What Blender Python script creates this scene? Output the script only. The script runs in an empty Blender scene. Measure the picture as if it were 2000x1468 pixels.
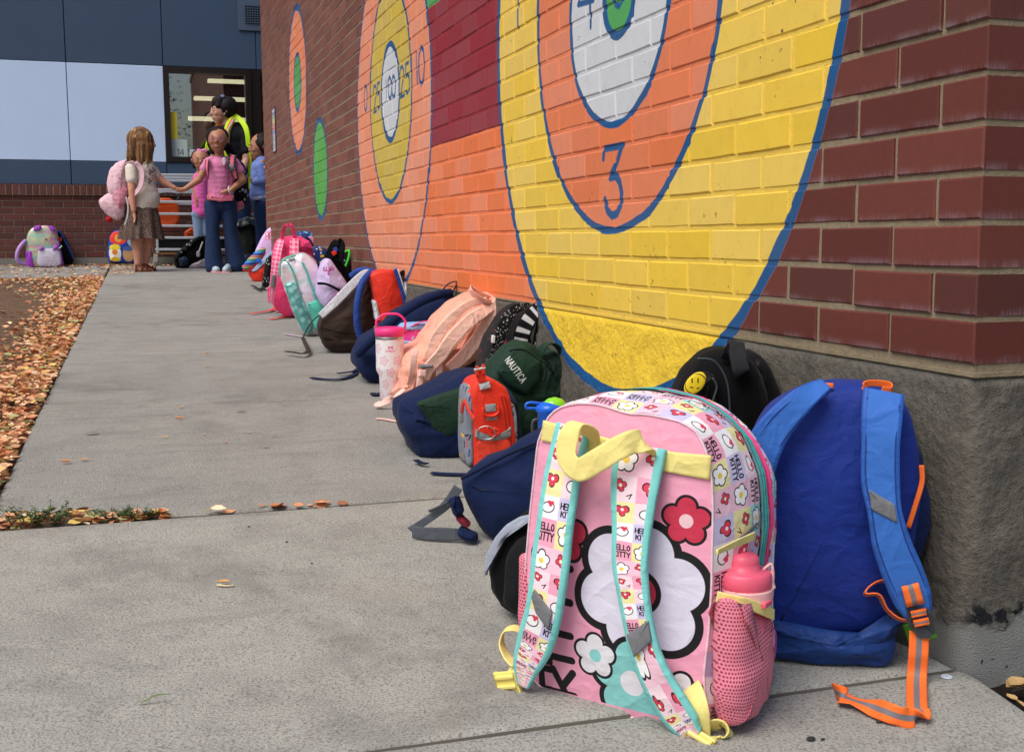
import bpy, bmesh, math, random
import numpy as np
from mathutils import Vector, Matrix, noise as mnoise
random.seed(7); RNG = np.random.default_rng(7)
C = bpy.context.scene.collection
SC = bpy.context.scene
R = math.radians
PI = math.pi

# ---------------------------------------------------------------- camera, world, sun, exposure
CAM = Vector((-1.11286, -1.33646, 0.61661))
YAW, PITCH, ROLL, FPX = 0.30901, 0.11870, -0.003445, 2245.67
_f = Vector((math.sin(YAW)*math.cos(PITCH), math.cos(YAW)*math.cos(PITCH), -math.sin(PITCH)))
_r = Vector((math.cos(YAW), -math.sin(YAW), 0)); _u = _r.cross(_f)
_r2 = _r*math.cos(ROLL)+_u*math.sin(ROLL); _u2 = -_r*math.sin(ROLL)+_u*math.cos(ROLL)
cam = bpy.data.cameras.new('camera'); camo = bpy.data.objects.new('camera', cam); C.objects.link(camo)
camo.matrix_world = Matrix(((_r2.x, _u2.x, -_f.x, CAM.x), (_r2.y, _u2.y, -_f.y, CAM.y), (_r2.z, _u2.z, -_f.z, CAM.z), (0, 0, 0, 1)))
cam.sensor_width = 36; cam.lens = FPX/2000*36; cam.clip_start = 0.02; cam.clip_end = 600
cam.dof.use_dof = True; cam.dof.focus_distance = 2.3; cam.dof.aperture_fstop = 36
SC.camera = camo

SUN_EL, SUN_AZ = R(56), R(238)          # azimuth clockwise from +y: light from behind-left of the camera
wd = bpy.data.worlds.new('World'); SC.world = wd; wd.use_nodes = True
_nt = wd.node_tree; _bg = _nt.nodes['Background']
_sky = _nt.nodes.new('ShaderNodeTexSky'); _sky.sky_type = 'NISHITA'; _sky.sun_disc = False
_sky.sun_elevation = SUN_EL; _sky.sun_rotation = SUN_AZ; _sky.air_density = 1.2; _sky.dust_density = 3.5; _sky.ozone_density = 1.0
_nt.links.new(_sky.outputs[0], _bg.inputs[0]); _bg.inputs[1].default_value = 0.086
sl = bpy.data.lights.new('sun', 'SUN'); sl.energy = 1.65; sl.angle = R(38); sl.color = (1, .955, .89)
so = bpy.data.objects.new('sun', sl); C.objects.link(so)
_d = Vector((math.sin(SUN_AZ)*math.cos(SUN_EL), math.cos(SUN_AZ)*math.cos(SUN_EL), math.sin(SUN_EL)))
so.rotation_euler = _d.to_track_quat('Z', 'Y').to_euler(); so.location = (-4, -4, 8)
SC.view_settings.view_transform = 'Standard'; SC.view_settings.look = 'None'
SC.view_settings.exposure = 0.60; SC.view_settings.gamma = 1; SC.view_settings.use_curve_mapping = False

# ---------------------------------------------------------------- measuring helpers (photo survey -> places in the world)
SL = 0.0285                                  # the path climbs gently away from the corner
def gz(y): return SL*y
def ray(px, py):
    a = (px-1000)/FPX; b = -(py-734)/FPX
    return _r2*a + _u2*b + _f
def G(px, py, dz=0):
    v = ray(px, py); n = Vector((0, -SL, 1)); t = (dz-n.dot(CAM))/n.dot(v); return CAM+v*t
def onplane(px, py, O, N):
    v = ray(px, py); return CAM+v*((Vector(O)-CAM).dot(N)/v.dot(N))

class Fr:
    """a flat working plane standing on the ground: O on the ground, U sideways, V up (leaning back), N towards the viewer"""
    def __init__(s, O, yaw, lean=0, dz=0):
        s.O = Vector(O) + Vector((0, 0, dz)); a = R(yaw)
        s.U = Vector((math.cos(a), math.sin(a), 0))
        n = Vector((0, 0, 1)).cross(s.U)
        if n.dot(CAM-s.O) < 0: n = -n
        s.H = n.copy()
        l = R(lean); s.V = Vector((0, 0, math.cos(l))) - n*math.sin(l); s.N = n*math.cos(l)+Vector((0, 0, math.sin(l)))
    def p(s, u, v, d=0): return s.O+s.U*u+s.V*v+s.N*d
    def uv(s, px, py, d=0):
        h = onplane(px, py, s.O+s.N*d, s.N)-s.O; return (h.dot(s.U), h.dot(s.V))
    def w(s, px, py, d=0): return onplane(px, py, s.O+s.N*d, s.N)
    def uvs(s, pts, d=0): return [s.uv(a, b, d) for a, b in pts]

# ---------------------------------------------------------------- objects
ORG = {}
def tag(o, label=None, cat=None, group=None, kind=None):
    if label: o['label'] = label
    if cat: o['category'] = cat
    if group: o['group'] = group
    if kind: o['kind'] = kind
    return o
def empty(name, loc, label=None, cat=None, group=None, kind=None):
    o = bpy.data.objects.new(name, None); C.objects.link(o); o.location = loc; o.empty_display_size = .05
    ORG[o.name] = Vector(loc); return tag(o, label, cat, group, kind)
def mk(name, verts, faces, m, parent=None, smooth=True, uvs=None, kind=None, label=None, mats=None, fm=None):
    off = ORG[parent.name] if parent else Vector((0, 0, 0))
    me = bpy.data.meshes.new(name)
    V = np.array([tuple(v) for v in verts], dtype=np.float64)
    if parent: V = V-np.array(off)
    me.from_pydata(V.tolist(), [], faces); 
    if uvs is not None:
        ul = me.uv_layers.new(name='UVMap')
        idx = np.zeros(len(me.loops), dtype=np.int32); me.loops.foreach_get('vertex_index', idx)
        ul.data.foreach_set('uv', np.array(uvs, dtype=np.float32)[idx].ravel())
    if mats:
        for q in mats: me.materials.append(q)
        if fm is not None: me.polygons.foreach_set('material_index', fm)
    elif m: me.materials.append(m)
    if smooth: me.polygons.foreach_set('use_smooth', [True]*len(me.polygons))
    me.update()
    o = bpy.data.objects.new(name, me); C.objects.link(o)
    if parent: o.parent = parent
    ORG[o.name] = off
    if kind: o['kind'] = kind
    if label: o['label'] = label
    return o
class MB:
    """collects shapes into one mesh"""
    def __init__(s): s.v = []; s.f = []; s.uv = []; s.m = []
    def add(s, v, f, uv=None, m=0):
        b = len(s.v); s.v += [tuple(q) for q in v]; s.f += [[b+i for i in q] for q in f]
        s.uv += list(uv) if uv is not None else [(0, 0)]*len(v); s.m += [m]*len(f); return s
    def box(s, a, b, m=0):
        x0, y0, z0 = a; x1, y1, z1 = b
        v = [(x0, y0, z0), (x1, y0, z0), (x1, y1, z0), (x0, y1, z0), (x0, y0, z1), (x1, y0, z1), (x1, y1, z1), (x0, y1, z1)]
        f = [(0, 3, 2, 1), (4, 5, 6, 7), (0, 1, 5, 4), (1, 2, 6, 5), (2, 3, 7, 6), (3, 0, 4, 7)]
        return s.add(v, f, None, m)
    def obox(s, c, X, Y, Z, hx, hy, hz, bev=0, m=0):
        """oriented box with chamfered edges"""
        c = Vector(c); v = []; f = []
        if bev <= 0:
            for k in (-1, 1):
                for q in ((-1, -1), (1, -1), (1, 1), (-1, 1)): v.append(c+X*hx*q[0]+Y*hy*q[1]+Z*hz*k)
            return s.add(v, [(0, 3, 2, 1), (4, 5, 6, 7), (0, 1, 5, 4), (1, 2, 6, 5), (2, 3, 7, 6), (3, 0, 4, 7)], None, m)
        L = [(-hz, bev), (-hz+bev, 0), (hz-bev, 0), (hz, bev)]
        for z, i in L:
            a, b = hx-i, hy-i
            for q in ((-a+bev, -b), (a-bev, -b), (a, -b+bev), (a, b-bev), (a-bev, b), (-a+bev, b), (-a, b-bev), (-a, -b+bev)):
                v.append(c+X*q[0]+Y*q[1]+Z*z)
        for k in range(3):
            for i in range(8):
                j = (i+1) % 8; f.append((k*8+i, k*8+j, k*8+8+j, k*8+8+i))
        f.append(tuple(range(7, -1, -1))); f.append(tuple(range(24, 32)))
        return s.add(v, f, None, m)
    def tube(s, pts, r, n=8, closed=False, caps=True, m=0):
        pts = [Vector(p) for p in pts]; N = len(pts); rr = r if isinstance(r, (list, tuple)) else [r]*N
        v = []; f = []; up = None
        for i, p in enumerate(pts):
            if closed: t = pts[(i+1) % N]-pts[i-1]
            else: t = pts[min(i+1, N-1)]-pts[max(i-1, 0)]
            t.normalize()
            if up is None: up = Vector((0, 0, 1)) if abs(t.z) < .9 else Vector((1, 0, 0))
            a = t.cross(up); 
            if a.length < 1e-6: a = t.orthogonal()
            a.normalize(); b = a.cross(t); b.normalize(); up = b
            for k in range(n):
                q = 2*PI*k/n; v.append(p+(a*math.cos(q)+b*math.sin(q))*rr[i])
        for i in range(N if closed else N-1):
            for k in range(n):
                i2 = (i+1) % N; k2 = (k+1) % n; f.append((i*n+k, i*n+k2, i2*n+k2, i2*n+k))
        if caps and not closed: f.append(tuple(range(n-1, -1, -1))); f.append(tuple((N-1)*n+k for k in range(n)))
        return s.add(v, f, None, m)
    def lathe(s, c, prof, n=24, X=Vector((1, 0, 0)), Y=Vector((0, 1, 0)), Z=Vector((0, 0, 1)), sx=1, sy=1, m=0, wrap=1.0):
        c = Vector(c); v = []; f = []; uv = []; A = 0
        for j, (r, z) in enumerate(prof):
            for k in range(n+1):
                q = 2*PI*k/n; v.append(c+X*(math.cos(q)*r*sx)+Y*(math.sin(q)*r*sy)+Z*z); uv.append((k/n*wrap, z))
        for j in range(len(prof)-1):
            for k in range(n): f.append((j*(n+1)+k, j*(n+1)+k+1, (j+1)*(n+1)+k+1, (j+1)*(n+1)+k))
        return s.add(v, f, uv, m)
    def build(s, name, m, parent=None, smooth=False, **k):
        return mk(name, s.v, s.f, m, parent, smooth, s.uv, fm=(s.m if k.get('mats') else None), **k)

def crom(pts, n=8, closed=False):
    """Catmull-Rom through tuples of any length"""
    P = [np.array(p, float) for p in pts]; N = len(P); out = []
    segs = N if closed else N-1
    for i in range(segs):
        g = (lambda k: P[k % N]) if closed else (lambda k: P[min(max(k, 0), N-1)])
        p0, p1, p2, p3 = g(i-1), g(i), g(i+1), g(i+2)
        for k in range(n):
            t = k/n; out.append(.5*((2*p1)+(-p0+p2)*t+(2*p0-5*p1+4*p2-p3)*t*t+(-p0+3*p1-3*p2+p3)*t**3))
    if not closed: out.append(P[-1])
    return out
def resample(pts, n, closed=True):
    P = np.array(pts, float); Q = np.vstack([P, P[:1]]) if closed else P
    d = np.r_[0, np.cumsum(np.linalg.norm(np.diff(Q, axis=0), axis=1))]
    t = np.linspace(0, d[-1], n+1)[:-1] if closed else np.linspace(0, d[-1], n)
    return np.stack([np.interp(t, d, Q[:, k]) for k in range(P.shape[1])], 1)
def smooth_outline(pts, n=56, it=2):
    P = resample(pts, n)
    for _ in range(it): P = (np.roll(P, 1, 0)+2*P+np.roll(P, -1, 0))/4
    return P

def cushion(name, fr, pts, d0, d1, m, parent, r=.015, bf=.02, bb=.01, n=56, it=2, rings=5, wr=.004, wf=14, seed=0, vshear=0.0, smooth=True, label=None, taper=0.0, fold=0.0, kind=None):
    """a soft body: outline pts (u,v) in frame fr, back face at d0, front face at d1 (towards the viewer), rounded edge r, faces bulging bf/bb"""
    P = smooth_outline(pts, n, it); c = P.mean(0)
    area = sum(P[i][0]*P[(i+1) % n][1]-P[(i+1) % n][0]*P[i][1] for i in range(n))
    if area < 0: P = P[::-1]
    T = np.roll(P, -1, 0)-np.roll(P, 1, 0); T /= np.linalg.norm(T, axis=1)[:, None]+1e-9
    Nn = np.stack([T[:, 1], -T[:, 0]], 1)
    r = min(r, abs(d1-d0)*.49); L = []
    def inner(dbase, sgn, bulge, rim):
        rows = []
        for k in range(1, rings+1):
            q = 1-k/(rings+.0); q = max(q, 0.0)
            rows.append((c+(rim-c)*q, dbase+sgn*bulge*(1-q*q)**.8))
        return rows
    prof = []
    for a in (0, 30, 60, 90): prof.append((r*(1-math.sin(R(a))), d0+r*(1-math.cos(R(a)))))
    mid = max(1, int((abs(d1-d0)-2*r)/.025))
    for k in range(1, mid): prof.append((0, d0+r+(d1-d0-2*r)*k/mid))
    for a in (90, 60, 30, 0): prof.append((r*(1-math.sin(R(a))), d1-r*(1-math.cos(R(a)))))
    rim0 = P-Nn*prof[0][0]; rim1 = P-Nn*prof[-1][0]
    if taper: rim1 = c+(rim1-c)*(1-taper)
    back = inner(d0, -1, bb, rim0)[::-1]; front = inner(d1, 1, bf, rim1)
    rows = []
    for pp, d in back: rows.append((pp, d, None))
    for i, d in prof:
        q = P-Nn*i
        if taper: q = c+(q-c)*(1-taper*(d-d0)/(d1-d0))
        rows.append((q, d, q+Nn*(d1-d)))
    for pp, d in front: rows.append((pp, d, None))
    V = []; UV = []; so_ = Vector((seed*3.17+1, seed*1.31, seed*.77))
    pole0 = (c, rows[0][1]); pole1 = (c, rows[-1][1])
    for pp, d, uq in rows[1:-1]:
        for q, w in zip(pp, pp if uq is None else uq):
            V.append([q[0], q[1], d]); UV.append((w[0], w[1]))
    UV += [(c[0], c[1])]*2
    nr = len(rows)-2
    V.append([c[0], c[1], pole0[1]]); V.append([c[0], c[1], pole1[1]])
    F = []
    for j in range(nr-1):
        for k in range(n):
            k2 = (k+1) % n; F.append((j*n+k, j*n+k2, (j+1)*n+k2, (j+1)*n+k))
    a, b = nr*n, nr*n+1
    for k in range(n):
        F.append((a, (k+1) % n, k)); F.append((b, (nr-1)*n+k, (nr-1)*n+(k+1) % n))
    V3 = []; dm = (d0+d1)/2; hd = abs(d1-d0)/2+1e-6
    for u, v, d in V:
        w = fr.p(u, v, d)
        if wr:
            q = Vector((u, v, d))*wf+so_
            a1 = mnoise.noise(q)+.5*mnoise.noise(q*2.3)
            q2 = Vector((u*wf*.6, v*wf*1.6, d*wf*.6))+so_
            cr = 1-abs(mnoise.noise(q2))*2.4
            e = wr*(a1*.9+cr*.7)
            dirv = (fr.U*(u-c[0])+fr.V*(v-c[1])*.6+fr.N*((d-dm)*1.2))
            if dirv.length > 1e-6: w = w+dirv.normalized()*e
        if fold: w = w+fr.V*(fold*mnoise.noise(Vector((u*9, d*9, seed))))
        zmin = gz(w.y)+.002
        if w.z < zmin: w.z = zmin
        V3.append(w)
    return mk(name, V3, F, m, parent, smooth, UV, label=label, kind=kind)

def ribbon(name, pts, wdir, w, t, m, parent, n=8, uvs=None, label=None, mb=None, closed=False, mi=0, edge=None):
    """a strap: 3-D centre line, width direction(s), width(s), thickness. edge=(material index, width) colours its borders"""
    K = len(pts); W = w if isinstance(w, (list, tuple)) else [w]*K
    D = wdir if isinstance(wdir, (list, tuple)) and not isinstance(wdir, Vector) else [wdir]*K
    rows = crom([tuple(p)+tuple(d)+(q,) for p, d, q in zip(pts, D, W)], n)
    M_ = len(rows); v = []; uv = []; f = []; L = 0; fm = []
    cs = [(-1, 0), (-.93, .5), (-.72, .5), (.72, .5), (.93, .5), (1, 0), (.93, -.5), (.72, -.5), (-.72, -.5), (-.93, -.5)]
    if edge: cs = [(-1, 0), (-.96, .5), (-1+2*edge[1], .5), (1-2*edge[1], .5), (.96, .5), (1, 0), (.96, -.5), (1-2*edge[1], -.5), (-1+2*edge[1], -.5), (-.96, -.5)]
    for i, rw in enumerate(rows):
        p = Vector(rw[:3]); d = Vector(rw[3:6]).normalized(); ww = rw[6]/2
        t_ = Vector(rows[min(i+1, M_-1)][:3])-Vector(rows[max(i-1, 0)][:3])
        if t_.length < 1e-9: t_ = Vector((0, 0, 1))
        t_.normalize(); nn = t_.cross(d).normalized(); d2 = nn.cross(t_).normalized()
        if i: L += (p-pp).length
        pp = p
        for a, b in cs:
            v.append(p+d2*(a*ww)+nn*(b*t)); uv.append((a*.5+.5, L/max(rw[6], 1e-4)))
    nc = len(cs)
    for i in range(M_-1):
        for k in range(nc):
            k2 = (k+1) % nc; f.append((i*nc+k, i*nc+k2, (i+1)*nc+k2, (i+1)*nc+k))
            fm.append(edge[0] if edge and k not in (2, 7) else mi)
    f.append(tuple(range(nc-1, -1, -1))); f.append(tuple((M_-1)*nc+k for k in range(nc))); fm += [mi, mi]
    if mb is not None:
        b = len(mb.v); mb.v += [tuple(q) for q in v]; mb.f += [[b+i for i in q] for q in f]; mb.uv += uv; mb.m += fm; return None
    if isinstance(m, list): return mk(name, v, f, None, parent, True, uv, mats=m, fm=fm, label=label)
    return mk(name, v, f, m, parent, True, uv, label=label)
def loopband(name, fr, pts, d, w, t, m, parent, n=6, closed=False, **k):
    """a band (piping, zip tape) that follows an outline in frame fr, lying round the edge at depth d with width w along the depth"""
    P = crom(pts, n, closed)
    if closed: P = P+[P[0]]
    return ribbon(name, [fr.p(q[0], q[1], d) for q in P], fr.N, w, t, m, parent, n=1, **k)
# ---------------------------------------------------------------- materials
def lin(h, a=1):
    if isinstance(h, str):
        h = h.lstrip('#'); c = [int(h[i:i+2], 16)/255 for i in (0, 2, 4)]
    else: c = h
    return tuple((x/12.92 if x <= .04045 else ((x+.055)/1.055)**2.4) for x in c)+(a,)
class NG:
    def __init__(s, name):
        s.mat = bpy.data.materials.new(name); s.mat.use_nodes = True; s.nt = s.mat.node_tree
        s.b = s.nt.nodes['Principled BSDF']; s.out = s.nt.nodes['Material Output']
    def n(s, t, ins=None, **p):
        q = s.nt.nodes.new('ShaderNode'+t)
        for k, v in p.items(): setattr(q, k, v)
        for k, v in (ins or {}).items(): s.put(q.inputs[k], v)
        return q
    def put(s, sock, v):
        if isinstance(v, bpy.types.NodeSocket): s.nt.links.new(v, sock)
        elif isinstance(v, bpy.types.Node): s.nt.links.new(v.outputs[0], sock)
        else: sock.default_value = v
    def m(s, op, a, b=None, c=None, clamp=False):
        q = s.n('Math', operation=op, use_clamp=clamp); s.put(q.inputs[0], a)
        if b is not None: s.put(q.inputs[1], b)
        if c is not None: s.put(q.inputs[2], c)
        return q.outputs[0]
    def mix(s, f, a, b, mode='MIX'):
        q = s.n('Mix', data_type='RGBA', blend_type=mode, clamp_factor=True)
        s.put(q.inputs[0], f); s.put(q.inputs[6], a); s.put(q.inputs[7], b); return q.outputs[2]
    def noise(s, vec, scale, det=3, rough=.55, dist=0):
        q = s.n('TexNoise', {'Scale': scale, 'Detail': det, 'Roughness': rough, 'Distortion': dist}); s.put(q.inputs['Vector'], vec); return q.outputs[0]
    def ramp(s, v, a, b, smooth=True):
        q = s.n('MapRange', {'From Min': a, 'From Max': b, 'To Min': 0., 'To Max': 1.}, interpolation_type='SMOOTHSTEP' if smooth else 'LINEAR')
        s.put(q.inputs[0], v); return q.outputs[0]
    def bump(s, h, dist=.001, st=1.0, nrm=None):
        q = s.n('Bump', {'Strength': st, 'Distance': dist}); s.put(q.inputs['Height'], h)
        if nrm is not None: s.put(q.inputs['Normal'], nrm)
        return q.outputs[0]
    def pos(s): return s.n('NewGeometry').outputs['Position']
    def obj(s): return s.n('TexCoord').outputs['Object']
    def uv(s): return s.n('TexCoord').outputs['UV']
    def set(s, **k):
        N_ = {'col': 'Base Color', 'rough': 'Roughness', 'nrm': 'Normal', 'metal': 'Metallic', 'spec': 'Specular IOR Level', 'sheen': 'Sheen Weight', 'trans': 'Transmission Weight', 'coat': 'Coat Weight', 'alpha': 'Alpha', 'sss': 'Subsurface Weight', 'emis': 'Emission Color', 'est': 'Emission Strength', 'ior': 'IOR'}
        for a, v in k.items(): s.put(s.b.inputs[N_[a]], v)
        return s.mat
_mc = {}
def toimg(cv, name):
    h, w = cv.a.shape[:2]; im = bpy.data.images.new(name, w, h, alpha=True); im.alpha_mode = 'CHANNEL_PACKED'
    im.pixels.foreach_set(cv.a.astype(np.float32).ravel()); im.update(); return im
def cloth(name, col, rough=.8, var=.12, bump=.6, img=None, decals=(), tile=None, sheen=.04, wr=.0, fine=900, spec=.25, iri=False):
    """woven cloth. tile=(img, size in uv units) prints all over; decals=[(img,u0,v0,u1,v1)]"""
    if name in _mc: return _mc[name]
    g = NG(name); o = g.obj(); c = lin(col)
    if tile:
        u = g.n('VectorMath', {0: g.uv(), 1: (1/tile[1], 1/(tile[2] if len(tile) > 2 else tile[1]), 1)}, operation='MULTIPLY')
        t = g.n('TexImage', {'Vector': u.outputs[0]}, image=tile[0], interpolation='Linear')
        base = g.mix(t.outputs['Alpha'], c, t.outputs['Color'])
    else: base = g.n('RGB').outputs[0]; base.default_value = c
    for im, u0, v0, u1, v1 in decals:
        a = g.n('VectorMath', {0: g.uv(), 1: (u0, v0, 0)}, operation='SUBTRACT')
        a = g.n('VectorMath', {0: a.outputs[0], 1: (1/(u1-u0), 1/(v1-v0), 1)}, operation='MULTIPLY')
        t = g.n('TexImage', {'Vector': a.outputs[0]}, image=im, extension='CLIP')
        base = g.mix(t.outputs['Alpha'], base, t.outputs['Color'])
    n1 = g.noise(o, 22, 4); n2 = g.noise(o, fine, 2)
    k = g.m('ADD', g.m('MULTIPLY', n1, var*1.2), g.m('MULTIPLY', n2, var*.8)); k = g.m('ADD', k, 1-var)
    hs = g.n('HueSaturation', {'Value': k, 'Color': base}); base = hs.outputs[0]
    wv = g.n('VectorMath', {0: o, 1: (1, 1, 1.5)}, operation='MULTIPLY')
    h1 = g.noise(wv.outputs[0], 26, 3, .5, .6); h2 = g.noise(o, fine, 1)
    rg = g.m('ABSOLUTE', g.m('SUBTRACT', g.noise(g.n('VectorMath', {0: o, 1: (1, 1, .7)}, operation='MULTIPLY').outputs[0], 8.5, 2, .45, 1.6), .5)); rg = g.m('POWER', g.m('SUBTRACT', 1., g.m('MINIMUM', g.m('MULTIPLY', rg, 5.), 1.)), 1.6)
    nb = g.bump(rg, .0045*bump, .55); nb = g.bump(h1, .006*bump, .8, nb); nb = g.bump(h2, .0006, .5*bump, nb)
    _mc[name] = g.set(col=base, rough=rough, nrm=nb, sheen=sheen, spec=spec); return _mc[name]
def plain(name, col, rough=.4, metal=0, var=.06, spec=.5, bump=.0, coat=0, scale=60, trans=0, emis=None, est=0, alpha=1, ior=1.45):
    if name in _mc: return _mc[name]
    g = NG(name); o = g.obj(); n1 = g.noise(o, scale, 4)
    hs = g.n('HueSaturation', {'Value': g.m('ADD', g.m('MULTIPLY', n1, var*2), 1-var), 'Color': lin(col)})
    k = dict(col=hs.outputs[0], rough=g.m('ADD', rough-.06, g.m('MULTIPLY', n1, .12)), metal=metal, spec=spec, coat=coat, trans=trans, ior=ior)
    if bump: k['nrm'] = g.bump(g.noise(o, scale*3, 3), .002, bump)
    if emis: k['emis'] = lin(emis); k['est'] = est
    _mc[name] = g.set(**k); return _mc[name]

# ---- numpy canvas for flat prints
GLY = {'H': [[(0, 0), (0, 1)], [(1, 0), (1, 1)], [(0, .5), (1, .5)]], 'E': [[(1, 1), (0, 1), (0, 0), (1, 0)], [(0, .5), (.85, .5)]], 'L': [[(0, 1), (0, 0), (1, 0)]],
 'K': [[(0, 0), (0, 1)], [(1, 1), (0, .42)], [(.3, .58), (1, 0)]], 'I': [[(.5, 0), (.5, 1)]], 'T': [[(0, 1), (1, 1)], [(.5, 1), (.5, 0)]], 'Y': [[(0, 1), (.5, .5), (1, 1)], [(.5, .5), (.5, 0)]],
 'N': [[(0, 0), (0, 1), (1, 0), (1, 1)]], 'A': [[(0, 0), (.5, 1), (1, 0)], [(.2, .38), (.8, .38)]], 'U': [[(0, 1), (0, .35), (.15, .07), (.5, 0), (.85, .07), (1, .35), (1, 1)]],
 'C': [[(1, .8), (.8, .96), (.5, 1), (.15, .85), (0, .5), (.15, .15), (.5, 0), (.8, .04), (1, .2)]], '1': [[(.2, .8), (.55, 1), (.55, 0)]], '4': [[(.75, 0), (.75, 1), (0, .32), (1, .32)]],
 '0': [[(.5, 1), (.85, .85), (1, .5), (.85, .15), (.5, 0), (.15, .15), (0, .5), (.15, .85), (.5, 1)]],
 '2': [[(0, .78), (.2, .96), (.55, 1), (.9, .85), (.9, .62), (0, 0), (1, 0)]], '5': [[(.9, 1), (.12, 1), (.05, .58), (.5, .64), (.9, .5), (1, .3), (.85, .08), (.45, 0), (0, .1)]],
 '3': [[(0, .88), (.02, 1), (.95, 1), (.42, .6), (.8, .54), (1, .3), (.8, .06), (.45, 0), (.12, .1), (0, .28)]], 'S': [[(1, .85), (.7, 1), (.3, 1), (.05, .8), (.2, .58), (.8, .42), (.97, .22), (.7, 0), (.3, 0), (0, .15)]],
 'R': [[(0, 0), (0, 1), (.7, 1), (1, .85), (1, .65), (.7, .5), (0, .5)], [(.45, .5), (1, 0)]], 'O': [[(.5, 1), (.85, .85), (1, .5), (.85, .15), (.5, 0), (.15, .15), (0, .5), (.15, .85), (.5, 1)]],
 'M': [[(0, 0), (0, 1), (.5, .3), (1, 1), (1, 0)]], '8': [[(.5, .52), (.1, .7), (.2, .95), (.5, 1), (.8, .95), (.9, .7), (.5, .52), (.05, .3), (.1, .07), (.5, 0), (.9, .07), (.95, .3), (.5, .52)]],
 'G': [[(1, .8), (.8, .96), (.5, 1), (.15, .85), (0, .5), (.15, .15), (.5, 0), (.9, .1), (1, .45), (.6, .45)]], 'V': [[(0, 1), (.5, 0), (1, 1)]], 'D': [[(0, 0), (0, 1), (.5, 1), (.9, .8), (1, .5), (.9, .2), (.5, 0), (0, 0)]]}
class Cv:
    def __init__(s, w, h, x1, y1, bg=None, x0=0, y0=0):
        s.a = np.zeros((h, w, 4)); s.x0, s.y0 = x0, y0; s.sx = (x1-x0)/w; s.sy = (y1-y0)/h
        if bg: s.a[:] = s.c(bg)
        s.X, s.Y = np.meshgrid(x0+(np.arange(w)+.5)*s.sx, y0+(np.arange(h)+.5)*s.sy)
    def c(s, h):
        h = h.lstrip('#'); return np.array([int(h[i:i+2], 16)/255 for i in (0, 2, 4)]+[1.])
    def put(s, d, col, w=None):           # d: signed distance (neg inside), w: window
        w = w or (slice(None), slice(None)); A_ = s.a[w]
        if A_.size == 0: return s
        m = np.clip(.5-d/max(s.sx, s.sy), 0, 1)[..., None]; k = s.c(col)
        rgb = np.where(A_[..., 3:] > 0, A_[..., :3]*(1-m)+k[:3]*m, k[:3]); s.a[w] = np.concatenate([rgb, np.maximum(A_[..., 3:], m)], -1); return s
    def win(s, x0, y0, x1, y1):
        h, w = s.a.shape[:2]; f = lambda v, o, st, n: int(min(max((v-o)/st, 0), n))
        return (slice(f(y0, s.y0, s.sy, h), f(y1+2*s.sy, s.y0, s.sy, h)), slice(f(x0, s.x0, s.sx, w), f(x1+2*s.sx, s.x0, s.sx, w)))
    def ell(s, cx, cy, rx, ry, col, rot=0, ring=None):
        r = max(rx, ry)+(ring or 0)+2*max(s.sx, s.sy); W_ = s.win(cx-r, cy-r, cx+r, cy+r)
        c_, s_ = math.cos(rot), math.sin(rot); x = s.X[W_]-cx; y = s.Y[W_]-cy; u = x*c_+y*s_; v = -x*s_+y*c_
        q = np.sqrt((u/rx)**2+(v/ry)**2)+1e-9; d = (q-1)*np.sqrt(u*u+v*v)/q
        if ring: d = np.abs(d)-ring
        return s.put(d, col, W_)
    def rect(s, x0, y0, x1, y1, col): return s.put(np.maximum(np.abs(s.X-(x0+x1)/2)-(x1-x0)/2, np.abs(s.Y-(y0+y1)/2)-(y1-y0)/2), col)
    def line(s, pts, w, col):
        r = w+2*max(s.sx, s.sy); W_ = s.win(min(p[0] for p in pts)-r, min(p[1] for p in pts)-r, max(p[0] for p in pts)+r, max(p[1] for p in pts)+r); X, Y = s.X[W_], s.Y[W_]
        if X.size == 0: return s
        D = np.full(X.shape, 1e9)
        for (ax, ay), (bx, by) in zip(pts[:-1], pts[1:]):
            dx, dy = bx-ax, by-ay; L = dx*dx+dy*dy+1e-12; t = np.clip(((X-ax)*dx+(Y-ay)*dy)/L, 0, 1)
            D = np.minimum(D, np.hypot(X-ax-t*dx, Y-ay-t*dy))
        return s.put(D-w/2, col, W_)
    def text(s, t, x, y, h, w, col, sw, rot=0, gap=.35, slant=0):
        c_, s_ = math.cos(rot), math.sin(rot); o = 0
        for ch in t:
            ww = w*(.35 if ch == 'I' else 1)
            for st in GLY.get(ch, []):
                P_ = []
                for a, b in st:
                    X = o+(a*ww if ch != 'I' else ww/2)+slant*b*h; Y = b*h; P_.append((x+X*c_-Y*s_, y+X*s_+Y*c_))
                s.line(P_, sw, col)
            o += ww+w*gap
        return s
    def heart(s, x, y, r, col, rot=0):
        c_, s_ = math.cos(rot), math.sin(rot)
        for q in (-1, 1): s.ell(x+q*r*.45*c_-r*.25*s_, y+q*r*.45*s_+r*.25*c_, r*.55, r*.55, col)
        return s.line([(x, y), (x+r*.5*s_, y-r*.5*c_)], r*.9, col)
    def flower(s, x, y, r, col, cen='#f2c230', ol=None, n=5):
        for k in range(n):
            q = 2*PI*k/n+.3
            if ol: s.ell(x+r*.6*math.cos(q), y+r*.6*math.sin(q), r*.52, r*.52, ol)
        for k in range(n):
            q = 2*PI*k/n+.3; s.ell(x+r*.6*math.cos(q), y+r*.6*math.sin(q), r*(.40 if ol else .45), r*(.40 if ol else .45), col)
        return s.ell(x, y, r*.3, r*.3, cen)
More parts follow.
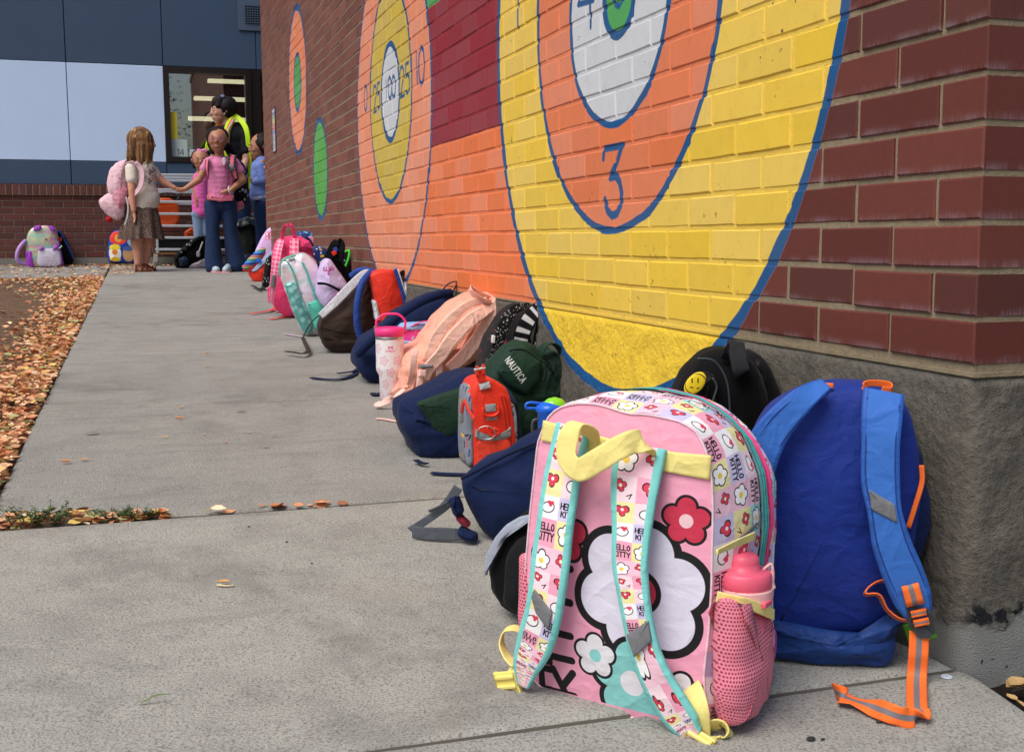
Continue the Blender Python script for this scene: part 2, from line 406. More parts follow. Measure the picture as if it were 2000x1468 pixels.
def blobs(name, bg, cols, n=60, r=(.02, .07), seed=1, kind='ell', w=192):
    g = random.Random(seed); c = Cv(w, w, 1, 1, bg)
    for i in range(n):
        x, y, q, col = g.random(), g.random(), g.uniform(*r), g.choice(cols)
        for ox in (-1, 0, 1):
            for oy in (-1, 0, 1):
                if not (-.12 < x+ox < 1.12 and -.12 < y+oy < 1.12): continue
                if kind == 'ell': c.ell(x+ox, y+oy, q, q*.7, col, i*1.3)
                elif kind == 'bar': c.line([(x+ox-q*math.cos(i), y+oy-q*math.sin(i)), (x+ox+q*math.cos(i), y+oy+q*math.sin(i))], q*.6, col)
                elif kind == 'flower': c.flower(x+ox, y+oy, q, col)
                elif kind == 'heart': c.heart(x+ox, y+oy, q, col)
                elif kind == 'star':
                    for k in range(5):
                        a = 2*PI*k/5+.4*i; c.line([(x+ox, y+oy), (x+ox+q*math.cos(a), y+oy+q*math.sin(a))], q*.35, col)
    return toimg(c, name)
# ================================================================ the setting
CC, LL, Z0 = .0677, .201, .43          # brick course, brick module, top of the concrete footing
def gzc(y): return SL*min(max(y, -5), 14)

# ---- mural digits (flat print painted on the bricks)
_dg = Cv(1760, 400, 4.70, 1.45, None, x0=1.18, y0=.65)
_B = '#17548a'
def dl(pts, w): _dg.line(pts, w, _B)
dl([(1.376, .815), (1.372, .838), (1.255, .838)], .018); dl([(1.262, .835), (1.29, .80), (1.335, .766)], .02); dl([(1.335, .766), (1.30, .768), (1.275, .752), (1.262, .725), (1.268, .697), (1.29, .677), (1.322, .672), (1.352, .686), (1.368, .712)], .021)
dl([(2.063, 1.45), (2.064, 1.25)], .013); dl([(1.558, 1.222), (1.45, 1.213)], .016); dl([(1.472, 1.26), (1.471, 1.15)], .014); dl([(1.56, 1.222), (1.50, 1.29)], .012)
dl([(1.322, 1.20), (1.312, 1.178), (1.285, 1.166), (1.262, 1.178), (1.252, 1.21)], .014)
def dig(ch, y0, z0, w, h, sw):
    sw *= 1.35
    for st in GLY[ch]: dl([(y0-a*w, z0+b*h) for a, b in st], sw)
dl([(3.425, 1.385), (3.418, 1.255)], .013); dig('0', 3.388, 1.24, .105, .15, .014)
dig('2', 3.742, 1.236, .085, .128, .012); dig('5', 3.632, 1.236, .075, .125, .012)
dl([(4.04, 1.349), (4.035, 1.266)], .011); dig('0', 4.006, 1.255, .085, .097, .012); dig('0', 3.925, 1.253, .085, .095, .012)
dig('2', 4.352, 1.234, .075, .125, .012); dig('5', 4.258, 1.238, .062, .12, .012)
dig('0', 4.607, 1.262, .085, .128, .012)
DIGIMG = toimg(_dg, 'mural_digits')

def wall_material(name, kind):
    g = NG(name); P = g.pos(); sp = g.n('SeparateXYZ', {0: P}); X, Y, Z = sp.outputs
    nz = g.n('TexNoise', {'Vector': P, 'Scale': 9., 'Detail': 3.}); off = g.n('VectorMath', {0: nz.outputs['Color'], 1: (.5, .5, .5)}, operation='SUBTRACT')
    off = g.n('VectorMath', {0: off.outputs[0]}, operation='SCALE'); off.inputs['Scale'].default_value = .013
    so2 = g.n('SeparateXYZ', {0: off.outputs[0]}); y = g.m('ADD', Y, so2.outputs[1]); z = g.m('ADD', Z, so2.outputs[2])
    nz2 = g.noise(P, 70, 3); fine = g.noise(P, 420, 3); big = g.noise(P, 2.2, 4)
    # which brick am I on
    kk = g.m('FLOOR', g.m('DIVIDE', g.m('SUBTRACT', Z, Z0+.001), CC)); hf = g.m('MULTIPLY', g.m('PINGPONG', kk, 1), .5)
    hf = g.m('MULTIPLY', g.m('FRACT', g.m('MULTIPLY', kk, .5)), 1.)
    col = g.m('FLOOR', g.m('ADD', g.m('DIVIDE', g.m('SUBTRACT', Y, X), LL), hf))
    cv = g.n('CombineXYZ', {0: kk, 1: col, 2: 3.3}); wn = g.n('TexWhiteNoise', {'Vector': cv.outputs[0]}, noise_dimensions='3D'); rnd = wn.outputs[0]
    sc_ = g.n('SeparateXYZ', {0: wn.outputs[1]}); rnd2 = sc_.outputs[1]
    if kind == 'brick':
        c = g.mix(rnd, lin('#632e26'), lin('#763d32')); c = g.mix(g.m('MULTIPLY', g.ramp(rnd2, .8, 1.), .45), c, lin('#4c302c'))
        c = g.mix(g.m('MULTIPLY', nz2, .35), c, lin('#46261f'))
        # paler brown painted over the far bays for sky light grazing them
        c = g.mix(g.m('MULTIPLY', g.ramp(Y, 1.6, 4.4), .72), c, g.mix(rnd, lin('#74483a'), lin('#8a5a48')))
        fz = g.m('FRACT', g.m('DIVIDE', g.m('SUBTRACT', Z, Z0), CC))
        st = g.n('TexNoise', {'Vector': g.n('VectorMath', {0: P, 1: (300, 300, 18)}, operation='MULTIPLY').outputs[0], 'Scale': 1., 'Detail': 2.}).outputs[0]
        bl = g.m('MULTIPLY', g.m('SUBTRACT', 1., g.ramp(fz, .08, .36)), g.ramp(g.m('ADD', g.m('MULTIPLY', st, .5), g.noise(P, 14, 3)), .62, .95))
        c = g.mix(g.m('MULTIPLY', bl, .42), c, lin('#a394a0'))
        pit = g.ramp(fine, .66, .76); c = g.mix(g.m('MULTIPLY', pit, .5), c, lin('#301a16'))
        h = g.m('SUBTRACT', g.m('MULTIPLY', fine, .5), pit); hd = .0012; rough = .62
    elif kind == 'mortar':
        c = g.mix(nz2, lin('#7c6e59'), lin('#a69679')); c = g.mix(g.m('MULTIPLY', g.ramp(fine, .5, .75), .35), c, lin('#6f664f')); c = g.mix(g.m('MULTIPLY', big, .3), c, lin('#6b6152'))
        h = g.m('ADD', g.m('MULTIPLY', nz2, 1.5), fine); hd = .002; rough = .92
    else:
        c = g.mix(nz2, lin('#4c4841'), lin('#78736a')); c = g.mix(g.m('MULTIPLY', g.ramp(big, .45, .62), .5), c, lin('#6a655a')); c = g.mix(g.m('MULTIPLY', g.ramp(g.noise(P, 5.5, 5, .7), .5, .62), .38), c, lin('#44413c'))
        c = g.mix(g.m('MULTIPLY', g.ramp(fine, .58, .72), .5), c, lin('#2e2c28'))
        # bare smoother band near the ground with tar splashes
        low = g.m('SUBTRACT', 1., g.ramp(g.m('ADD', Z, g.m('MULTIPLY', g.noise(P, 16, 4), .12)), .11, .135)); c = g.mix(g.m('MULTIPLY', low, .8), c, lin('#8e8f8d'))
        b0 = g.m('ABSOLUTE', g.m('SUBTRACT', g.m('ADD', Z, g.m('MULTIPLY', g.noise(P, 13, 4), .12)), .135)); tar = g.m('MULTIPLY', g.m('SUBTRACT', 1., g.ramp(b0, .008, .018)), g.ramp(g.noise(P, 34, 4), .47, .52))
        tar = g.m('MULTIPLY', tar, g.ramp(X, -.02, .012)); tar = g.m('MAXIMUM', tar, g.m('MULTIPLY', low, g.ramp(g.noise(P, 60, 3), .66, .69)))
        c = g.mix(tar, c, lin('#1c1d22'))
        h = g.m('ADD', g.m('MULTIPLY', g.m('SUBTRACT', 1., low), g.m('MULTIPLY', nz2, 2.4)), g.m('MULTIPLY', fine, 1.)); hd = .004; rough = .95
    # paint layers -----------------------------------------------------------
    paint = None; msk = None
    def over(mask, colr):
        nonlocal paint, msk
        paint = colr if paint is None else g.mix(mask, paint, colr)
        msk = mask if msk is None else g.m('MAXIMUM', msk, mask)
    def circ(cy, cz, r, ay=1., az=1.):
        a = g.m('MULTIPLY', g.m('SUBTRACT', y, cy), 1/ay); b = g.m('MULTIPLY', g.m('SUBTRACT', z, cz), 1/az)
        return g.m('SUBTRACT', g.m('SQRT', g.m('ADD', g.m('MULTIPLY', a, a), g.m('MULTIPLY', b, b))), r)
    def inside(d, e=.0015): return g.m('SUBTRACT', 1., g.ramp(d, -e, e))
    def line_(d, w):
        ww = g.m('ADD', g.m('MULTIPLY', g.noise(P, 6, 2), w*1.1), w*.45); return g.m('SUBTRACT', 1., g.ramp(g.m('SUBTRACT', g.m('ABSOLUTE', d), ww), -.0015, .0015))
    above = g.ramp(Z, Z0-.006, Z0-.002)
    def rectm(y0, y1, z0, z1):
        a = g.m('MAXIMUM', g.m('SUBTRACT', y0, y), g.m('SUBTRACT', y, y1)); b = g.m('MAXIMUM', g.m('SUBTRACT', z0, z), g.m('SUBTRACT', z, z1)); return inside(g.m('MAXIMUM', a, b))
    OR, YE, RD, BL, WH, GR = lin('#ea7c46'), lin('#ecc744'), lin('#93202c'), lin('#17548a'), lin('#cfd3d8'), lin('#4fa254')
    over(g.m('MULTIPLY', rectm(1.29, 3.98, .2, .978), above), OR)
    over(rectm(1.29, 3.985, .978, 1.515), RD); over(rectm(1.29, 3.985, 1.515, 2.3), GR)
    dm = circ(3.985, 1.197, .821); over(g.m('MULTIPLY', inside(dm), above), lin('#e9916a')); over(g.m('MULTIPLY', line_(dm, .012), above), BL)
    dy = circ(3.977, 1.28, 1., .46, .49); dy = g.m('MULTIPLY', dy, .47); over(inside(dy), lin('#d0b440')); over(line_(dy, .011), BL)
    dw = g.m('MULTIPLY', circ(3.959, 1.284, 1., .199, .214), .205); over(inside(dw), WH); over(line_(dw, .013), BL)
    df = g.m('MULTIPLY', circ(7.195, 1.747, 1., .478, .508), .49); over(inside(df), lin('#ea8a5c')); over(line_(df, .02), BL)
    dg = circ(7.185, 1.735, .194); over(inside(dg), GR); over(line_(dg, .015), BL)
    de = g.m('MULTIPLY', circ(6.177, 1.064, 1., .300, .313), .306); over(inside(de), lin('#57ac45')); over(line_(de, .018), BL)
    db = g.m('MULTIPLY', circ(1.294, 1.206, 1., .977, .970), .975); over(inside(db), YE); over(line_(db, .0145), BL)
    do = g.m('MULTIPLY', circ(1.318, 1.212, 1., .561, .575), .568); over(inside(do), lin('#e27c4c')); over(line_(do, .0100), BL)
    dW = g.m('MULTIPLY', circ(1.311, 1.192, 1., .307, .299), .303); over(inside(dW), WH); over(line_(dW, .0095), BL)
    dG = circ(1.286, 1.19, .09); over(inside(dG), GR); over(line_(dG, .0125), BL)
    v = g.n('CombineXYZ', {0: g.m('DIVIDE', g.m('SUBTRACT', Y, 1.18), 3.52), 1: g.m('DIVIDE', g.m('SUBTRACT', Z, .65), .8), 2: 0.})
    t = g.n('TexImage', {'Vector': v.outputs[0]}, image=DIGIMG, extension='CLIP'); over(g.m('MULTIPLY', t.outputs['Alpha'], g.m('SUBTRACT', 1., g.ramp(X, .02, .03))), BL)
    # worn paint: tone per brick, thin coats, chips
    tone = g.m('ADD', .89, g.m('ADD', g.m('MULTIPLY', rnd, .08), g.m('MULTIPLY', g.noise(P, 18, 4), .12)))
    if kind == 'mortar': tone = g.m('ADD', .95, g.m('MULTIPLY', nz2, .12))
    if kind == 'foot': tone = g.m('ADD', .98, g.m('MULTIPLY', nz2, .25))
    hs = g.n('HueSaturation', {'Value': tone, 'Saturation': g.m('ADD', .9, g.m('MULTIPLY', rnd2, .12)) if kind == 'brick' else (.96 if kind == 'mortar' else 1.02), 'Color': paint}); pc = hs.outputs[0]
    pc = g.mix(g.m('MULTIPLY', g.ramp(g.noise(P, 24, 5, .7), .5, .72), .10 if kind == 'brick' else .03), pc, c)
    chip = g.ramp(g.m('ADD', g.noise(P, 55, 4, .7), g.m('MULTIPLY', g.noise(P, 3, 2), .25)), .815, .835)
    mk_ = g.m('MULTIPLY', msk, g.m('SUBTRACT', 1., chip)); mk_ = g.m('MULTIPLY', mk_, g.m('SUBTRACT', 1., g.ramp(X, .15, .16)))
    c = g.mix(mk_, c, pc)
    nb = g.bump(g.m('ADD', h, g.m('MULTIPLY', mk_, -.2)), hd, .8)
    return g.set(col=c, rough=g.m('SUBTRACT', rough, g.m('MULTIPLY', mk_, .14)), nrm=nb, spec=.35)
M_BR, M_MO, M_FO = wall_material('wall_brick', 'brick'), wall_material('wall_mortar', 'mortar'), wall_material('stucco_footing', 'foot')

def brick_mesh(name, lx, ly, lz, m, bev=.0028, seed=0):
    """a brick centred on its origin; front face is -x; slightly wavy chamfered arrises"""
    g = random.Random(seed); hx, hy, hz = lx/2, ly/2, lz/2; j = lambda: g.uniform(-.0007, .0007)
    v = [(-hx, y*(hy-bev)+j(), z*(hz-bev)+j()) for z in (-1, 1) for y in (-1, 0, 1)]
    v += [(-hx+bev+j(), y*hy, z*hz) for z in (-1, 1) for y in (-1, 0, 1)]
    v += [(hx, y*hy, z*hz) for z in (-1, 1) for y in (-1, 1)]
    f = [(0, 3, 4, 1), (1, 4, 5, 2), (6, 0, 1, 7), (7, 1, 2, 8), (3, 9, 10, 4), (4, 10, 11, 5), (6, 9, 3, 0), (8, 2, 5, 11),
         (6, 7, 8, 13, 12), (9, 14, 15, 11, 10), (6, 12, 14, 9), (8, 11, 15, 13), (12, 13, 15, 14)]
    me = bpy.data.meshes.new(name); me.from_pydata(v, [], f); me.materials.append(m)
    me.polygons.foreach_set('use_smooth', [False]*len(me.polygons)); return me
def addinst(mb, me, M):
    vs = [M @ v.co for v in me.vertices]; mb.add(vs, [list(p.vertices) for p in me.polygons])

def inframe(p):
    d = Vector(p)-CAM; z = d.dot(_f)
    if z < .1: return None
    x = 1000+FPX*d.dot(_r2)/z; y = 734-FPX*d.dot(_u2)/z
    return (x, y, z) if -40 < x < 2040 and -60 < y < 1500 else None

# ---- the long brick wall
YE_, ZT = 9.646, 3.9
wall = empty('brick_wall', (0, 0, 0), 'long red brick wall painted with big coloured target circles and numbers', 'wall')
bms = {}
for kind_, (lx, ly) in {'st': (.09, .191), 'hd': (.09, .0905), 'cr': (.0905, .191)}.items():
    bms[kind_] = [brick_mesh('brick', lx, ly+.001, CC-.0092, M_BR, bev=.0024, seed=s) for s in range(4)]
blist = []
nk = int((ZT-Z0)/CC)
for k in range(nk):
    zc = Z0+k*CC+CC/2+.004
    if k % 2 == 0: ys = [(.0955, 'st')]+[(LL*(n)+LL/2-.005, 'st') for n in range(1, 48)]
    else: ys = [(.0453, 'hd')]+[(LL*(n)+LL/2+LL/2-.005, 'st') for n in range(0, 47)]+[(LL*47.75-.005, 'hd')]
    for yy, kd in ys: blist.append((Vector((.045-.004, yy, zc)), kd, 0))
    # return face, looking towards the viewer along -y
    xs = [LL/2+LL/2+LL*n-.005 for n in range(0, 12)] if k % 2 == 0 else [.0955+LL*n+(.0+.0)*n for n in range(1, 12)]
    if k % 2: blist.append((Vector((.0955+.0905/2+.0005, .041, zc)), 'st2', 1))
    for xx in xs: blist.append((Vector((xx, .041, zc)), 'st', 1))
scored = []
for i, (p, kd, s) in enumerate(blist):
    q = inframe(p+(Vector((-.045, 0, 0)) if s == 0 else Vector((0, -.045, 0)))); scored.append(((FPX/q[2]) if q else 0, i))
scored.sort(reverse=True); near = {i for sc_, i in scored[:300] if sc_ > 0}
rest = MB(); gg = random.Random(3)
for i, (p, kd, s) in enumerate(blist):
    if kd == 'st2': me = bms['hd'][i % 4]; p = Vector((.0955+.0453+.0503, p.y, p.z)) ; me = bms['hd'][i % 4]
    else: me = bms[kd][i % 4]
    if kd == 'st2': continue
    M = Matrix.Translation(p+Vector((gg.uniform(-.0012, .0012) if s == 0 else 0, gg.uniform(-.0012, .0012) if s else 0, gg.uniform(-.0008, .0008))))
    M = M @ Matrix.Rotation(gg.uniform(-.006, .006), 4, 'X' if s == 0 else 'Y')
    if s: M = M @ Matrix.Rotation(PI/2, 4, 'Z')
    if i in near:
        o = bpy.data.objects.new('brick', me); C.objects.link(o); o.parent = wall; o.matrix_local = M
    else: addinst(rest, me, M)
rest.build('brickwork', M_BR, wall, kind='stuff')
# mortar bed behind the bricks: a finely rippled sheet
def sheet(name, fn, us, vs, m, parent, smooth=True, flip=False):
    v = [fn(a, b) for b in vs for a in us]; n = len(us); f = []
    for j in range(len(vs)-1):
        for i in range(n-1):
            q = (j*n+i, j*n+i+1, (j+1)*n+i+1, (j+1)*n+i); f.append(q[::-1] if flip else q)
    return mk(name, v, f, m, parent, smooth)
def mn(x, y, z, s): return mnoise.noise(Vector((x*s, y*s, z*s)))
ly_ = [.0004]+list(np.arange(.012, 2.4, .02))+list(np.arange(2.4, YE_, .12))+[YE_]; lz_ = list(np.arange(Z0-.012, 1.6, .02))+list(np.arange(1.6, ZT, .2))+[ZT]
sheet('mortar', lambda a, b: ((.0008 if a < .3 else -.0012)+.0009*mn(0, a, b, 23)-.0006*mn(3, a, b, 60), a, b), ly_, lz_, M_MO, wall, flip=True)
sheet('mortar', lambda a, b: (a, .0012+.0010*mn(a, 0, b, 23), b), [-.0004]+list(np.arange(.012, .4, .02))+[.8, 2.4], lz_, M_MO, wall)
mb = MB(); mb.box((.03, .03, Z0), (2.4, YE_, ZT)); mb.box((-.03, -.03, ZT), (2.45, YE_+.03, ZT+.08)); mb.build('wall_core', M_MO, wall)
# footing
def foot(a, b):
    t = (Z0-b)/.5; r = .0055*mn(.3, a, b, 14)+.003*mn(1, a, b, 42); lip = .012 if b > Z0-.012 else 0
    if b < .12: r *= .35
    return (-.003-.010*min(t*2, 1)-r*min(1, t*14)+lip, a, b)
fz = list(np.arange(-.16, Z0-.004, .011))+[Z0-.004]
fy = list(np.arange(0, 2.6, .011))+list(np.arange(2.6, YE_, .05))+[YE_]
def footall(a, b):
    if a >= .02: return foot(a, b)
    if a <= -.02:
        x, y, z = foot(-a+5, b); return (-a, x, z)
    t = (a+.02)/.04; p = Vector(foot(.02, b)); x, y, z = foot(5.02, b); q = Vector((.02, x, z)); k = Vector((p.x, x, b)); return tuple((q*(1-t)+k*t)*(1-t)+(k*(1-t)+p*t)*t)
fa = [-2.4, -1.2, -.6]+list(np.arange(-.35, -.02, .011))+list(np.linspace(-.02, .02, 7))+[q for q in fy if q > .025]
sheet('footing', footall, fa, fz, M_FO, wall, flip=True)
mb = MB(); mb.box((-.003, -.003, Z0-.010), (2.4, YE_, Z0-.004)); mb.build('mortar_bed', M_MO, wall)
sheet('end_face', lambda a, b: (a, YE_+.002, b), [0, 2.4], [0, ZT], M_BR, wall, flip=True)

# ---- ground
g = NG('soil'); P = g.pos(); a = g.noise(P, 9, 5, .65); b = g.noise(P, 70, 4, .7); c = g.mix(a, lin('#5e4939'), lin('#907560')); c = g.mix(g.ramp(b, .45, .75), c, lin('#2e231c'))
c = g.mix(g.m('MULTIPLY', g.ramp(g.noise(P, 160, 2), .6, .7), .7), c, lin('#a98566')); sp = g.n('SeparateXYZ', {0: P}); c = g.mix(g.ramp(sp.outputs[0], -.2, 0.), c, lin('#241d19'))
M_SOIL = g.set(col=c, rough=.95, nrm=g.bump(g.m('ADD', a, b), .02, .9), spec=.15)
gx = list(np.arange(-60, -7, 6))+list(np.arange(-7, -1.4, .09))+[-1.44, -1.3, 0.0, .05]+list(np.arange(.1, 1, .05))+list(np.arange(1, 60, 6)); gy = list(np.arange(-60, -2, 4))+list(np.arange(-2, 13, .09))+list(np.arange(13, 60, 5))
def gfn(x, y):
    z = gzc(y)-.035
    if -7 < x < -1.43 and -2 < y < 9.95: z += .022+.018*mn(x, y, 0, 2.2)+.008*mn(x, y, 2, 11)
    if .05 < x < 1: z += .012+.015*mn(x, y, 3, 9)
    return (x, y, z)
sheet('ground', gfn, gx, gy, M_SOIL, None)
bpy.data.objects['ground']['kind'] = 'structure'

# ---- concrete
def conc(name, tint='#a8a59c', dark='#8f8c85'):
    g = NG(name); P = g.pos(); f1 = g.noise(P, 260, 3, .7); f2 = g.noise(P, 620, 2); b1 = g.noise(P, 1.6, 5, .6); b2 = g.noise(P, 7, 5, .65)
    vo = g.n('TexVoronoi', {'Vector': P, 'Scale': 190.}); c = g.mix(b1, lin(dark), lin(tint))
    oi = g.n('ObjectInfo').outputs['Random']; c = g.mix(g.m('MULTIPLY', g.ramp(b2, .42, .7), .3), c, lin('#6c6a66')); c = g.mix(g.m('MULTIPLY', g.ramp(f1, .50, .64), .62), c, lin('#4d4b47')); c = g.mix(g.m('MULTIPLY', g.ramp(f1, .30, .42), .0), c, lin('#d0cec6'))
    c = g.mix(g.m('MULTIPLY', g.m('SUBTRACT', 1., g.ramp(f1, .34, .46)), .5), c, lin('#bdbbb2')); c = g.mix(g.m('MULTIPLY', g.ramp(g.noise(P, 3.1, 4), .6, .75), .3), c, lin('#a09078')); c = g.mix(g.m('MULTIPLY', g.ramp(g.noise(P, 1.15, 6, .72, .4), .52, .66), .38), c, lin('#62605d')); sv = g.n('VectorMath', {0: P, 1: (1.2, 5.5, 1)}, operation='MULTIPLY').outputs[0]; c = g.mix(g.m('MULTIPLY', g.ramp(g.noise(sv, 1.3, 4, .65), .55, .7), .25), c, lin('#5a5856'))
    sp = g.ramp(g.noise(P, 95, 2), .74, .77); c = g.mix(g.m('MULTIPLY', sp, .5), c, lin('#3a3835'))
    hs = g.n('HueSaturation', {'Value': g.m('ADD', .94, g.m('MULTIPLY', oi, .1)), 'Color': c})
    h = g.m('ADD', g.m('MULTIPLY', f1, 1.3), g.m('MULTIPLY', f2, .6)); return g.set(col=hs.outputs[0], rough=.9, spec=.25, nrm=g.bump(h, .0028, .8))
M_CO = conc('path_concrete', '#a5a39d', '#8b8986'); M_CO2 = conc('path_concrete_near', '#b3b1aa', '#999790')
M_JD = plain('joint_dirt', '#5e5951', .95)
walk = empty('sidewalk', (0, 0, 0), kind='structure')
def slab(name, outline, parent, th=.11, up=0):
    n = len(outline); P_ = [Vector((a, b, 0)) for a, b in outline]; c = sum(P_, Vector())/n; v = []; f = []
    # densify
    Q = []
    for i in range(n):
        a, b = P_[i], P_[(i+1) % n]; k = max(1, int((b-a).length/.03))
        for j in range(k):
            q = a.lerp(b, j/k); Q.append(q)
    n = len(Q)
    def ins(q, d):
        w = (c-q); return q+w.normalized()*d
    for d, dz, jit in ((0, -th, 0), (0, -.012, .0012), (.003, -.004, .0016), (.012, 0, .002), (.05, 0, 0)):
        for q in Q:
            w = ins(q, d); s_ = jit*mn(w.x, w.y, 0, 45); w = w+(c-q).normalized()*s_
            v.append((w.x, w.y, gzc(w.y)+dz+up))
    for r_ in range(4):
        for i in range(n): f.append((r_*n+i, r_*n+(i+1) % n, (r_+1)*n+(i+1) % n, (r_+1)*n+i))
    f.append(tuple(4*n+i for i in range(n)))
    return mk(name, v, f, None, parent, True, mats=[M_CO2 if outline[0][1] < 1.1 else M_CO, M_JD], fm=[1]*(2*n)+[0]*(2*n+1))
gp = .007
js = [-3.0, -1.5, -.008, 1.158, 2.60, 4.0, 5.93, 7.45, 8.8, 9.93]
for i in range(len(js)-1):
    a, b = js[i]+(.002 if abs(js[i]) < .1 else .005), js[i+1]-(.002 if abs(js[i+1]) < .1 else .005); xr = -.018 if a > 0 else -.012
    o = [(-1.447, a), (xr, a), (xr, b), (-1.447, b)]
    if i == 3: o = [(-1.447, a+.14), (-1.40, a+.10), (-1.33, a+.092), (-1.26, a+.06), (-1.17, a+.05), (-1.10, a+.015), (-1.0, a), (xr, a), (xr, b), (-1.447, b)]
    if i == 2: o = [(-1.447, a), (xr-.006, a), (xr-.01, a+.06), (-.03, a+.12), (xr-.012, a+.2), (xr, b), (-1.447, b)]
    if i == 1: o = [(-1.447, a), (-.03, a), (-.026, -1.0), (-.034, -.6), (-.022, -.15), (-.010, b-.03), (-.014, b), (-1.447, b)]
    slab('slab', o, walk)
xs_ = [-6.0, -4.5, -3.0, -1.45, .0, 1.5, 3.0]
for i in range(len(xs_)-1): slab('slab', [(xs_[i]+gp, 9.935), (xs_[i+1]-gp, 9.935), (xs_[i+1]-gp, 12.10), (xs_[i]+gp, 12.10)], walk)

# ---- the school building at the end of the path
YB = 12.116
def pan(name, col, rough=.55):
    g = NG(name); P = g.pos(); n = g.noise(P, 3, 3); f = g.noise(g.n('VectorMath', {0: P, 1: (60, 1, 300)}, operation='MULTIPLY').outputs[0], 1., 3)
    hs = g.n('HueSaturation', {'Value': g.m('ADD', .89, g.m('MULTIPLY', g.m('ADD', n, f), .11)), 'Color': lin(col)}); return g.set(col=hs.outputs[0], rough=rough, nrm=g.bump(f, .001, .4))
M_DK, M_LT = pan('dark_blue_panel', '#314863'), pan('pale_blue_panel', '#bdd4f4')
M_FR = plain('bronze_frame', '#1c1412', .35, spec=.5)
bld = empty('school_building', (0, YB, gz(YB)), 'school building with pale and dark blue wall panels above a low brick base', 'building')
X_L, X_R = -6.0, 3.4
pj = [-5.4, -3.62, -1.812, -.818, .186, 1.6, X_R]
mb = MB(); mb.box((X_L, YB+.03, .2), (-.85, YB+.25, 5)); mb.box((-.85, YB+.03, 2.52), (X_R, YB+.25, 5)); mb.box((-.85, YB+.03, .2), (X_R, YB+.25, 1.46)); mb.build('wall_backing', plain('backing', '#15181c', .9), bld)
def panel(x0, x1, z0, z1, m): MB().obox(((x0+x1)/2, YB+.012, (z0+z1)/2), Vector((1, 0, 0)), Vector((0, 0, 1)), Vector((0, -1, 0)), (x1-x0)/2-.004, (z1-z0)/2-.002, .016, .003).build('panel', m, bld)
edges = [X_L]+pj
for a, b in zip(edges[:-1], edges[1:]):
    panel(a, b, 2.508, 3.75, M_DK); panel(a, b, 3.75, 5.0, M_DK); panel(a, b, 1.214, 1.468, M_DK)
    if b <= -.81: panel(a, b, 1.470, 2.505, M_LT)
# low brick base with a row of bricks on edge
g = NG('base_brick'); oi = g.n('ObjectInfo').outputs['Random']; P = g.pos(); n = g.noise(P, 120, 3); sp = g.n('SeparateXYZ', {0: P})
cc_ = g.n('CombineXYZ', {0: g.m('FLOOR', g.m('DIVIDE', sp.outputs[0], .1005)), 1: g.m('FLOOR', g.m('DIVIDE', sp.outputs[2], CC)), 2: 0.}); wn = g.n('TexWhiteNoise', {'Vector': g.n('CombineXYZ', {0: oi, 1: 0., 2: 0.}).outputs[0]}, noise_dimensions='3D').outputs[0]
c = g.mix(wn, lin('#4c2420'), lin('#6a342c')); c = g.mix(g.m('MULTIPLY', g.ramp(wn, .8, .9), .5), c, lin('#46303a')); c = g.mix(g.m('MULTIPLY', n, .3), c, lin('#33171400'[:7]))
M_BB = g.set(col=c, rough=.7, nrm=g.bump(n, .002, .7)); M_BM = plain('base_mortar', '#8b7a68', .9, var=.12, bump=.5)
bm2 = [brick_mesh('brick', .09, .191, CC-.0105, M_BB, seed=9+s) for s in range(3)]; bm3 = [brick_mesh('brick', .14, .0565, .105, M_BB, seed=29+s) for s in range(3)]; bmh = brick_mesh('brick', .09, .191, CC-.0105, M_BB, seed=50)
RZ = Matrix.Rotation(PI/2, 4, 'Z'); rb = MB(); O_ = Vector(bld.location)
for k in range(10):
    off_ = -2.5127 + (0 if k % 2 == 0 else LL/2)
    for n_ in range(-18, 29):
        x = off_+LL*n_+.1; p = Vector((x, YB+.041+gg.uniform(-.001, .001), Z0+k*CC+CC/2)); M = Matrix.Translation(p) @ RZ
        if -2.75 < x < .35:
            o = bpy.data.objects.new('brick', bm2[(n_+k) % 3]); C.objects.link(o); o.parent = bld; o.matrix_local = Matrix.Translation(-O_) @ M
        elif X_L < x < X_R: addinst(rb, bm2[0], M)
for n_ in range(-52, 90):
    x = -2.51+CC*n_; M = Matrix.Translation(Vector((x, YB+.030, 1.107+.0535))) @ RZ
    if -2.75 < x < -.2:
        o = bpy.data.objects.new('sill_brick', bm3[n_ % 3]); C.objects.link(o); o.parent = bld; o.matrix_local = Matrix.Translation(-O_) @ M
    elif X_L < x < X_R: addinst(rb, bm3[0], M)
rb.build('brickwork', M_BB, bld, kind='stuff')
mb = MB(); mb.box((X_L, YB+.004, Z0-.004), (X_R, YB+.1, 1.107)); mb.box((X_L, YB-.034, 1.1), (X_R, YB+.1, 1.208)); mb.build('mortar', M_BM, bld)
mb = MB(); mb.box((X_L, YB-.012, .2), (X_R, YB+.1, Z0-.004)); mb.build('footing', conc('base_concrete', '#8a8985', '#6c6b69'), bld)
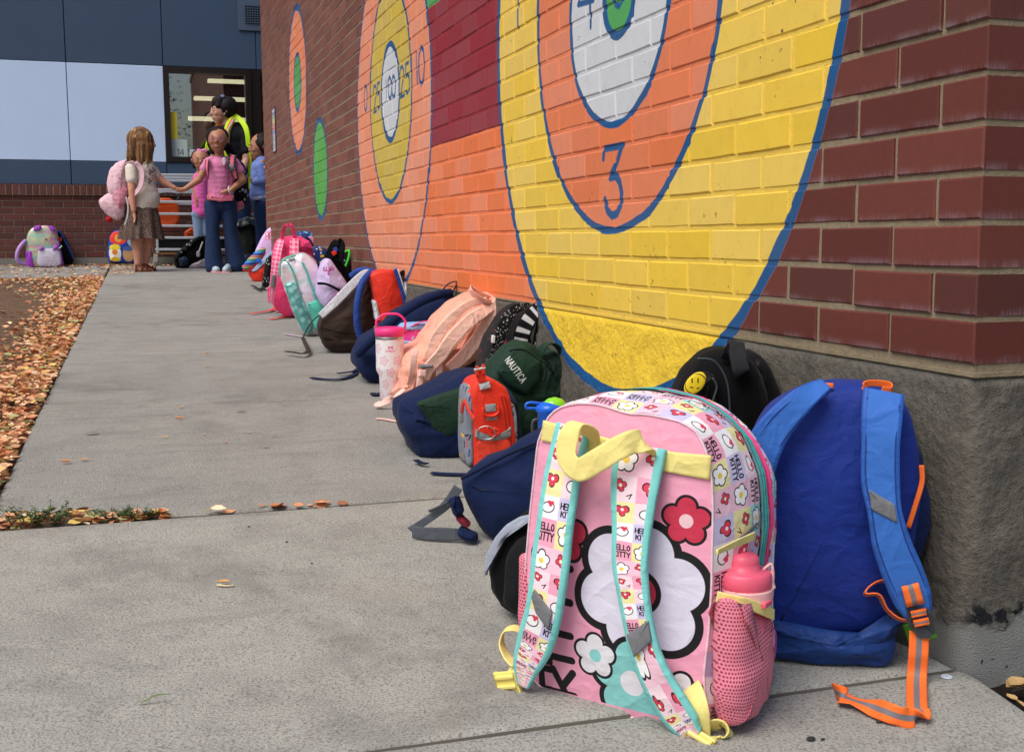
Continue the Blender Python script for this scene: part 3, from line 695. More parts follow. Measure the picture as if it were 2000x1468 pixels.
# window
def frame_win(name, x0, x1, z0, z1, fw, parent, yf=YB-.02, pm=None):
    m = MB(); y0, y1 = yf, YB+.09
    m.box((x0, y0, z0), (x0+fw, y1, z1)); m.box((x1-fw, y0, z0), (x1, y1, z1)); m.box((x0+fw, y0+.002, z0), (x1-fw, y1, z0+fw)); m.box((x0+fw, y0+.002, z1-fw), (x1-fw, y1, z1))
    f = m.build(name, M_FR, parent); p = MB(); p.box((x0+fw+.001, YB+.05, z0+fw+.001), (x1-fw-.001, YB+.056, z1-fw-.001)); p.build('pane', pm, f); return f
g = NG('window_glass'); g.b.inputs['Base Color'].default_value = (.01, .012, .014, 1)
gl = g.n('BsdfGlossy', {'Color': (1, 1, 1, 1), 'Roughness': .015}); tr = g.n('BsdfTransparent', {'Color': (.72, .78, .78, 1)}); fr_ = g.n('Fresnel', {'IOR': 2.1})
mx = g.n('MixShader', {0: g.m('ADD', fr_, .12), 1: tr.outputs[0], 2: gl.outputs[0]}); g.nt.links.new(mx.outputs[0], g.out.inputs[0]); M_GL = g.mat
frame_win('window', -.822, .118, 1.469, 2.506, .062, bld, pm=M_GL)
frame_win('window', .172, 1.25, 1.469, 2.506, .05, bld, pm=M_GL)
mb = MB(); mb.box((.119, YB+.0, 1.469), (.171, YB+.08, 2.506)); mb.build('mullion', M_FR, bld)
# classroom behind the glass: dark room with lit ceiling tubes
g = NG('room'); M_RM = g.set(col=lin('#15110f'), rough=.9)
mb = MB(); x0, x1, y0, y1, z0, z1 = -2.6, 3.2, YB+.26, YB+6, .5, 3.05
mb.add([(x0, y0, z0), (x1, y0, z0), (x1, y1, z0), (x0, y1, z0), (x0, y0, z1), (x1, y0, z1), (x1, y1, z1), (x0, y1, z1)], [(0, 1, 2, 3), (4, 7, 6, 5), (3, 2, 6, 7), (0, 3, 7, 4), (1, 5, 6, 2)]); mb.build('classroom', M_RM, bld)
M_TL = plain('lit_tube', '#fff2cf', emis='#ffe9bd', est=1.15)
for (px0, px1, py, dy) in ((405.5, 481, 158, 2.2), (378.5, 481.5, 192, 1.5), (367.5, 482, 231.5, .9)):
    O = Vector((0, YB+dy, 0)); a = onplane(px0, py, O, Vector((0, 1, 0))); b = onplane(px1, py+2, O, Vector((0, 1, 0)))
    MB().obox(((a.x+b.x)/2, YB+dy, a.z), Vector((1, 0, 0)), Vector((0, 1, 0)), Vector((0, 0, 1)), (b.x-a.x)/2, .06, .021, .006).build('ceiling_light', M_TL, bld)
# things stuck on the pane
def onwin(name, px0, py0, px1, py1, m, lab, cat, dy=.047, uv=True):
    O = Vector((0, YB+dy, 0)); a = onplane(px0, py0, O, Vector((0, 1, 0))); b = onplane(px1, py1, O, Vector((0, 1, 0)))
    v = [(a.x, YB+dy, b.z), (b.x, YB+dy, b.z), (b.x, YB+dy, a.z), (a.x, YB+dy, a.z)]; v2 = [(x, y-.0015, z) for x, y, z in v]
    f = [(0, 1, 2, 3), (7, 6, 5, 4), (4, 5, 1, 0), (5, 6, 2, 1), (6, 7, 3, 2), (7, 4, 0, 3)]
    o = mk(name, v+v2, f, m, None, False, [(0, 0), (1, 0), (1, 1), (0, 1)]*2); return tag(o, lab, cat)
c = Cv(150, 130, 1, 1, '#b9c6c6'); c.text('1', .42, .12, .34, .17, '#20262c', .035); c.text('4', .60, .12, .34, .2, '#20262c', .035)
onwin('paper_sign', 330.2, 272, 366.5, 308, cloth('sign14', '#b9c6c6', decals=[(toimg(c, 'sign_14'), 0, 0, 1, 1)], rough=.5, bump=0), 'pale square paper sign with the number 14 in the window corner', 'sign')
onwin('paper_strip', 332.5, 218.5, 347, 271.5, plain('yellow_paper', '#e0cf3a', .6, var=.1), 'upright yellow paper strip taped inside the window', 'paper', dy=.045)
onwin('notice', 370, 292, 384, 306, plain('white_paper', '#c5d3e0', .6), 'small pale notice low in the window beside the number sign', 'notice', dy=.045)
# vent
vn = empty('wall_vent', (.2, YB, 3.0), 'square metal vent grille high on the dark blue panel', 'vent')
M_VG = plain('vent_metal', '#46566b', .5)
mb = MB(); mb.obox((.235, YB-.012, 3.09), Vector((1, 0, 0)), Vector((0, 0, 1)), Vector((0, -1, 0)), .232, .165, .012, .003); mb.build('cover', M_VG, vn)
mb = MB(); mb.box((.072, YB-.030, 3.005), (.4, YB-.0255, 3.195)); mb.build('opening', plain('vent_dark', '#0b0d10', .9), vn)
for i in range(12): MB().box((.074+i*.027, YB-.034, 3.005), (.082+i*.027, YB-.031, 3.195)).build('bar', M_VG, vn)
for i in range(8): MB().box((.072, YB-.0385, 3.007+i*.0262), (.4, YB-.0345, 3.014+i*.0262)).build('bar', M_VG, vn)

# small coloured plaque on the brick wall
def wallpt(px, py): return onplane(px, py, Vector((-.012, 0, 0)), Vector((1, 0, 0)))
a, b = wallpt(531.5, 216), wallpt(538, 294)
c = Cv(64, 256, 1, 1, '#c9cad6'); 
for i, q in enumerate(['#6b6a9a', '#8fb84a', '#e8c34a', '#e07a3a', '#d94f5a', '#5a8fc4']): c.rect(.08, .86-.09*i, .92, .93-.09*i, q)
for i in range(9): c.rect(.12, .06+.04*i, .3+.06*((i*7) % 9), .075+.04*i, '#4a4560')
mb = MB(); mb.add([(-.012, b.y, b.z), (-.012, a.y, b.z), (-.012, a.y, a.z), (-.012, b.y, a.z)], [(0, 1, 2, 3)], [(1, 0), (0, 0), (0, 1), (1, 1)]); 
pq = empty('wall_plaque', (0, (a.y+b.y)/2, b.z), 'narrow upright plaque with rainbow bands on the brick wall near its far end', 'sign')
mb.build('printed_face', cloth('plaque', '#c9cad6', decals=[(toimg(c, 'plaque_print'), 0, 0, 1, 1)], rough=.4, bump=0), pq)
MB().box((-.0115, b.y-.02, b.z-.01), (-.001, a.y+.02, a.z+.01)).build('back_plate', plain('plaque_edge', '#2a2440', .5), pq)
# ================================================================ bags
M_NAVY = cloth('navy_cloth', '#101f44', .8, spec=.15); M_NAVY2 = cloth('navy_cloth_dark', '#0c1631', .75, spec=.15); M_BLK = cloth('black_cloth', '#08080b', .85, spec=.12); M_BLK2 = cloth('black_cloth_soft', '#0e0e12', .85, spec=.12)
M_YW = cloth('yellow_webbing', '#f0e08c', .7, fine=1400); M_GREY = cloth('grey_webbing', '#50555c', .75); M_REFL = cloth('grey_reflective', '#75777b', .5)
M_PLY = plain('yellow_plastic', '#ecd97c', .35); M_PLG = plain('dark_plastic', '#3a3e44', .4); M_MET = plain('steel', '#b8b8b8', .3, metal=1)
M_WHT = cloth('white_cloth', '#d5d5d8', .7); M_AQ = cloth('aqua_binding', '#7fd0cb', .75)
GRP = 'school bags left in a row along the wall'
class Fx(Fr):
    def __init__(s, O, U, V, N): s.O = Vector(O); s.U = Vector(U).normalized(); s.V = Vector(V).normalized(); s.N = Vector(N).normalized()
def gfr(px, py, yaw=0, lean=0, back=0):
    """frame standing on the ground point under a pixel; back moves it deeper"""
    p = G(px, py); p = p+(p-CAM).normalized()*0; return Fr((p.x, p.y+back, gz(p.y+back)), yaw, lean)
def root(name, fr, label, cat='backpack', group=GRP): return empty(name, tuple(fr.O), label, cat, group)
def cu(name, fr, px, d0, d1, m, par, **k): return cushion(name, fr, fr.uvs(px, k.pop('at', d1)), d0, d1, m, par, **k)
def strap2(name, fr, L, Rr, dep, t, m, par, n=6, **k):
    """flat strap given by its two edges as measured, at depths dep"""
    D = dep if isinstance(dep, (list, tuple)) else [dep]*len(L)
    a = [fr.w(x, y, d) for (x, y), d in zip(L, D)]; b = [fr.w(x, y, d) for (x, y), d in zip(Rr, D)]
    return ribbon(name, [(p+q)/2 for p, q in zip(a, b)], [(q-p) for p, q in zip(a, b)], [(q-p).length for p, q in zip(a, b)], t, m, par, n, **k)
def web(name, fr, px, d, w, t, m, par, wd=None, n=6, **k):
    """webbing along a measured line; wd = width direction (default along the viewer axis)"""
    D = d if isinstance(d, (list, tuple)) else [d]*len(px)
    return ribbon(name, [fr.w(x, y, q) for (x, y), q in zip(px, D)], wd or fr.N, w, t, m, par, n, **k)
def gweb(name, px, w, t, m, par, dz=.002, flat=True, n=6):
    """webbing lying on the ground"""
    P_ = [G(x, y, dz) for x, y in px]; W = []
    for i in range(len(P_)):
        q = P_[min(i+1, len(P_)-1)]-P_[max(i-1, 0)]; W.append(Vector((-q.y, q.x, 0)).normalized())
    return ribbon(name, P_, W, w, t, m, par, n)
def padtube(name, fr, px, d, r, m, par, n=6, flat=.5, **k):
    D = d if isinstance(d, (list, tuple)) else [d]*len(px)
    P_ = crom([tuple(fr.w(x, y, q)) for (x, y), q in zip(px, D)], n); mb = MB(); mb.tube(P_, r, 10); return mb.build(name, m, par, smooth=True)

# ---------------------------------------------------------------- A: the pink bag in front
fA = Fr((-.621, .117, .003), -51.27); A = root('backpack', fA, 'large pink backpack standing upright in front, with yellow handle and aqua edged printed straps')
cl = Cv(640, 1024, .275, .44, None)
q = lambda x, y: fA.uv(x, y)
def ovl(px, py, rx, ry, col, ol, rot=0):
    c_ = q(px, py); cl.ell(c_[0], c_[1], rx+ol, ry+ol, '#141216', rot); cl.ell(c_[0], c_[1], rx, ry, col, rot)
cl.a[..., 3] = 0
c_ = q(1258, 1150); cl.flower(c_[0], c_[1], .088, '#dcd8ea', '#c9c4de', '#141216', 6); cl.ell(c_[0], c_[1], .030, .030, '#141216'); cl.ell(c_[0], c_[1], .023, .023, '#c9344f')
c_ = q(1110, 1040); cl.flower(c_[0], c_[1], .036, '#c9344f', '#f0c8d0', '#141216'); c_ = q(1345, 1015); cl.flower(c_[0], c_[1], .030, '#c9344f', '#f0c8d0', '#141216')
c_ = q(1240, 1330); cl.flower(c_[0], c_[1], .058, '#86cbc9', '#e2dfe6', '#141216'); c_ = q(1170, 1275); cl.flower(c_[0], c_[1], .030, '#e2dfe6', '#86cbc9', '#141216'); c_ = q(1335, 1355); cl.flower(c_[0], c_[1], .03, '#e2dfe6', '#86cbc9', '#141216')
a = q(1123, 1364); b = q(1123, 1168); H_ = q(1123, 1364)[0]-q(1084, 1364)[0]
cl.text('KITTY', a[0], a[1]+.004, H_, .034, '#141216', .0105, PI/2, .36)
a = q(1078, 1352); cl.text('HELLO', a[0], a[1]+.004, H_*.95, .031, '#141216', .0105, PI/2, .36)
PANIMG = toimg(cl, 'panel_print')
# all-over print of pastel squares with words, hearts and flowers
gq = random.Random(5); pc = Cv(640, 640, 1, 1, '#f4c6d8'); pal = ['#f2a7c0', '#f7dbe4', '#cfc6e8', '#efe6a6', '#9fdcd8', '#f4f1f3', '#f4c6d8']
for i in range(5):
    for j in range(5):
        pc.rect(i*.2, j*.2, i*.2+.2, j*.2+.2, pal[(i*3+j*5+i*j) % 7]); x, y = i*.2+.1, j*.2+.1; k = (i*2+j*3) % 5; rr = gq.uniform(-.5, .5)
        if k == 0: pc.text('HELLO', x-.08, y+.008, .05, .026, '#1a171c', .011, 0, .3); pc.text('KITTY', x-.07, y-.062, .05, .028, '#1a171c', .011, 0, .3)
        elif k == 1: pc.heart(x, y+.02, .062, '#1f1b20'); pc.heart(x, y+.02, .052, '#dc3f58'); pc.ell(x, y+.03, .014, .014, '#f7f2f4')
        elif k == 2: pc.flower(x, y, .075, '#fbf9fa', '#efcf4a', '#26222a')
        elif k == 3: pc.ell(x, y, .062, .05, '#26222a', rr); pc.ell(x, y, .053, .041, '#f7f5f7', rr); pc.heart(x+.02, y+.035, .030, '#dc3f58')
        else: pc.flower(x-.02, y+.03, .045, '#dc3f58', '#f7f0d0', '#26222a', 4); pc.line([(x+.03, y-.05), (x+.07, y-.03), (x+.05, y-.07)], .008, '#26222a')
PRT = toimg(pc, 'pastel_print')
M_PK = cloth('pink_panel', '#efa3bd', .6, decals=[(PANIMG, 0, 0, .275, .44)], bump=.5, var=.08, spec=.35)
M_PKP = cloth('pink_plain', '#efa6bf', .6, bump=.5, var=.08, spec=.35); M_PRT = cloth('pastel_printed', '#f4c6d8', .6, tile=(PRT, .17), bump=.4, var=.06, spec=.35)
M_HP = cloth('hot_pink_piping', '#e2508e', .5); M_PRS = cloth('pastel_printed_strap', '#f4c6d8', .6, tile=(PRT, 2.9, -2.9), bump=.5, var=.06)
P0 = fA.uvs([(1047, 1338), (1110, 1360), (1230, 1399), (1305, 1424), (1378, 1440), (1386, 1415), (1374, 1324), (1384, 1240), (1390, 1150), (1391, 1080), (1393, 1000), (1391, 936), (1382, 886), (1362, 842), (1329, 822), (1260, 808), (1230, 809), (1170, 789), (1128, 787), (1092, 795), (1071, 813), (1051, 862), (1036, 999), (1024, 1140), (1024, 1250)])
# put both loops on the same angular stations
def loop_at(P_, n, start):
    P_ = smooth_outline(P_, 240, 2); i = int(np.argmin([math.hypot(p[0]-start[0], p[1]-start[1]) for p in P_])); P_ = np.roll(P_, -i, 0); 
    a = sum(P_[j][0]*P_[(j+1) % 240][1]-P_[(j+1) % 240][0]*P_[j][1] for j in range(240))
    if a < 0: P_ = np.roll(P_[::-1], 1, 0)
    return resample(P_, n)
N_ = 96; L0 = loop_at(P0, N_, (.135, 0)); P1 = [(.135, 0), (.27, .0), (.291, .02), (.285, .10), (.280, .187), (.289, .244), (.283, .305), (.262, .345), (.229, .374), (.19, .395), (.135, .404), (.08, .395), (.04, .374), (.006, .345), (-.012, .305), (-.018, .244), (-.012, .187), (-.02, .10), (-.02, .02), (0, 0)]
L1 = loop_at(P1, N_, (.135, 0)); cen = L0.mean(0)
def lofted(name, d_a, d_b, m, par, k0, k1, bulge=.010, steps=6, uvscale=1):
    v = []; uv = []; f = []; s = np.r_[0, np.cumsum(np.linalg.norm(np.roll(L0, -1, 0)-L0, axis=1))]
    for i in range(steps+1):
        t = i/steps; k = k0+(k1-k0)*t; d = d_a+(d_b-d_a)*t; bb = bulge*math.sin(PI*k)
        for j in range(N_+1):
            jj = j % N_; q_ = L0[jj]*(1-k)+L1[jj]*k; o = (q_-cen); o = o/np.linalg.norm(o); fl = 1 if q_[1] > .03 else .2
            q_ = q_+o*bb*fl; w = fA.p(q_[0], q_[1], d); e = .0035*mnoise.noise(w*14)+.0018*mnoise.noise(w*37)
            w = w+(fA.U*o[0]+fA.V*o[1])*e*fl; w.z = max(w.z, gz(w.y)+.002); v.append(w); uv.append((-(s[min(j, N_-1)] if j < N_ else s[N_]), -d))
    for i in range(steps):
        for j in range(N_): f.append((i*(N_+1)+j, i*(N_+1)+j+1, (i+1)*(N_+1)+j+1, (i+1)*(N_+1)+j))
    return mk(name, v, f, m, par, True, uv)
lofted('gusset', 0, -.098, M_PRT, A, 0, .74); lofted('zip_tape', -.098, -.122, M_AQ, A, .74, .93, .014); 
for dd, kk in ((-.108, .82), (-.112, .85)):
    mb = MB(); mb.tube([fA.p(*( (L0[j]*(1-kk)+L1[j]*kk)+((L0[j]-cen)/np.linalg.norm(L0[j]-cen))*.0095), dd) for j in range(N_) if L0[j][1] > .12], .0013, 6); mb.build('zip_teeth', cloth('zip_teal', '#3f9f9c', .4), A, smooth=True)
lofted('rear_edge', -.122, -.134, M_HP, A, .93, 1.0, .014, 3)
mb = MB(); mb.tube([fA.p(L1[j][0]+(L1[j]-cen)[0]*.01, max(L1[j][1], .004)+(L1[j]-cen)[1]*.01, -.135) for j in range(N_)], .0032, 8, closed=True); mb.build('piping', M_HP, A, smooth=True)
cushion('front_body', fA, [tuple(p) for p in L1*.985+cen*.015], -.185, -.134, M_PRT, A, r=.02, bf=.002, bb=.015, wr=.003)
# back panel with a slight pillow bulge
v = [fA.p(p[0], p[1], 0) for p in L0]; uv = [tuple(p) for p in L0]; f = []; RN = 9
for k in range(1, RN+1):
    s_ = 1-k/RN
    for p in L0:
        q_ = cen+(p-cen)*s_; d = .016*(1-s_**2.2)+.0028*mnoise.noise(Vector((q_[0]*26, q_[1]*15, 1)))*(1-s_); v.append(fA.p(q_[0], q_[1], d)); uv.append(tuple(q_))
for k in range(RN):
    for j in range(N_): f.append((k*N_+j, k*N_+(j+1) % N_, (k+1)*N_+(j+1) % N_, (k+1)*N_+j))
mk('back_panel', v, f, M_PK, A, True, uv)
mb = MB(); mb.tube([fA.p(p[0], p[1], .0005) for p in L0], .0016, 6, closed=True); mb.build('seam', cloth('seam_pale', '#e9c9d6', .6), A, smooth=True)
strap2('cross_band', fA, [(1053, 858), (1130, 879), (1230, 905), (1310, 923), (1392, 937)], [(1066, 822), (1140, 843), (1240, 868), (1315, 882), (1383, 889)], [.003, .010, .014, .011, .003], .003, M_YW, A)
AQS = [M_PRS, M_AQ]
strap2('shoulder_strap', fA, [(1089, 822), (1071, 894), (1058, 960), (1050, 1020), (1040, 1085), (1036, 1130), (1027, 1195), (1014, 1255), (1005, 1300), (1014, 1335)],
       [(1154, 842), (1136, 918), (1127, 978), (1118, 1040), (1112, 1100), (1105, 1150), (1095, 1205), (1078, 1252), (1052, 1300), (1034, 1342)], [.014, .026, .034, .040, .044, .046, .045, .04, .035, .03], .009, AQS, A, edge=(1, .155))
strap2('shoulder_strap', fA, [(1206, 868), (1197, 905), (1194, 960), (1197, 1040), (1197, 1100), (1206, 1150), (1216, 1200), (1230, 1265), (1250, 1322), (1280, 1380), (1312, 1420), (1352, 1438)],
       [(1303, 874), (1294, 915), (1284, 965), (1271, 1040), (1265, 1100), (1267, 1155), (1274, 1210), (1290, 1275), (1316, 1330), (1350, 1382), (1370, 1412), (1374, 1428)], [.014, .024, .032, .040, .044, .046, .046, .043, .038, .032, .026, .022], .009, AQS, A, edge=(1, .155))
cu('reflective_patch', fA, [(1036, 1166), (1042, 1150), (1077, 1198), (1069, 1230), (1045, 1197)], .047, .0535, M_REFL, A, r=.002, bf=.001, bb=0, wr=0, n=40, it=0)
cu('reflective_patch', fA, [(1222, 1240), (1265, 1212), (1271, 1252), (1237, 1284)], .047, .0535, M_REFL, A, r=.002, bf=.001, bb=0, wr=0, n=40, it=0)
hp = [(1153, 868, .010), (1150, 838, .030), (1128, 826, .048), (1112, 850, .056), (1106, 890, .060), (1128, 917, .062), (1165, 900, .062), (1205, 876, .056), (1240, 862, .045), (1262, 868, .030), (1258, 890, .016)]
wdh = [fA.U*.9+fA.V*-.1, fA.U*1+fA.N*.2, fA.U*.95+fA.N*.5, fA.U*1, fA.U*.9+fA.V*.5, fA.U*.3+fA.V*1, fA.V*1-fA.U*.35, fA.V-fA.U*.5, fA.V*1-fA.U*.4+fA.N*.3, fA.V*.6-fA.U*.9, fA.U*-1+fA.V*.1]
ribbon('carry_handle', [fA.w(x, y, d) for x, y, d in hp], wdh, .030, .0026, M_YW, A, 8)
# side pocket of mesh
hx_ = Cv(96, 96, 1, 1, '#e8869a')
for i in range(-1, 6):
    for j in range(-1, 6): hx_.ell((i+.5*(j % 2))*.2+.1, j*.2+.1, .064, .055, '#8e3a4e')
M_MESH = cloth('pink_mesh', '#e27d92', .6, tile=(toimg(hx_, 'mesh_print'), .025), bump=.3)
fS = Fx(fA.p(.272, 0, 0), -fA.N, (0, 0, 1), fA.U)
pl = [(-.012, .178), (.02, .162), (.05, .146), (.08, .134), (.104, .130), (.110, .09), (.108, .04), (.095, .01), (.05, .003), (-.002, .006), (-.014, .05), (-.013, .12)]
cushion('mesh_pocket', fS, pl, -.005, .041, M_MESH, A, r=.024, bf=.004, bb=0, wr=.0022, n=72, it=1, wf=22)
ribbon('pocket_trim', [fS.p(*c3) for c3 in [(-.010, .176, .004), (-.002, .172, .018), (.012, .166, .036), (.045, .150, .0465), (.075, .137, .045), (.098, .130, .033), (.111, .129, .006)]], Vector((0, 0, 1)), .014, .003, M_YW, A)
fL = Fx(fA.p(-.004, 0, 0), -fA.N, (0, 0, 1), -fA.U)
cushion('mesh_pocket', fL, [(.01, .005), (.12, .005), (.12, .16), (.06, .17), (.0, .185), (-.004, .1)], -.005, .022, M_MESH, A, r=.012, bf=.004, bb=0, wr=.002)
# buckles and loops
def buckle(name, c, X, Y, w, h, m, par, bars=3):
    Z = X.cross(Y).normalized(); mb = MB(); c = Vector(c)
    mb.obox(c, X, Y, Z, w/2, h/2, .0025, .0015)
    for k in range(bars): mb.obox(c+Y*(h*(k/(bars)-.35))+Z*.004, X, Y, Z, w*.44, h*.07, .0035, .0015)
    for s_ in (-1, 1): mb.obox(c+X*(s_*w*.46), X, Y, Z, w*.07, h*.52, .0045, .0018)
    return mb.build(name, m, par)
buckle('buckle', fA.w(993, 1338, .03), (fA.U*.85+fA.V*.25).normalized(), (fA.V*.9-fA.U*.3).normalized(), .036, .040, M_PLY, A)
strap2('strap_end', fA, [(998, 1302), (975, 1335)], [(1030, 1318), (1010, 1352)], .028, .003, M_YW, A, n=3)
web('adjuster_loop', fA, [(1022, 1232), (1003, 1226), (985, 1232), (980, 1256), (992, 1282), (1010, 1300)], [-.01, .0, .008, .014, .02, .026], .022, .0022, M_YW, A, wd=fA.N*.8+fA.U*.3)
strap2('strap_end', fA, [(1294, 1396), (1330, 1436), (1348, 1462)], [(1322, 1386), (1356, 1420), (1372, 1450)], .022, .003, M_YW, A, n=3)
buckle('buckle', fA.w(1360, 1455, .024), (fA.U*.9-fA.V*.3).normalized(), (fA.V*.85+fA.U*.4).normalized(), .036, .042, M_PLY, A)
strap2('webbing', fA, [(1330, 1350), (1340, 1385), (1352, 1440)], [(1366, 1331), (1384, 1380), (1386, 1436)], [.006, .022, .012], .0026, M_YW, A)
web('webbing', fA, [(1384, 1420), (1406, 1412), (1420, 1424), (1420, 1440), (1402, 1447), (1385, 1446)], [.005, .004, .0, .0, .004, .01], .026, .0022, M_YW, A, wd=fA.N*.6+fA.V*.6)
mb = MB(); mb.lathe(fS.p(.185, .055, .004), [(.001, -.001), (.022, -.001), (.024, .001), (.022, .003), (.001, .003)], 18, fS.U, fS.V, fS.N, .45, 1); mb.build('zip_pull', plain('magenta_rubber', '#d85aa8', .4), A, smooth=True)
zp = fS.w(1481, 1012, .014); MB().obox(zp, fS.U, fS.V, fS.N, .004, .010, .004, .001).build('slider', M_MET, A)
MB().tube([fS.w(1478, 1022, .016), fS.w(1462, 1040, .022), fS.w(1440, 1055, .026)], .0022, 8).build('puller', M_MET, A, smooth=True)
ribbon('pull_tab', [fS.w(1474, 1046, .024), fS.w(1440, 1060, .028), fS.w(1400, 1078, .03)], (fS.V*.9+fS.U*.4), [.011, .009, .006], .0025, M_YW, A)
# the bottle in its pocket
bc = fS.p(.052, .05, .014); ht = lambda y: fS.uv(1443, y, .016)[1]-.05
bt = empty('water_bottle', tuple(bc), 'pink water bottle with coral lid in the side pocket of the pink backpack', 'bottle')
MB().lathe(bc, [(.001, 0), (.027, .001), (.028, .006), (.028, ht(1182)), (.001, ht(1182))], 28).build('flask', plain('bottle_pink', '#e0647e', .35), bt, smooth=True)
MB().lathe(bc, [(.031, ht(1188)), (.0335, ht(1184)), (.034, ht(1150)), (.032, ht(1146)), (.03, ht(1145))], 28).build('collar', plain('bottle_pale', '#f0b8b8', .35), bt, smooth=True)
MB().lathe(bc, [(.034, ht(1151)), (.0352, ht(1146)), (.0345, ht(1126)), (.031, ht(1120)), (.0195, ht(1118)), (.019, ht(1104)), (.018, ht(1094)), (.014, ht(1089)), (.001, ht(1088))], 32).build('lid', plain('bottle_coral', '#e8607a', .4), bt, smooth=True)
cy_ = -(fS.U); hl = [bc+fS.U*(.0355*math.sin(a_))+fS.N*(.0355*math.cos(a_))+Vector((0, 0, ht(1163)+h_)) for a_, h_ in ((-1.35, 0), (-.9, 0), (-.3, 0), (.25, .002), (.5, .012), (.62, .035))]+[bc+fS.U*.012+fS.N*.02+Vector((0, 0, ht(1121)))]
ribbon('carry_loop', hl, [Vector((0, 0, 1))]*4+[Vector((0, 0, 1))+fS.U]+[fS.U*-1+fS.N*.3]*2, [.016, .016, .015, .012, .006, .005, .005], .003, plain('bottle_pale', '#f0b8b8'), bt, 6)
MB().obox(bc+fS.N*.035+fS.U*-.01+Vector((0, 0, ht(1174))), fS.U, Vector((0, 0, 1)), fS.N, .012, .0035, .003, .001).build('latch', plain('bottle_coral', '#e8607a'), bt)

# ---------------------------------------------------------------- B: the big blue bag
fB = gfr(1745, 1305, -26); fB.O += -fB.H*0; B = root('backpack', fB, 'big royal blue backpack with light blue straps and orange webbing against the corner footing')
M_B1 = cloth('royal_cloth', '#0a2b84', .66, bump=.6, spec=.35); M_B2 = cloth('royal_dark', '#12397c', .6, bump=1.2, spec=.35); M_B3 = cloth('sky_strap', '#346cc0', .6, bump=.5, spec=.35)
cu('back_panel', fB, [(1500, 1240), (1470, 1100), (1462, 980), (1474, 850), (1505, 800), (1560, 765), (1620, 753), (1690, 755), (1745, 768), (1778, 800), (1795, 870), (1800, 980), (1790, 1090), (1765, 1160), (1745, 1215), (1690, 1243), (1600, 1240)], -.10, 0, M_B1, B, r=.022, bf=.018, bb=0, wr=.0035, n=88, wf=8, seed=2)
cu('body', fB, [(1500, 1290), (1478, 1100), (1470, 950), (1490, 840), (1560, 780), (1640, 765), (1740, 775), (1785, 810), (1810, 900), (1825, 990), (1822, 1060), (1800, 1120), (1750, 1160), (1738, 1285), (1600, 1296)], -.165, -.05, cloth('royal_deep', '#0e2254', .65, bump=.9), B, r=.03, bf=.005, bb=.01, wr=.005, seed=4, at=-.05)
cu('bottom_panel', fB, [(1494, 1205), (1560, 1218), (1640, 1238), (1690, 1243), (1728, 1222), (1747, 1188), (1750, 1290), (1730, 1308), (1640, 1306), (1520, 1301), (1495, 1285)], -.14, .008, M_B2, B, r=.018, bf=.012, bb=0, wr=.005, n=72, it=1, wf=18, seed=5)
BE = [M_B3, cloth('sky_strap_edge', '#2c5cae', .6)]
strap2('shoulder_strap', fB, [(1686, 757), (1683, 800), (1682, 869), (1682, 938), (1694, 998), (1703, 1060), (1725, 1130), (1748, 1182), (1776, 1214)],
       [(1766, 776), (1762, 820), (1758, 869), (1758, 945), (1762, 1000), (1780, 1062), (1806, 1118), (1820, 1165), (1816, 1204)], [.012, .03, .040, .045, .05, .052, .05, .046, .04], .011, BE, B, edge=(1, .12), n=8)
strap2('shoulder_strap', fB, [(1597, 751), (1548, 765), (1503, 800), (1474, 840), (1462, 900)], [(1627, 755), (1590, 792), (1546, 846), (1512, 900), (1490, 960)], [.010, .03, .036, .038, .03], .011, BE, B, edge=(1, .12), n=8)
for lft, rgt in (((1690, 760), (1764, 779)), ):
    pass
cu('reflective_patch', fB, [(1698, 957), (1748, 985), (1754, 1023), (1702, 995)], .05, .0585, M_REFL, B, r=.002, bf=.0005, bb=0, wr=0, n=40, it=0)
M_ST = cloth('stitch_blue', '#1c3f86', .7, bump=0)
for P_, D_ in (([(1694, 775), (1692, 820), (1691, 869), (1691, 938), (1703, 998), (1713, 1060), (1735, 1124), (1757, 1172)], [.026, .036, .0455, .0505, .0555, .0575, .0555, .0515]), ([(1757, 790), (1753, 825), (1749, 869), (1749, 942), (1754, 998), (1771, 1060), (1796, 1116), (1811, 1158)], [.026, .036, .0455, .0505, .0555, .0575, .0555, .0515]), ([(1590, 766), (1553, 778), (1512, 812), (1484, 850)], [.026, .036, .042, .043]), ([(1612, 772), (1580, 798), (1540, 846), (1508, 894)], [.026, .036, .042, .043])): padtube('stitching', fB, P_, D_, .0011, M_ST, B)
M_ORW = cloth('orange_webbing', '#f5722e', .6, fine=1400, bump=.3); oc = Cv(64, 16, 1, 1, '#f5722e'); oc.rect(.36, -1, .64, 2, '#77737a'); M_ORS = cloth('orange_striped', '#f5722e', .6, tile=(toimg(oc, 'stripe'), 1.0), bump=.3)
strap2('webbing', fB, [(1760, 1144), (1770, 1184)], [(1794, 1138), (1806, 1178)], .058, .003, M_ORS, B, n=3)
_a = [fB.w(1778, 1232, .045), fB.w(1774, 1275, .05), fB.w(1770, 1325, .058), G(1770, 1374, .012), G(1776, 1398, .004)]; _b = [fB.w(1813, 1232, .045), fB.w(1814, 1275, .05), fB.w(1811, 1325, .058), G(1812, 1378, .012), G(1812, 1400, .004)]
ribbon('webbing', [(p+q)/2 for p, q in zip(_a, _b)], [q-p for p, q in zip(_a, _b)], .027, .002, M_ORS, B)
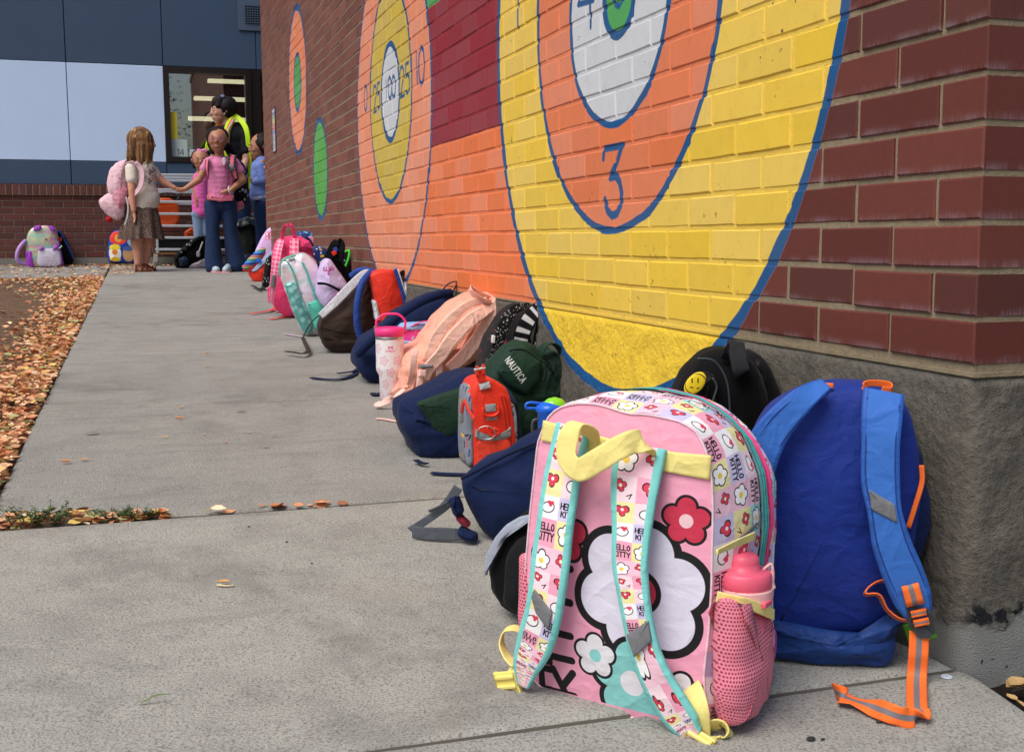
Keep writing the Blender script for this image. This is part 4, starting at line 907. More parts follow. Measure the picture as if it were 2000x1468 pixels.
# tail on the ground, folded and curling
te = [(1796, 1384, .016), (1797, 1396, .010), (1780, 1402, .010), (1756, 1398, .014), (1728, 1388, .016), (1700, 1378, .012), (1668, 1368, .010), (1645, 1358, .014), (1630, 1348, .012)]
tw = [fB.U, fB.U+fB.N*.2, fB.U*.2+fB.V*.6+fB.N*-.5, fB.V*.8+fB.U*.25, fB.V*.7+fB.N*-.5, fB.N*-.9+fB.V*.3+fB.U*.1, fB.N*-1+fB.U*.2, fB.V*.5-fB.N*.8+fB.U*-.3, fB.V*.6-fB.N*.6+fB.U*-.4]
ribbon('webbing', [G(x, y, z) for x, y, z in te], tw, .026, .002, M_ORS, B, 8)
web('webbing', fB, [(1752, 1142), (1722, 1134), (1697, 1146), (1690, 1160), (1715, 1162), (1732, 1190), (1755, 1208), (1780, 1212)], [.02, .02, .026, .03, .03, .028, .034, .04], .020, .002, M_ORS, B, wd=(fB.N+fB.V*.5))
def frame_buckle(c, X, Y, w, h, m, par):
    Z = X.cross(Y).normalized(); mb = MB(); c = Vector(c)
    for s_ in (-1, 1): mb.obox(c+X*(s_*w/2), X, Y, Z, .0026, h/2, .0035, .0015)
    for t_ in (-.5, 0, .28): mb.obox(c+Y*(t_*-h), X, Y, Z, w/2, .0024, .0032, .0014)
    mb.lathe(c-Y*h*.52, [(.001, -.002), (w*.42, -.002), (w*.45, 0), (w*.42, .002), (.001, .002)], 16, X, Y, Z, 1, .7); return mb.build('buckle', m, par)
bx_, by_ = (fB.U*.97-fB.V*.2).normalized(), (fB.V*.97+fB.U*-.2).normalized(); frame_buckle(fB.w(1797, 1209, .05), bx_, by_, .030, .034, M_PLG, B)
for yy_ in (1196, 1214): web('webbing', fB, [(1779+(yy_-1196)*.3, yy_+3), (1809+(yy_-1196)*.3, yy_-3)], .054, .0095, .006, M_ORS, B, wd=fB.V, n=2)
strap2('hang_loop', fB, [(1596, 757), (1597, 745)], [(1628, 758), (1628, 750)], -.004, .003, M_ORW, B, n=3)
ribbon('hang_loop', [fB.w(1690, 762, 0), fB.w(1690, 750, .0), fB.w(1712, 748, -.003), fB.w(1738, 752, -.002), fB.w(1740, 762, .006), fB.w(1722, 760, .008)], fB.V+fB.N*.3, .010, .002, M_ORW, B)
web('cord', fB, [(1800, 908), (1801, 940), (1790, 980), (1774, 1030)], [.0, .002, .004, .006], .007, .003, M_ORW, B, wd=fB.N*.6+fB.U)
MB().obox(fB.w(1796, 1232, -.01), (fB.U*.9+fB.V*.35).normalized(), (fB.V*.9-fB.U*.35).normalized(), fB.N, .020, .016, .003, .001).build('hang_tag', plain('green_tag', '#4b9020', .4), B)

# ---------------------------------------------------------------- C: black bag with the smiling patch
fC = Fr((-.27, .50, gz(.5)), -18); Cb = root('backpack', fC, 'black backpack with yellow smiling face patch leaning on the wall behind the blue bag')
cu('body', fC, [(1300, 1000), (1318, 800), (1345, 738), (1380, 700), (1410, 686), (1450, 690), (1485, 712), (1505, 760), (1512, 850), (1500, 1000)], -.16, 0, M_BLK, Cb, r=.045, bf=.02, bb=0, wr=.004, seed=7, n=72)
cu('side_body', fC, [(1440, 1000), (1450, 720), (1475, 688), (1500, 700), (1520, 730), (1545, 790), (1550, 1000)], -.2, -.06, M_BLK2, Cb, r=.04, bf=.01, wr=.004, seed=8, at=-.06)
cu('front_pocket', fC, [(1310, 960), (1325, 800), (1345, 752), (1375, 724), (1400, 735), (1402, 800), (1395, 950)], -.01, .045, M_BLK2, Cb, r=.03, bf=.02, wr=.003, seed=9, at=.04)
strap2('carry_handle', fC, [(1405, 700), (1416, 678), (1422, 668)], [(1420, 700), (1436, 690), (1448, 672)], [.0, .004, -.02], .006, M_BLK2, Cb)
strap2('carry_handle', fC, [(1420, 664), (1424, 690), (1430, 722), (1434, 734)], [(1454, 672), (1458, 694), (1464, 718), (1466, 722)], [-.02, .012, .024, .022], .007, cloth('handle_web', '#1d2024', .8), Cb)
sm = Cv(128, 200, 1, 1, None); sm.ell(.5, .5, .46, .46, '#141414'); sm.ell(.5, .5, .42, .42, '#efcf2a')
for x in (.36, .6): sm.line([(x, .56), (x, .72)], .05, '#1c1a10')
sm.line([(.30, .36), (.40, .33)], .045, '#1c1a10'); sm.line([(.56, .3), (.64, .33)], .045, '#1c1a10')
a = fC.uv(1338, 772, .062); b = fC.uv(1378, 726, .062)
cushion('patch', fC, [(a[0]+(b[0]-a[0])*(.5+.5*math.cos(t))+(.008*math.sin(t)), a[1]+(b[1]-a[1])*(.5+.5*math.sin(t))) for t in np.linspace(0, 2*PI, 24)[:-1]], .056, .064, cloth('smile', '#efcf2a', .5, decals=[(toimg(sm, 'smile_print'), a[0]-.004, a[1], b[0]+.004, b[1])], bump=.1), Cb, r=.003, bf=.001, bb=0, wr=0)
for P_ in ([(1362, 700), (1395, 705), (1418, 740), (1425, 790), (1425, 850)], [(1392, 738), (1400, 755), (1393, 780), (1385, 800)]):
    padtube('zip', fC, P_, .034 if P_[0][0] < 1380 else .06, .0018, plain('zip_grey', '#3d434a', .4), Cb)

# ---------------------------------------------------------------- D: black bag with grey trim, E: navy bag on its side
fD = gfr(985, 1218, -35); Db = root('backpack', fD, 'floppy black bag with pale grey trim half hidden behind the left of the pink backpack')
cu('body', fD, [(1000, 1220), (975, 1198), (952, 1160), (945, 1118), (960, 1070), (992, 1028), (1040, 1012), (1110, 1030), (1130, 1120), (1110, 1222)], -.12, 0, M_BLK, Db, r=.035, bf=.012, wr=.006, seed=11, n=64)
cu('flap', fD, [(1010, 1205), (984, 1180), (985, 1100), (1005, 1060), (1050, 1040), (1080, 1120), (1060, 1210)], -.005, .022, cloth('black_flap', '#0c0c10', .85), Db, r=.012, bf=.006, wr=.005, seed=12)
cu('trim', fD, [(944, 1120), (950, 1080), (966, 1050), (986, 1027), (1012, 1011), (1045, 1003), (1052, 1010), (1022, 1016), (994, 1034), (975, 1057), (958, 1088), (949, 1124)], -.004, .008, cloth('pale_grey', '#9aa2b2', .7), Db, r=.003, bf=.001, bb=0, wr=.001, it=0, rings=2)
fE = gfr(935, 1060, -30, 0); E_ = root('backpack', fE, 'dark navy backpack lying on its side with grey webbing, just left of the pink backpack')
cu('body', fE, [(897, 940), (930, 908), (992, 878), (1049, 852), (1120, 830), (1150, 900), (1150, 1040), (1070, 1062), (957, 1062), (930, 1045), (912, 1012), (902, 985)], -.14, 0, M_NAVY, E_, r=.04, bf=.018, wr=.008, seed=14, n=80, wf=9)
padtube('piping', fE, [(901, 935), (945, 912), (995, 886), (1055, 862), (1100, 845)], .004, .003, M_NAVY2, E_)
strap2('webbing', fE, [(888, 945), (868, 975), (842, 1000), (812, 1020), (804, 1026)], [(902, 958), (880, 990), (852, 1012), (822, 1033), (806, 1052)], [.01, .01, .01, .01, .01], .002, M_GREY, E_)
strap2('webbing', fE, [(804, 1026), (830, 1029), (865, 1030), (910, 1032)], [(806, 1050), (835, 1054), (870, 1056), (912, 1054)], [.01, .015, .015, .01], .002, M_GREY, E_)
padtube('webbing', fE, [(838, 998), (856, 990), (875, 980)], .018, .003, M_PLG, E_)
cu('strap_pad', fE, [(873, 975), (890, 968), (902, 1002), (893, 1014), (882, 1005)], -.01, .02, M_NAVY, E_, r=.01, bf=.004, wr=.002, seed=15)
cu('strap_pad', fE, [(893, 1030), (925, 1046), (928, 1060), (905, 1058), (890, 1044)], -.01, .025, M_NAVY, E_, r=.01, bf=.004, wr=.002, seed=16)
cu('lining', fE, [(888, 1002), (905, 1015), (915, 1030), (900, 1026), (890, 1015)], -.01, .014, cloth('maroon_cloth', '#7a1c2c', .7), E_, r=.004, bf=.002, wr=.001)

# ---------------------------------------------------------------- F: red lunch box
fF = gfr(935, 915, -4); F_ = root('lunch_box', fF, 'bright red lunch box with grey printed side standing in front of the green backpack', 'lunch box')
M_RED = cloth('red_cloth', '#e0321d', .55, bump=.5, spec=.35); truck = blobs('truck_print', '#7f8490', ['#e6b422', '#23262c', '#24407a', '#d23a24'], 26, (.03, .07), 4, 'bar')
cu('body', fF, [(926, 914), (924, 800), (920, 765), (928, 748), (945, 741), (968, 742), (990, 758), (1000, 785), (1008, 850), (1010, 905)], -.13, 0, M_RED, F_, r=.010, bf=.006, bb=0, wr=.0022, n=72, it=1)
fFs = Fx(fF.p(*fF.uv(922, 914, 0)[:2], 0), -fF.N, fF.V, -fF.U)
fFs.O = fF.p(fF.uv(925, 914)[0], 0, 0); hF = fF.uv(925, 750)[1]
cushion('printed_side', fFs, [(.002, .004), (.125, .004), (.13, .12), (.12, hF-.03), (.10, hF-.008), (.03, hF-.004), (.006, hF-.03)], -.004, .014, cloth('truck_cloth', '#7f8490', .6, tile=(truck, .14)), F_, r=.01, bf=.008, bb=0, wr=.002)
cushion('printed_side', Fx(fF.p(fF.uv(1008, 905)[0]-.002, 0, 0), -fF.N, fF.V, fF.U), [(.002, .004), (.125, .004), (.13, .12), (.12, hF-.06), (.04, hF-.06), (.008, hF-.09)], -.004, .008, cloth('truck_cloth', '#7f8490'), F_, r=.005, bf=.002, bb=0, wr=.001)
web('zip', fFs, [(907, 782), (915, 800), (926, 818)], .03, .010, .004, M_RED, F_, wd=fF.V)
padtube('puller', fF, [(905, 785), (903, 795), (902, 806)], .01, .0045, plain('red_pull', '#b8342a', .5), F_)
MB().obox(fF.w(901, 816, .01), fF.U, fF.V, fF.N, .005, .012, .003, .002).build('pull_tag', plain('grey_rubber', '#7a7d80', .5), F_)
zf = [(985, 772), (992, 800), (997, 850), (1000, 890)]
padtube('zip', fF, zf, .003, .0014, plain('zip_red', '#a41c12', .5), F_); padtube('zip', fF, [(p[0]-7, p[1]) for p in zf], .004, .0014, plain('zip_red', '#a41c12'), F_)
for P_, m_, d in (([(927, 724), (947, 722), (950, 745), (935, 748)], M_RED, .012), ([(936, 750), (956, 745), (959, 757), (939, 762)], cloth('label_grey', '#b9c0c6', .4), .010)):
    cu('clip' if m_ is M_RED else 'name_label', fF, P_, d-.008, d, m_, F_, r=.002, bf=.001, bb=0, wr=0, n=32, it=0)
for (x, y) in ((932, 724), (944, 721)): MB().obox(fF.w(x, y, .014), fF.U, fF.V, fF.N, .004, .012, .004, .001).build('clip', plain('red_plastic', '#e2361f', .35), F_)
padtube('bar', fF, [(926, 722), (948, 718)], .016, .003, plain('pale_bar', '#c3c8ca', .4), F_)
cu('tab', fF, [(948, 790), (969, 788), (970, 803), (949, 806)], .004, .009, cloth('grey_tab', '#8d9296', .6), F_, r=.002, bf=.001, bb=0, wr=0, n=32, it=0); cu('tab', fF, [(950, 812), (971, 811), (972, 820), (951, 821)], .004, .008, cloth('grey_tab', '#8d9296'), F_, r=.002, bf=.001, bb=0, wr=0, n=32, it=0)
padtube('ring', fF, [(944, 796), (944, 806), (952, 812), (966, 811), (974, 803), (972, 793)], .012, .0038, plain('red_plastic', '#e2361f'), F_)
cu('gathered_band', fF, [(930, 838), (945, 850), (965, 855), (985, 848), (998, 832), (999, 852), (975, 862), (950, 864), (930, 856)], .0, .012, cloth('grey_tab', '#8d9296'), F_, r=.005, bf=.004, bb=0, wr=.003, wf=60, it=1)
cu('side_pocket', fF, [(933, 862), (965, 860), (995, 856), (1002, 905), (1000, 930), (934, 930)], .0, .014, cloth('red_mesh', '#cf3a26', .6, bump=.8), F_, r=.006, bf=.006, bb=0, wr=.003, wf=40)
mb = MB(); cc0 = fF.w(950, 845, .02); mb.tube([cc0+fF.U*.022*math.cos(t)+fF.V*.017*math.sin(t)+fF.N*.006*math.cos(t) for t in np.linspace(0, 2*PI, 24)[:-1]], .0018, 6, closed=True); mb.build('ring', M_MET, F_, smooth=True)
padtube('cord', fF, [(952, 832), (956, 846), (966, 852), (974, 842), (964, 836)], .02, .004, plain('red_plastic', '#e2361f'), F_)

# ---------------------------------------------------------------- G: green and navy bag
fG = gfr(850, 916, -6, back=.12); Gb = root('backpack', fG, 'dark green and navy backpack slumped against the wall with white lettering on its pocket')
M_GN = cloth('green_cloth', '#123021', .7, bump=1.0); M_GN2 = cloth('green_dark', '#0f241c', .75, bump=1.)
cu('lower_body', fG, [(785, 795), (832, 774), (909, 738), (960, 735), (1010, 780), (1025, 860), (1010, 918), (920, 922), (840, 915), (819, 896), (799, 862), (786, 822)], -.24, 0, M_NAVY, Gb, r=.05, bf=.012, wr=.012, seed=21, n=88, wf=12)
cu('flap', fG, [(815, 788), (860, 772), (906, 756), (960, 745), (985, 790), (960, 830), (909, 842), (868, 854), (848, 838), (832, 812)], -.02, .018, M_GN, Gb, r=.010, bf=.006, wr=.004, seed=22, n=64, it=1)
fG2 = Fr(fG.O+Vector((0, .16, 0)), -6); fG2.O.z = gz(fG2.O.y)
cu('upper_body', fG2, [(940, 760), (959, 715), (985, 692), (1012, 668), (1036, 668), (1060, 690), (1090, 686), (1128, 716), (1134, 765), (1128, 815), (1080, 880), (1000, 885), (950, 850)], -.16, 0, M_GN, Gb, r=.05, bf=.012, wr=.011, seed=23, n=80)
cu('side_panel', fG2, [(1062, 695), (1100, 698), (1128, 726), (1130, 785), (1105, 812), (1068, 795)], -.2, .006, M_GN2, Gb, r=.03, bf=.008, wr=.006, seed=24)
tx = Cv(256, 160, 1, 1, None)
pk = [(1000, 680), (1030, 684), (1062, 706), (1055, 745), (1030, 772), (1000, 758), (972, 728), (984, 702)]
a, b = fG2.uv(972, 772, .04), fG2.uv(1062, 680, .04); nt = Cv(360, 360, b[0], b[1], None, x0=a[0], y0=a[1])
t0 = fG2.uv(988, 703, .04); t1 = fG2.uv(1019, 746, .04); an = math.atan2(t1[1]-t0[1], t1[0]-t0[0]); Lg = math.hypot(t1[0]-t0[0], t1[1]-t0[1]); hh = Lg*.24; w_ = Lg/(6.35+.4*6)*1.0
nt.text('NAUTICA', t0[0]+hh*math.sin(an)*.1, t0[1]-hh*.1, hh, w_, '#d8dbd8', .0026, an, .42)
cushion('front_pocket', fG2, fG2.uvs(pk, .04), -.01, .034, cloth('pocket_green', '#16362a', .7, decals=[(toimg(nt, 'pocket_word'), a[0], a[1], b[0], b[1])], bump=.6), Gb, r=.014, bf=.008, wr=.002, n=64, it=1)
padtube('zip', fG2, [(995, 684), (1022, 682), (1050, 700), (1066, 712), (1062, 745)], .03, .003, M_GN2, Gb)
web('carry_handle', fG2, [(1056, 688), (1064, 674), (1078, 670), (1092, 680), (1102, 700), (1112, 726), (1118, 738)], [.0, .0, -.01, -.01, 0, .01, .02], .034, .004, [M_GN, M_NAVY2][0], Gb, wd=fG2.N+fG2.U*.35)
gweb('webbing', [(842, 923), (880, 925), (925, 926)], .02, .003, M_NAVY, Gb, dz=.006); gweb('webbing', [(812, 898), (822, 903), (835, 905)], .015, .003, M_NAVY2, Gb, dz=.01)
# ---------------------------------------------------------------- H: blue topped bottle
fH = Fr((-.30, 1.12, gz(1.12)), -10); Hc = fH.w(1073, 812, 0); Hb = empty('water_bottle', (Hc.x, Hc.y, gz(Hc.y)), 'water bottle with blue screw cap and clear green spout cover behind the pink backpack', 'bottle')
r_ = abs(fH.w(1096, 812).x-fH.w(1050, 812).x)/2
MB().lathe((Hc.x, Hc.y, gz(Hc.y)+.01), [(.001, 0), (r_*.95, .002), (r_*.95, Hc.z-.06), (r_*.85, Hc.z-.03)], 20).build('flask', plain('grey_flask', '#51585e', .3), Hb, smooth=True)
MB().lathe(Hc, [(r_*.9, -.03), (r_, -.026), (r_, .008), (r_*1.2, .013), (r_*1.1, .024), (r_*.6, .032), (.001, .034)], 24).build('cap', plain('blue_plastic', '#1764d8', .3), Hb, smooth=True)
MB().lathe(Hc+Vector((.012, 0, .022)), [(r_*.85, 0), (r_*.8, .008), (r_*.5, .017), (.001, .021)], 20, sx=1.25).build('spout_cover', plain('green_plastic', '#86d62c', .15, coat=.5), Hb, smooth=True)
lp = [fH.w(*p_) for p_ in ((1060, 800), (1042, 797), (1029, 797), (1028, 789), (1038, 786), (1055, 788), (1070, 790))]
MB().tube(crom([tuple(p_) for p_ in lp], 5), .0035, 8).build('carry_loop', plain('blue_plastic', '#1764d8'), Hb, smooth=True)
lp = [fH.w(*p_) for p_ in ((1042, 822), (1050, 819), (1060, 820), (1062, 838), (1056, 850), (1044, 848), (1040, 836))]
MB().tube(crom([tuple(p_) for p_ in lp], 4, True), .0042, 8, closed=True).build('clip', M_PLG, Hb, smooth=True)
# ---------------------------------------------------------------- I: star and stripe straps, J: peach bag
fI = Fr((-.16, 1.95, gz(1.95)), -4); Ib = root('backpack', fI, 'black backpack with white stars and stripes wedged between the peach and green bags')
M_STAR = cloth('star_cloth', '#0e0e12', .8, tile=(blobs('stars', '#0e0e12', ['#e6e6ea'], 26, (.03, .05), 5, 'star'), .09)); M_STAR2 = cloth('star_strap', '#0e0e12', .8, tile=(bpy.data.images['stars'], 1.3)); _s = Cv(64, 128, 1, 1, '#0e0e12')
for k in range(4): _s.rect(.12, .04+k*.25, .88, .15+k*.25, '#dcdde2')
M_STRP = cloth('stripe_cloth', '#0e0e12', .8, tile=(toimg(_s, 'stripes'), 1.0, 2.2)); M_REDP = cloth('red_sketch', '#101014', .8, tile=(blobs('redmarks', '#101014', ['#b02226', '#101014', '#101014'], 30, (.02, .06), 6, 'bar'), .15))
cu('body', fI, [(945, 760), (955, 700), (975, 650), (1000, 612), (1030, 596), (1060, 606), (1074, 640), (1070, 700), (1040, 770)], -.22, 0, M_REDP, Ib, r=.05, bf=.015, wr=.006, seed=31, n=64)
cu('side_body', fI, [(1040, 700), (1048, 618), (1062, 606), (1078, 622), (1084, 660), (1078, 720)], -.2, .03, M_STAR, Ib, r=.03, bf=.01, wr=.004, seed=32)
strap2('shoulder_strap', fI, [(1030, 592), (1000, 596), (978, 622), (966, 655), (958, 690), (940, 712)], [(1036, 602), (1010, 612), (992, 640), (980, 672), (972, 700), (952, 722)], [.03, .05, .06, .055, .045, .03], .012, M_STAR2, Ib)
strap2('shoulder_strap', fI, [(1044, 594), (1024, 606), (1008, 630), (1000, 660), (990, 690)], [(1066, 606), (1050, 626), (1038, 650), (1030, 676), (1015, 700)], [.03, .06, .068, .06, .05], .012, M_STRP, Ib)
strap2('shoulder_strap', fI, [(1052, 606), (1046, 640), (1040, 670)], [(1078, 624), (1074, 655), (1068, 682)], [.04, .05, .05], .010, M_STRP, Ib)
cu('name_tab', fI, [(962, 655), (968, 655), (967, 670), (961, 670)], .05, .068, M_WHT, Ib, r=.002, bf=.0, bb=0, wr=0, n=16, it=0)
gweb('lining', [(930, 732), (905, 742), (880, 752)], .02, .02, cloth('pink_flower_cloth', '#d8a8b8', .7), Ib, dz=.16)
fJ = gfr(790, 790, -5); Jb = root('backpack', fJ, 'peach pink backpack leaning against the wall with its padded straps towards the path')
M_PE = cloth('peach_cloth', '#efa890', .62, bump=1.6, spec=.3); M_PE2 = cloth('peach_strap', '#f8c6b4', .65, bump=1.1); M_PEW = cloth('peach_web', '#f3c3b8', .6, fine=1400)
cu('body', fJ, [(783, 732), (799, 694), (832, 672), (850, 640), (866, 618), (895, 596), (925, 580), (961, 572), (983, 586), (992, 606), (984, 632), (966, 665), (956, 694), (924, 710), (880, 732), (850, 752), (832, 778), (800, 782), (772, 800), (771, 780)], -.26, 0, M_PE, Jb, r=.055, bf=.02, wr=.013, seed=34, n=96, it=1, wf=13)
cu('top_lobe', fJ, [(950, 574), (975, 578), (990, 596), (990, 622), (978, 640), (962, 634), (955, 605)], -.1, .03, M_PE, Jb, r=.035, bf=.01, wr=.004, seed=35)
strap2('shoulder_strap', fJ, [(948, 580), (915, 586), (890, 602), (868, 622), (850, 645), (838, 672), (826, 700)], [(952, 592), (922, 600), (898, 618), (878, 640), (862, 664), (850, 690), (842, 712)], [.045, .075, .09, .095, .09, .075, .06], .014, M_PE2, Jb)
strap2('shoulder_strap', fJ, [(950, 600), (925, 606), (898, 626), (870, 656), (850, 686), (828, 712), (816, 732)], [(966, 606), (945, 622), (920, 642), (892, 672), (872, 700), (850, 722), (838, 742)], [.05, .085, .10, .105, .095, .08, .07], .014, M_PE2, Jb)
strap2('shoulder_strap', fJ, [(966, 580), (948, 612), (925, 650), (898, 684), (868, 714)], [(982, 590), (964, 628), (942, 668), (918, 700), (886, 726)], [.04, .06, .065, .06, .05], .012, M_PE2, Jb)
web('carry_handle', fJ, [(955, 582), (940, 575), (925, 566), (918, 563), (924, 574), (945, 588), (958, 596)], [.03, .04, .05, .055, .065, .06, .04], .030, .003, M_PE2, Jb, wd=fJ.V*.6+fJ.N)
cu('bottom_pocket', fJ, [(780, 760), (790, 720), (812, 700), (838, 702), (845, 730), (832, 764), (800, 780)], -.02, .05, M_PE, Jb, r=.025, bf=.012, wr=.006, seed=36, wf=20)
cu('reflective_patch', fJ, [(819, 712), (846, 712), (845, 718), (818, 719)], .08, .10, M_REFL, Jb, r=.003, bf=.002, bb=0, wr=0, n=24, it=0)
for P_ in ([(812, 682), (808, 700), (806, 722), (800, 750)], [(822, 722), (820, 745), (818, 765), (812, 782)], [(790, 760), (765, 778), (740, 790), (736, 786)], [(850, 700), (858, 716), (858, 732), (870, 742)]):
    web('webbing', fJ, P_, [.075, .08, .075, .05], .022, .003, M_PEW, Jb, wd=fJ.U*.8+fJ.V*.5)
cu('slider', fJ, [(820, 722), (834, 722), (832, 735), (818, 735)], .08, .1, M_PEW, Jb, r=.003, bf=.001, bb=0, wr=0, n=20, it=0); cu('slider', fJ, [(856, 733), (874, 730), (878, 740), (860, 745)], .05, .065, M_PEW, Jb, r=.003, bf=.001, bb=0, wr=0, n=20, it=0)
gweb('webbing', [(735, 817), (750, 818), (788, 825)], .014, .002, M_PEW, Jb, dz=.004)

# ---------------------------------------------------------------- K, L: lunch box and tumbler
fK = Fr((-.22, 2.62, gz(2.62)), -4); Kb = root('lunch_box', fK, 'magenta and light blue patterned lunch box standing behind the white tumbler', 'lunch box')
M_UN = cloth('unicorn_print', '#d8408e', .55, tile=(blobs('confetti', '#d63c8c', ['#e8c050', '#5a6ad0', '#8ac0e0', '#e884bc'], 40, (.015, .04), 8), .12)); M_LB = cloth('light_blue_cloth', '#8fb6e4', .6)
cu('body', fK, [(782, 720), (784, 642), (795, 636), (845, 634), (862, 640), (866, 720)], -.12, 0, M_UN, Kb, r=.02, bf=.008, wr=.002, seed=38)
cu('lid', fK, [(783, 645), (792, 634), (848, 631), (864, 638), (862, 645)], -.12, .006, M_LB, Kb, r=.01, bf=.0, wr=.001, n=40, it=1); cu('band', fK, [(784, 666), (864, 666), (864, 675), (784, 675)], -.1, .012, M_LB, Kb, r=.004, bf=.0, bb=0, wr=.001, n=32, it=0)
web('carry_handle', fK, [(802, 637), (825, 628), (845, 626), (858, 620), (863, 624), (850, 632), (830, 636)], [0, .01, .02, .02, .01, .01, .0], .016, .003, cloth('magenta_web', '#d43a88', .6), Kb)
cu('buckle', fK, [(846, 622), (862, 618), (866, 625), (850, 630)], .01, .022, plain('lb_plastic', '#8fc0ea', .35), Kb, r=.003, bf=.0, bb=0, wr=0, n=20, it=0)
pL = G(763, 780); fT = Fr(pL, -12); T_ = empty('tumbler', tuple(pL), 'tall white tumbler with pink line flowers, pink lid and folded up pink handle', 'tumbler')
tr_ = abs(fT.uv(792, 700)[0]-fT.uv(737, 700)[0])/2; th_ = fT.uv(765, 660)[1]; tt = fT.uv(765, 640)[1]
_t = Cv(700, 512, tr_*2*PI, th_, '#e6e4e6'); k = 0
for i in range(6):
    for j in range(6):
        x, y = (i+.5*(j % 2)+.35)*tr_*2*PI/6, (j+.4)*th_/5.2; p5 = [(x+.0125*(1+.3*math.cos(5*a_))*math.cos(a_), y+.0125*(1+.3*math.cos(5*a_))*math.sin(a_)) for a_ in np.linspace(0, 2*PI, 50)]
        if i == 4 and j == 4: _t.text('M', x-.006, y-.001, .009, .012, '#d6407e', .003); _t.text('STANLEY', x-.017, y-.011, .006, .0036, '#d6407e', .0012)
        else: _t.line(p5, .0016, '#d6508c'); _t.ell(x, y, .004, .004, '#d6508c', 0, .0007)
M_TU = cloth('tumbler_print', '#e6e4e6', .35, decals=[(toimg(_t, 'tumbler_print'), 0, 0, 1, th_)], bump=0, var=.03, sheen=0, spec=.5)
MB().lathe(pL, [(.001, .0), (tr_*.70, .0), (tr_*.76, .004), (tr_*.80, th_*.40), (tr_*.98, th_*.48), (tr_, th_*.52), (tr_, th_*.985)], 40).build('body', M_TU, T_, smooth=True)
MB().lathe(pL, [(tr_*1.0, th_*.985), (tr_*1.01, th_*.99), (tr_*1.01, th_*1.03), (tr_*.99, th_*1.035)], 40).build('rim', M_MET, T_, smooth=True)
M_PL = plain('pink_plastic', '#f03a86', .35); MB().lathe(pL, [(tr_*.9, th_*1.03), (tr_*1.04, th_*1.035), (tr_*1.05, tt*.99), (tr_*.98, tt*1.0), (tr_*.86, tt*1.01), (tr_*.8, tt*.995), (.001, tt*.995)], 40).build('lid', M_PL, T_, smooth=True)
MB().tube([fT.w(x, y, 0) for x, y in crom([(735, 652), (735, 637), (736, 625), (748, 615), (762, 613), (778, 614), (791, 626), (791, 640), (792, 652)], 3)], .0042, 8).build('handle', M_PL, T_, smooth=True)
for s_ in (-1, 1): MB().obox(pL+fT.U*(s_*tr_*1.03)+Vector((0, 0, tt*.985)), fT.U, fT.V, fT.N, .003, .010, .005, .001).build('hinge', M_MET, T_)

# ---------------------------------------------------------------- M: navy bag on its back
fM = gfr(735, 752, -4); Mb = root('backpack', fM, 'navy blue backpack lying back against the wall behind the white tumbler')
cu('body', fM, [(697, 694), (712, 670), (740, 650), (770, 625), (800, 603), (832, 588), (865, 574), (890, 578), (905, 592), (900, 640), (880, 700), (830, 740), (739, 756), (716, 736), (700, 714)], -.26, 0, M_NAVY, Mb, r=.05, bf=.015, wr=.012, seed=41, n=88, wf=11)
padtube('shoulder_strap', fM, [(699, 692), (722, 668), (752, 640), (785, 612), (820, 590), (855, 576), (880, 572)], [.01, .045, .06, .065, .06, .045, .02], .017, M_NAVY, Mb)
web('hang_loop', fM, [(864, 576), (868, 562), (880, 552), (893, 550), (890, 560), (880, 577)], 0, .016, .003, M_NAVY2, Mb, wd=fM.N)
gweb('webbing', [(697, 722), (690, 732), (665, 740), (635, 740), (607, 737)], .022, .003, M_NAVY, Mb, dz=.006); gweb('webbing', [(698, 720), (690, 725), (675, 727), (660, 729)], .018, .003, M_NAVY, Mb, dz=.012)
gweb('webbing', [(742, 768), (735, 772), (728, 768)], .02, .006, M_NAVY2, Mb, dz=.004)
# ---------------------------------------------------------------- N: brown bag with open flap, red bag behind
fN = gfr(665, 690, -6); Nb = root('backpack', fN, 'dark brown backpack with white patterned lining along its open top and a blue padded strap')
M_BRN = cloth('brown_cloth', '#36261f', .8); M_LIN = cloth('lining_print', '#d9dce4', .7, tile=(blobs('lining', '#dfe1e8', ['#2a3560', '#7a86a8'], 40, (.015, .04), 9, 'bar'), .10))
M_LIN2 = cloth('lining_strip', '#d9dce4', .7, tile=(bpy.data.images['lining'], 1.6))
cu('body', fN, [(624, 645), (630, 617), (655, 596), (690, 560), (716, 538), (734, 560), (740, 620), (728, 670), (700, 690), (655, 688), (634, 676)], -.24, 0, M_BRN, Nb, r=.04, bf=.02, wr=.009, seed=43, n=80)
cu('bottom_panel', fN, [(624, 645), (660, 652), (700, 655), (722, 662), (722, 680), (695, 692), (655, 690), (634, 678)], -.22, .012, cloth('brown_dark', '#2c1f1a', .8), Nb, r=.03, bf=.01, wr=.005, seed=44)
strap2('lining', fN, [(622, 612), (648, 586), (676, 556), (702, 532), (718, 526)], [(630, 622), (656, 600), (688, 568), (712, 542), (724, 536)], [.01, .02, .02, .015, .0], .004, M_LIN2, Nb)
padtube('shoulder_strap', fN, [(722, 534), (708, 552), (700, 580), (697, 610), (699, 640), (708, 668), (716, 684)], [.02, .07, .09, .095, .09, .07, .04], .016, cloth('blue_pad', '#1f3f8c', .65), Nb)
padtube('shoulder_strap', fN, [(686, 540), (700, 530), (716, 528), (730, 534)], [-.06, -.04, -.02, .0], .016, cloth('blue_pad', '#1f3f8c'), Nb)
padtube('zip', fN, [(626, 640), (660, 648), (700, 652), (720, 655)], .022, .0022, M_BLK, Nb)
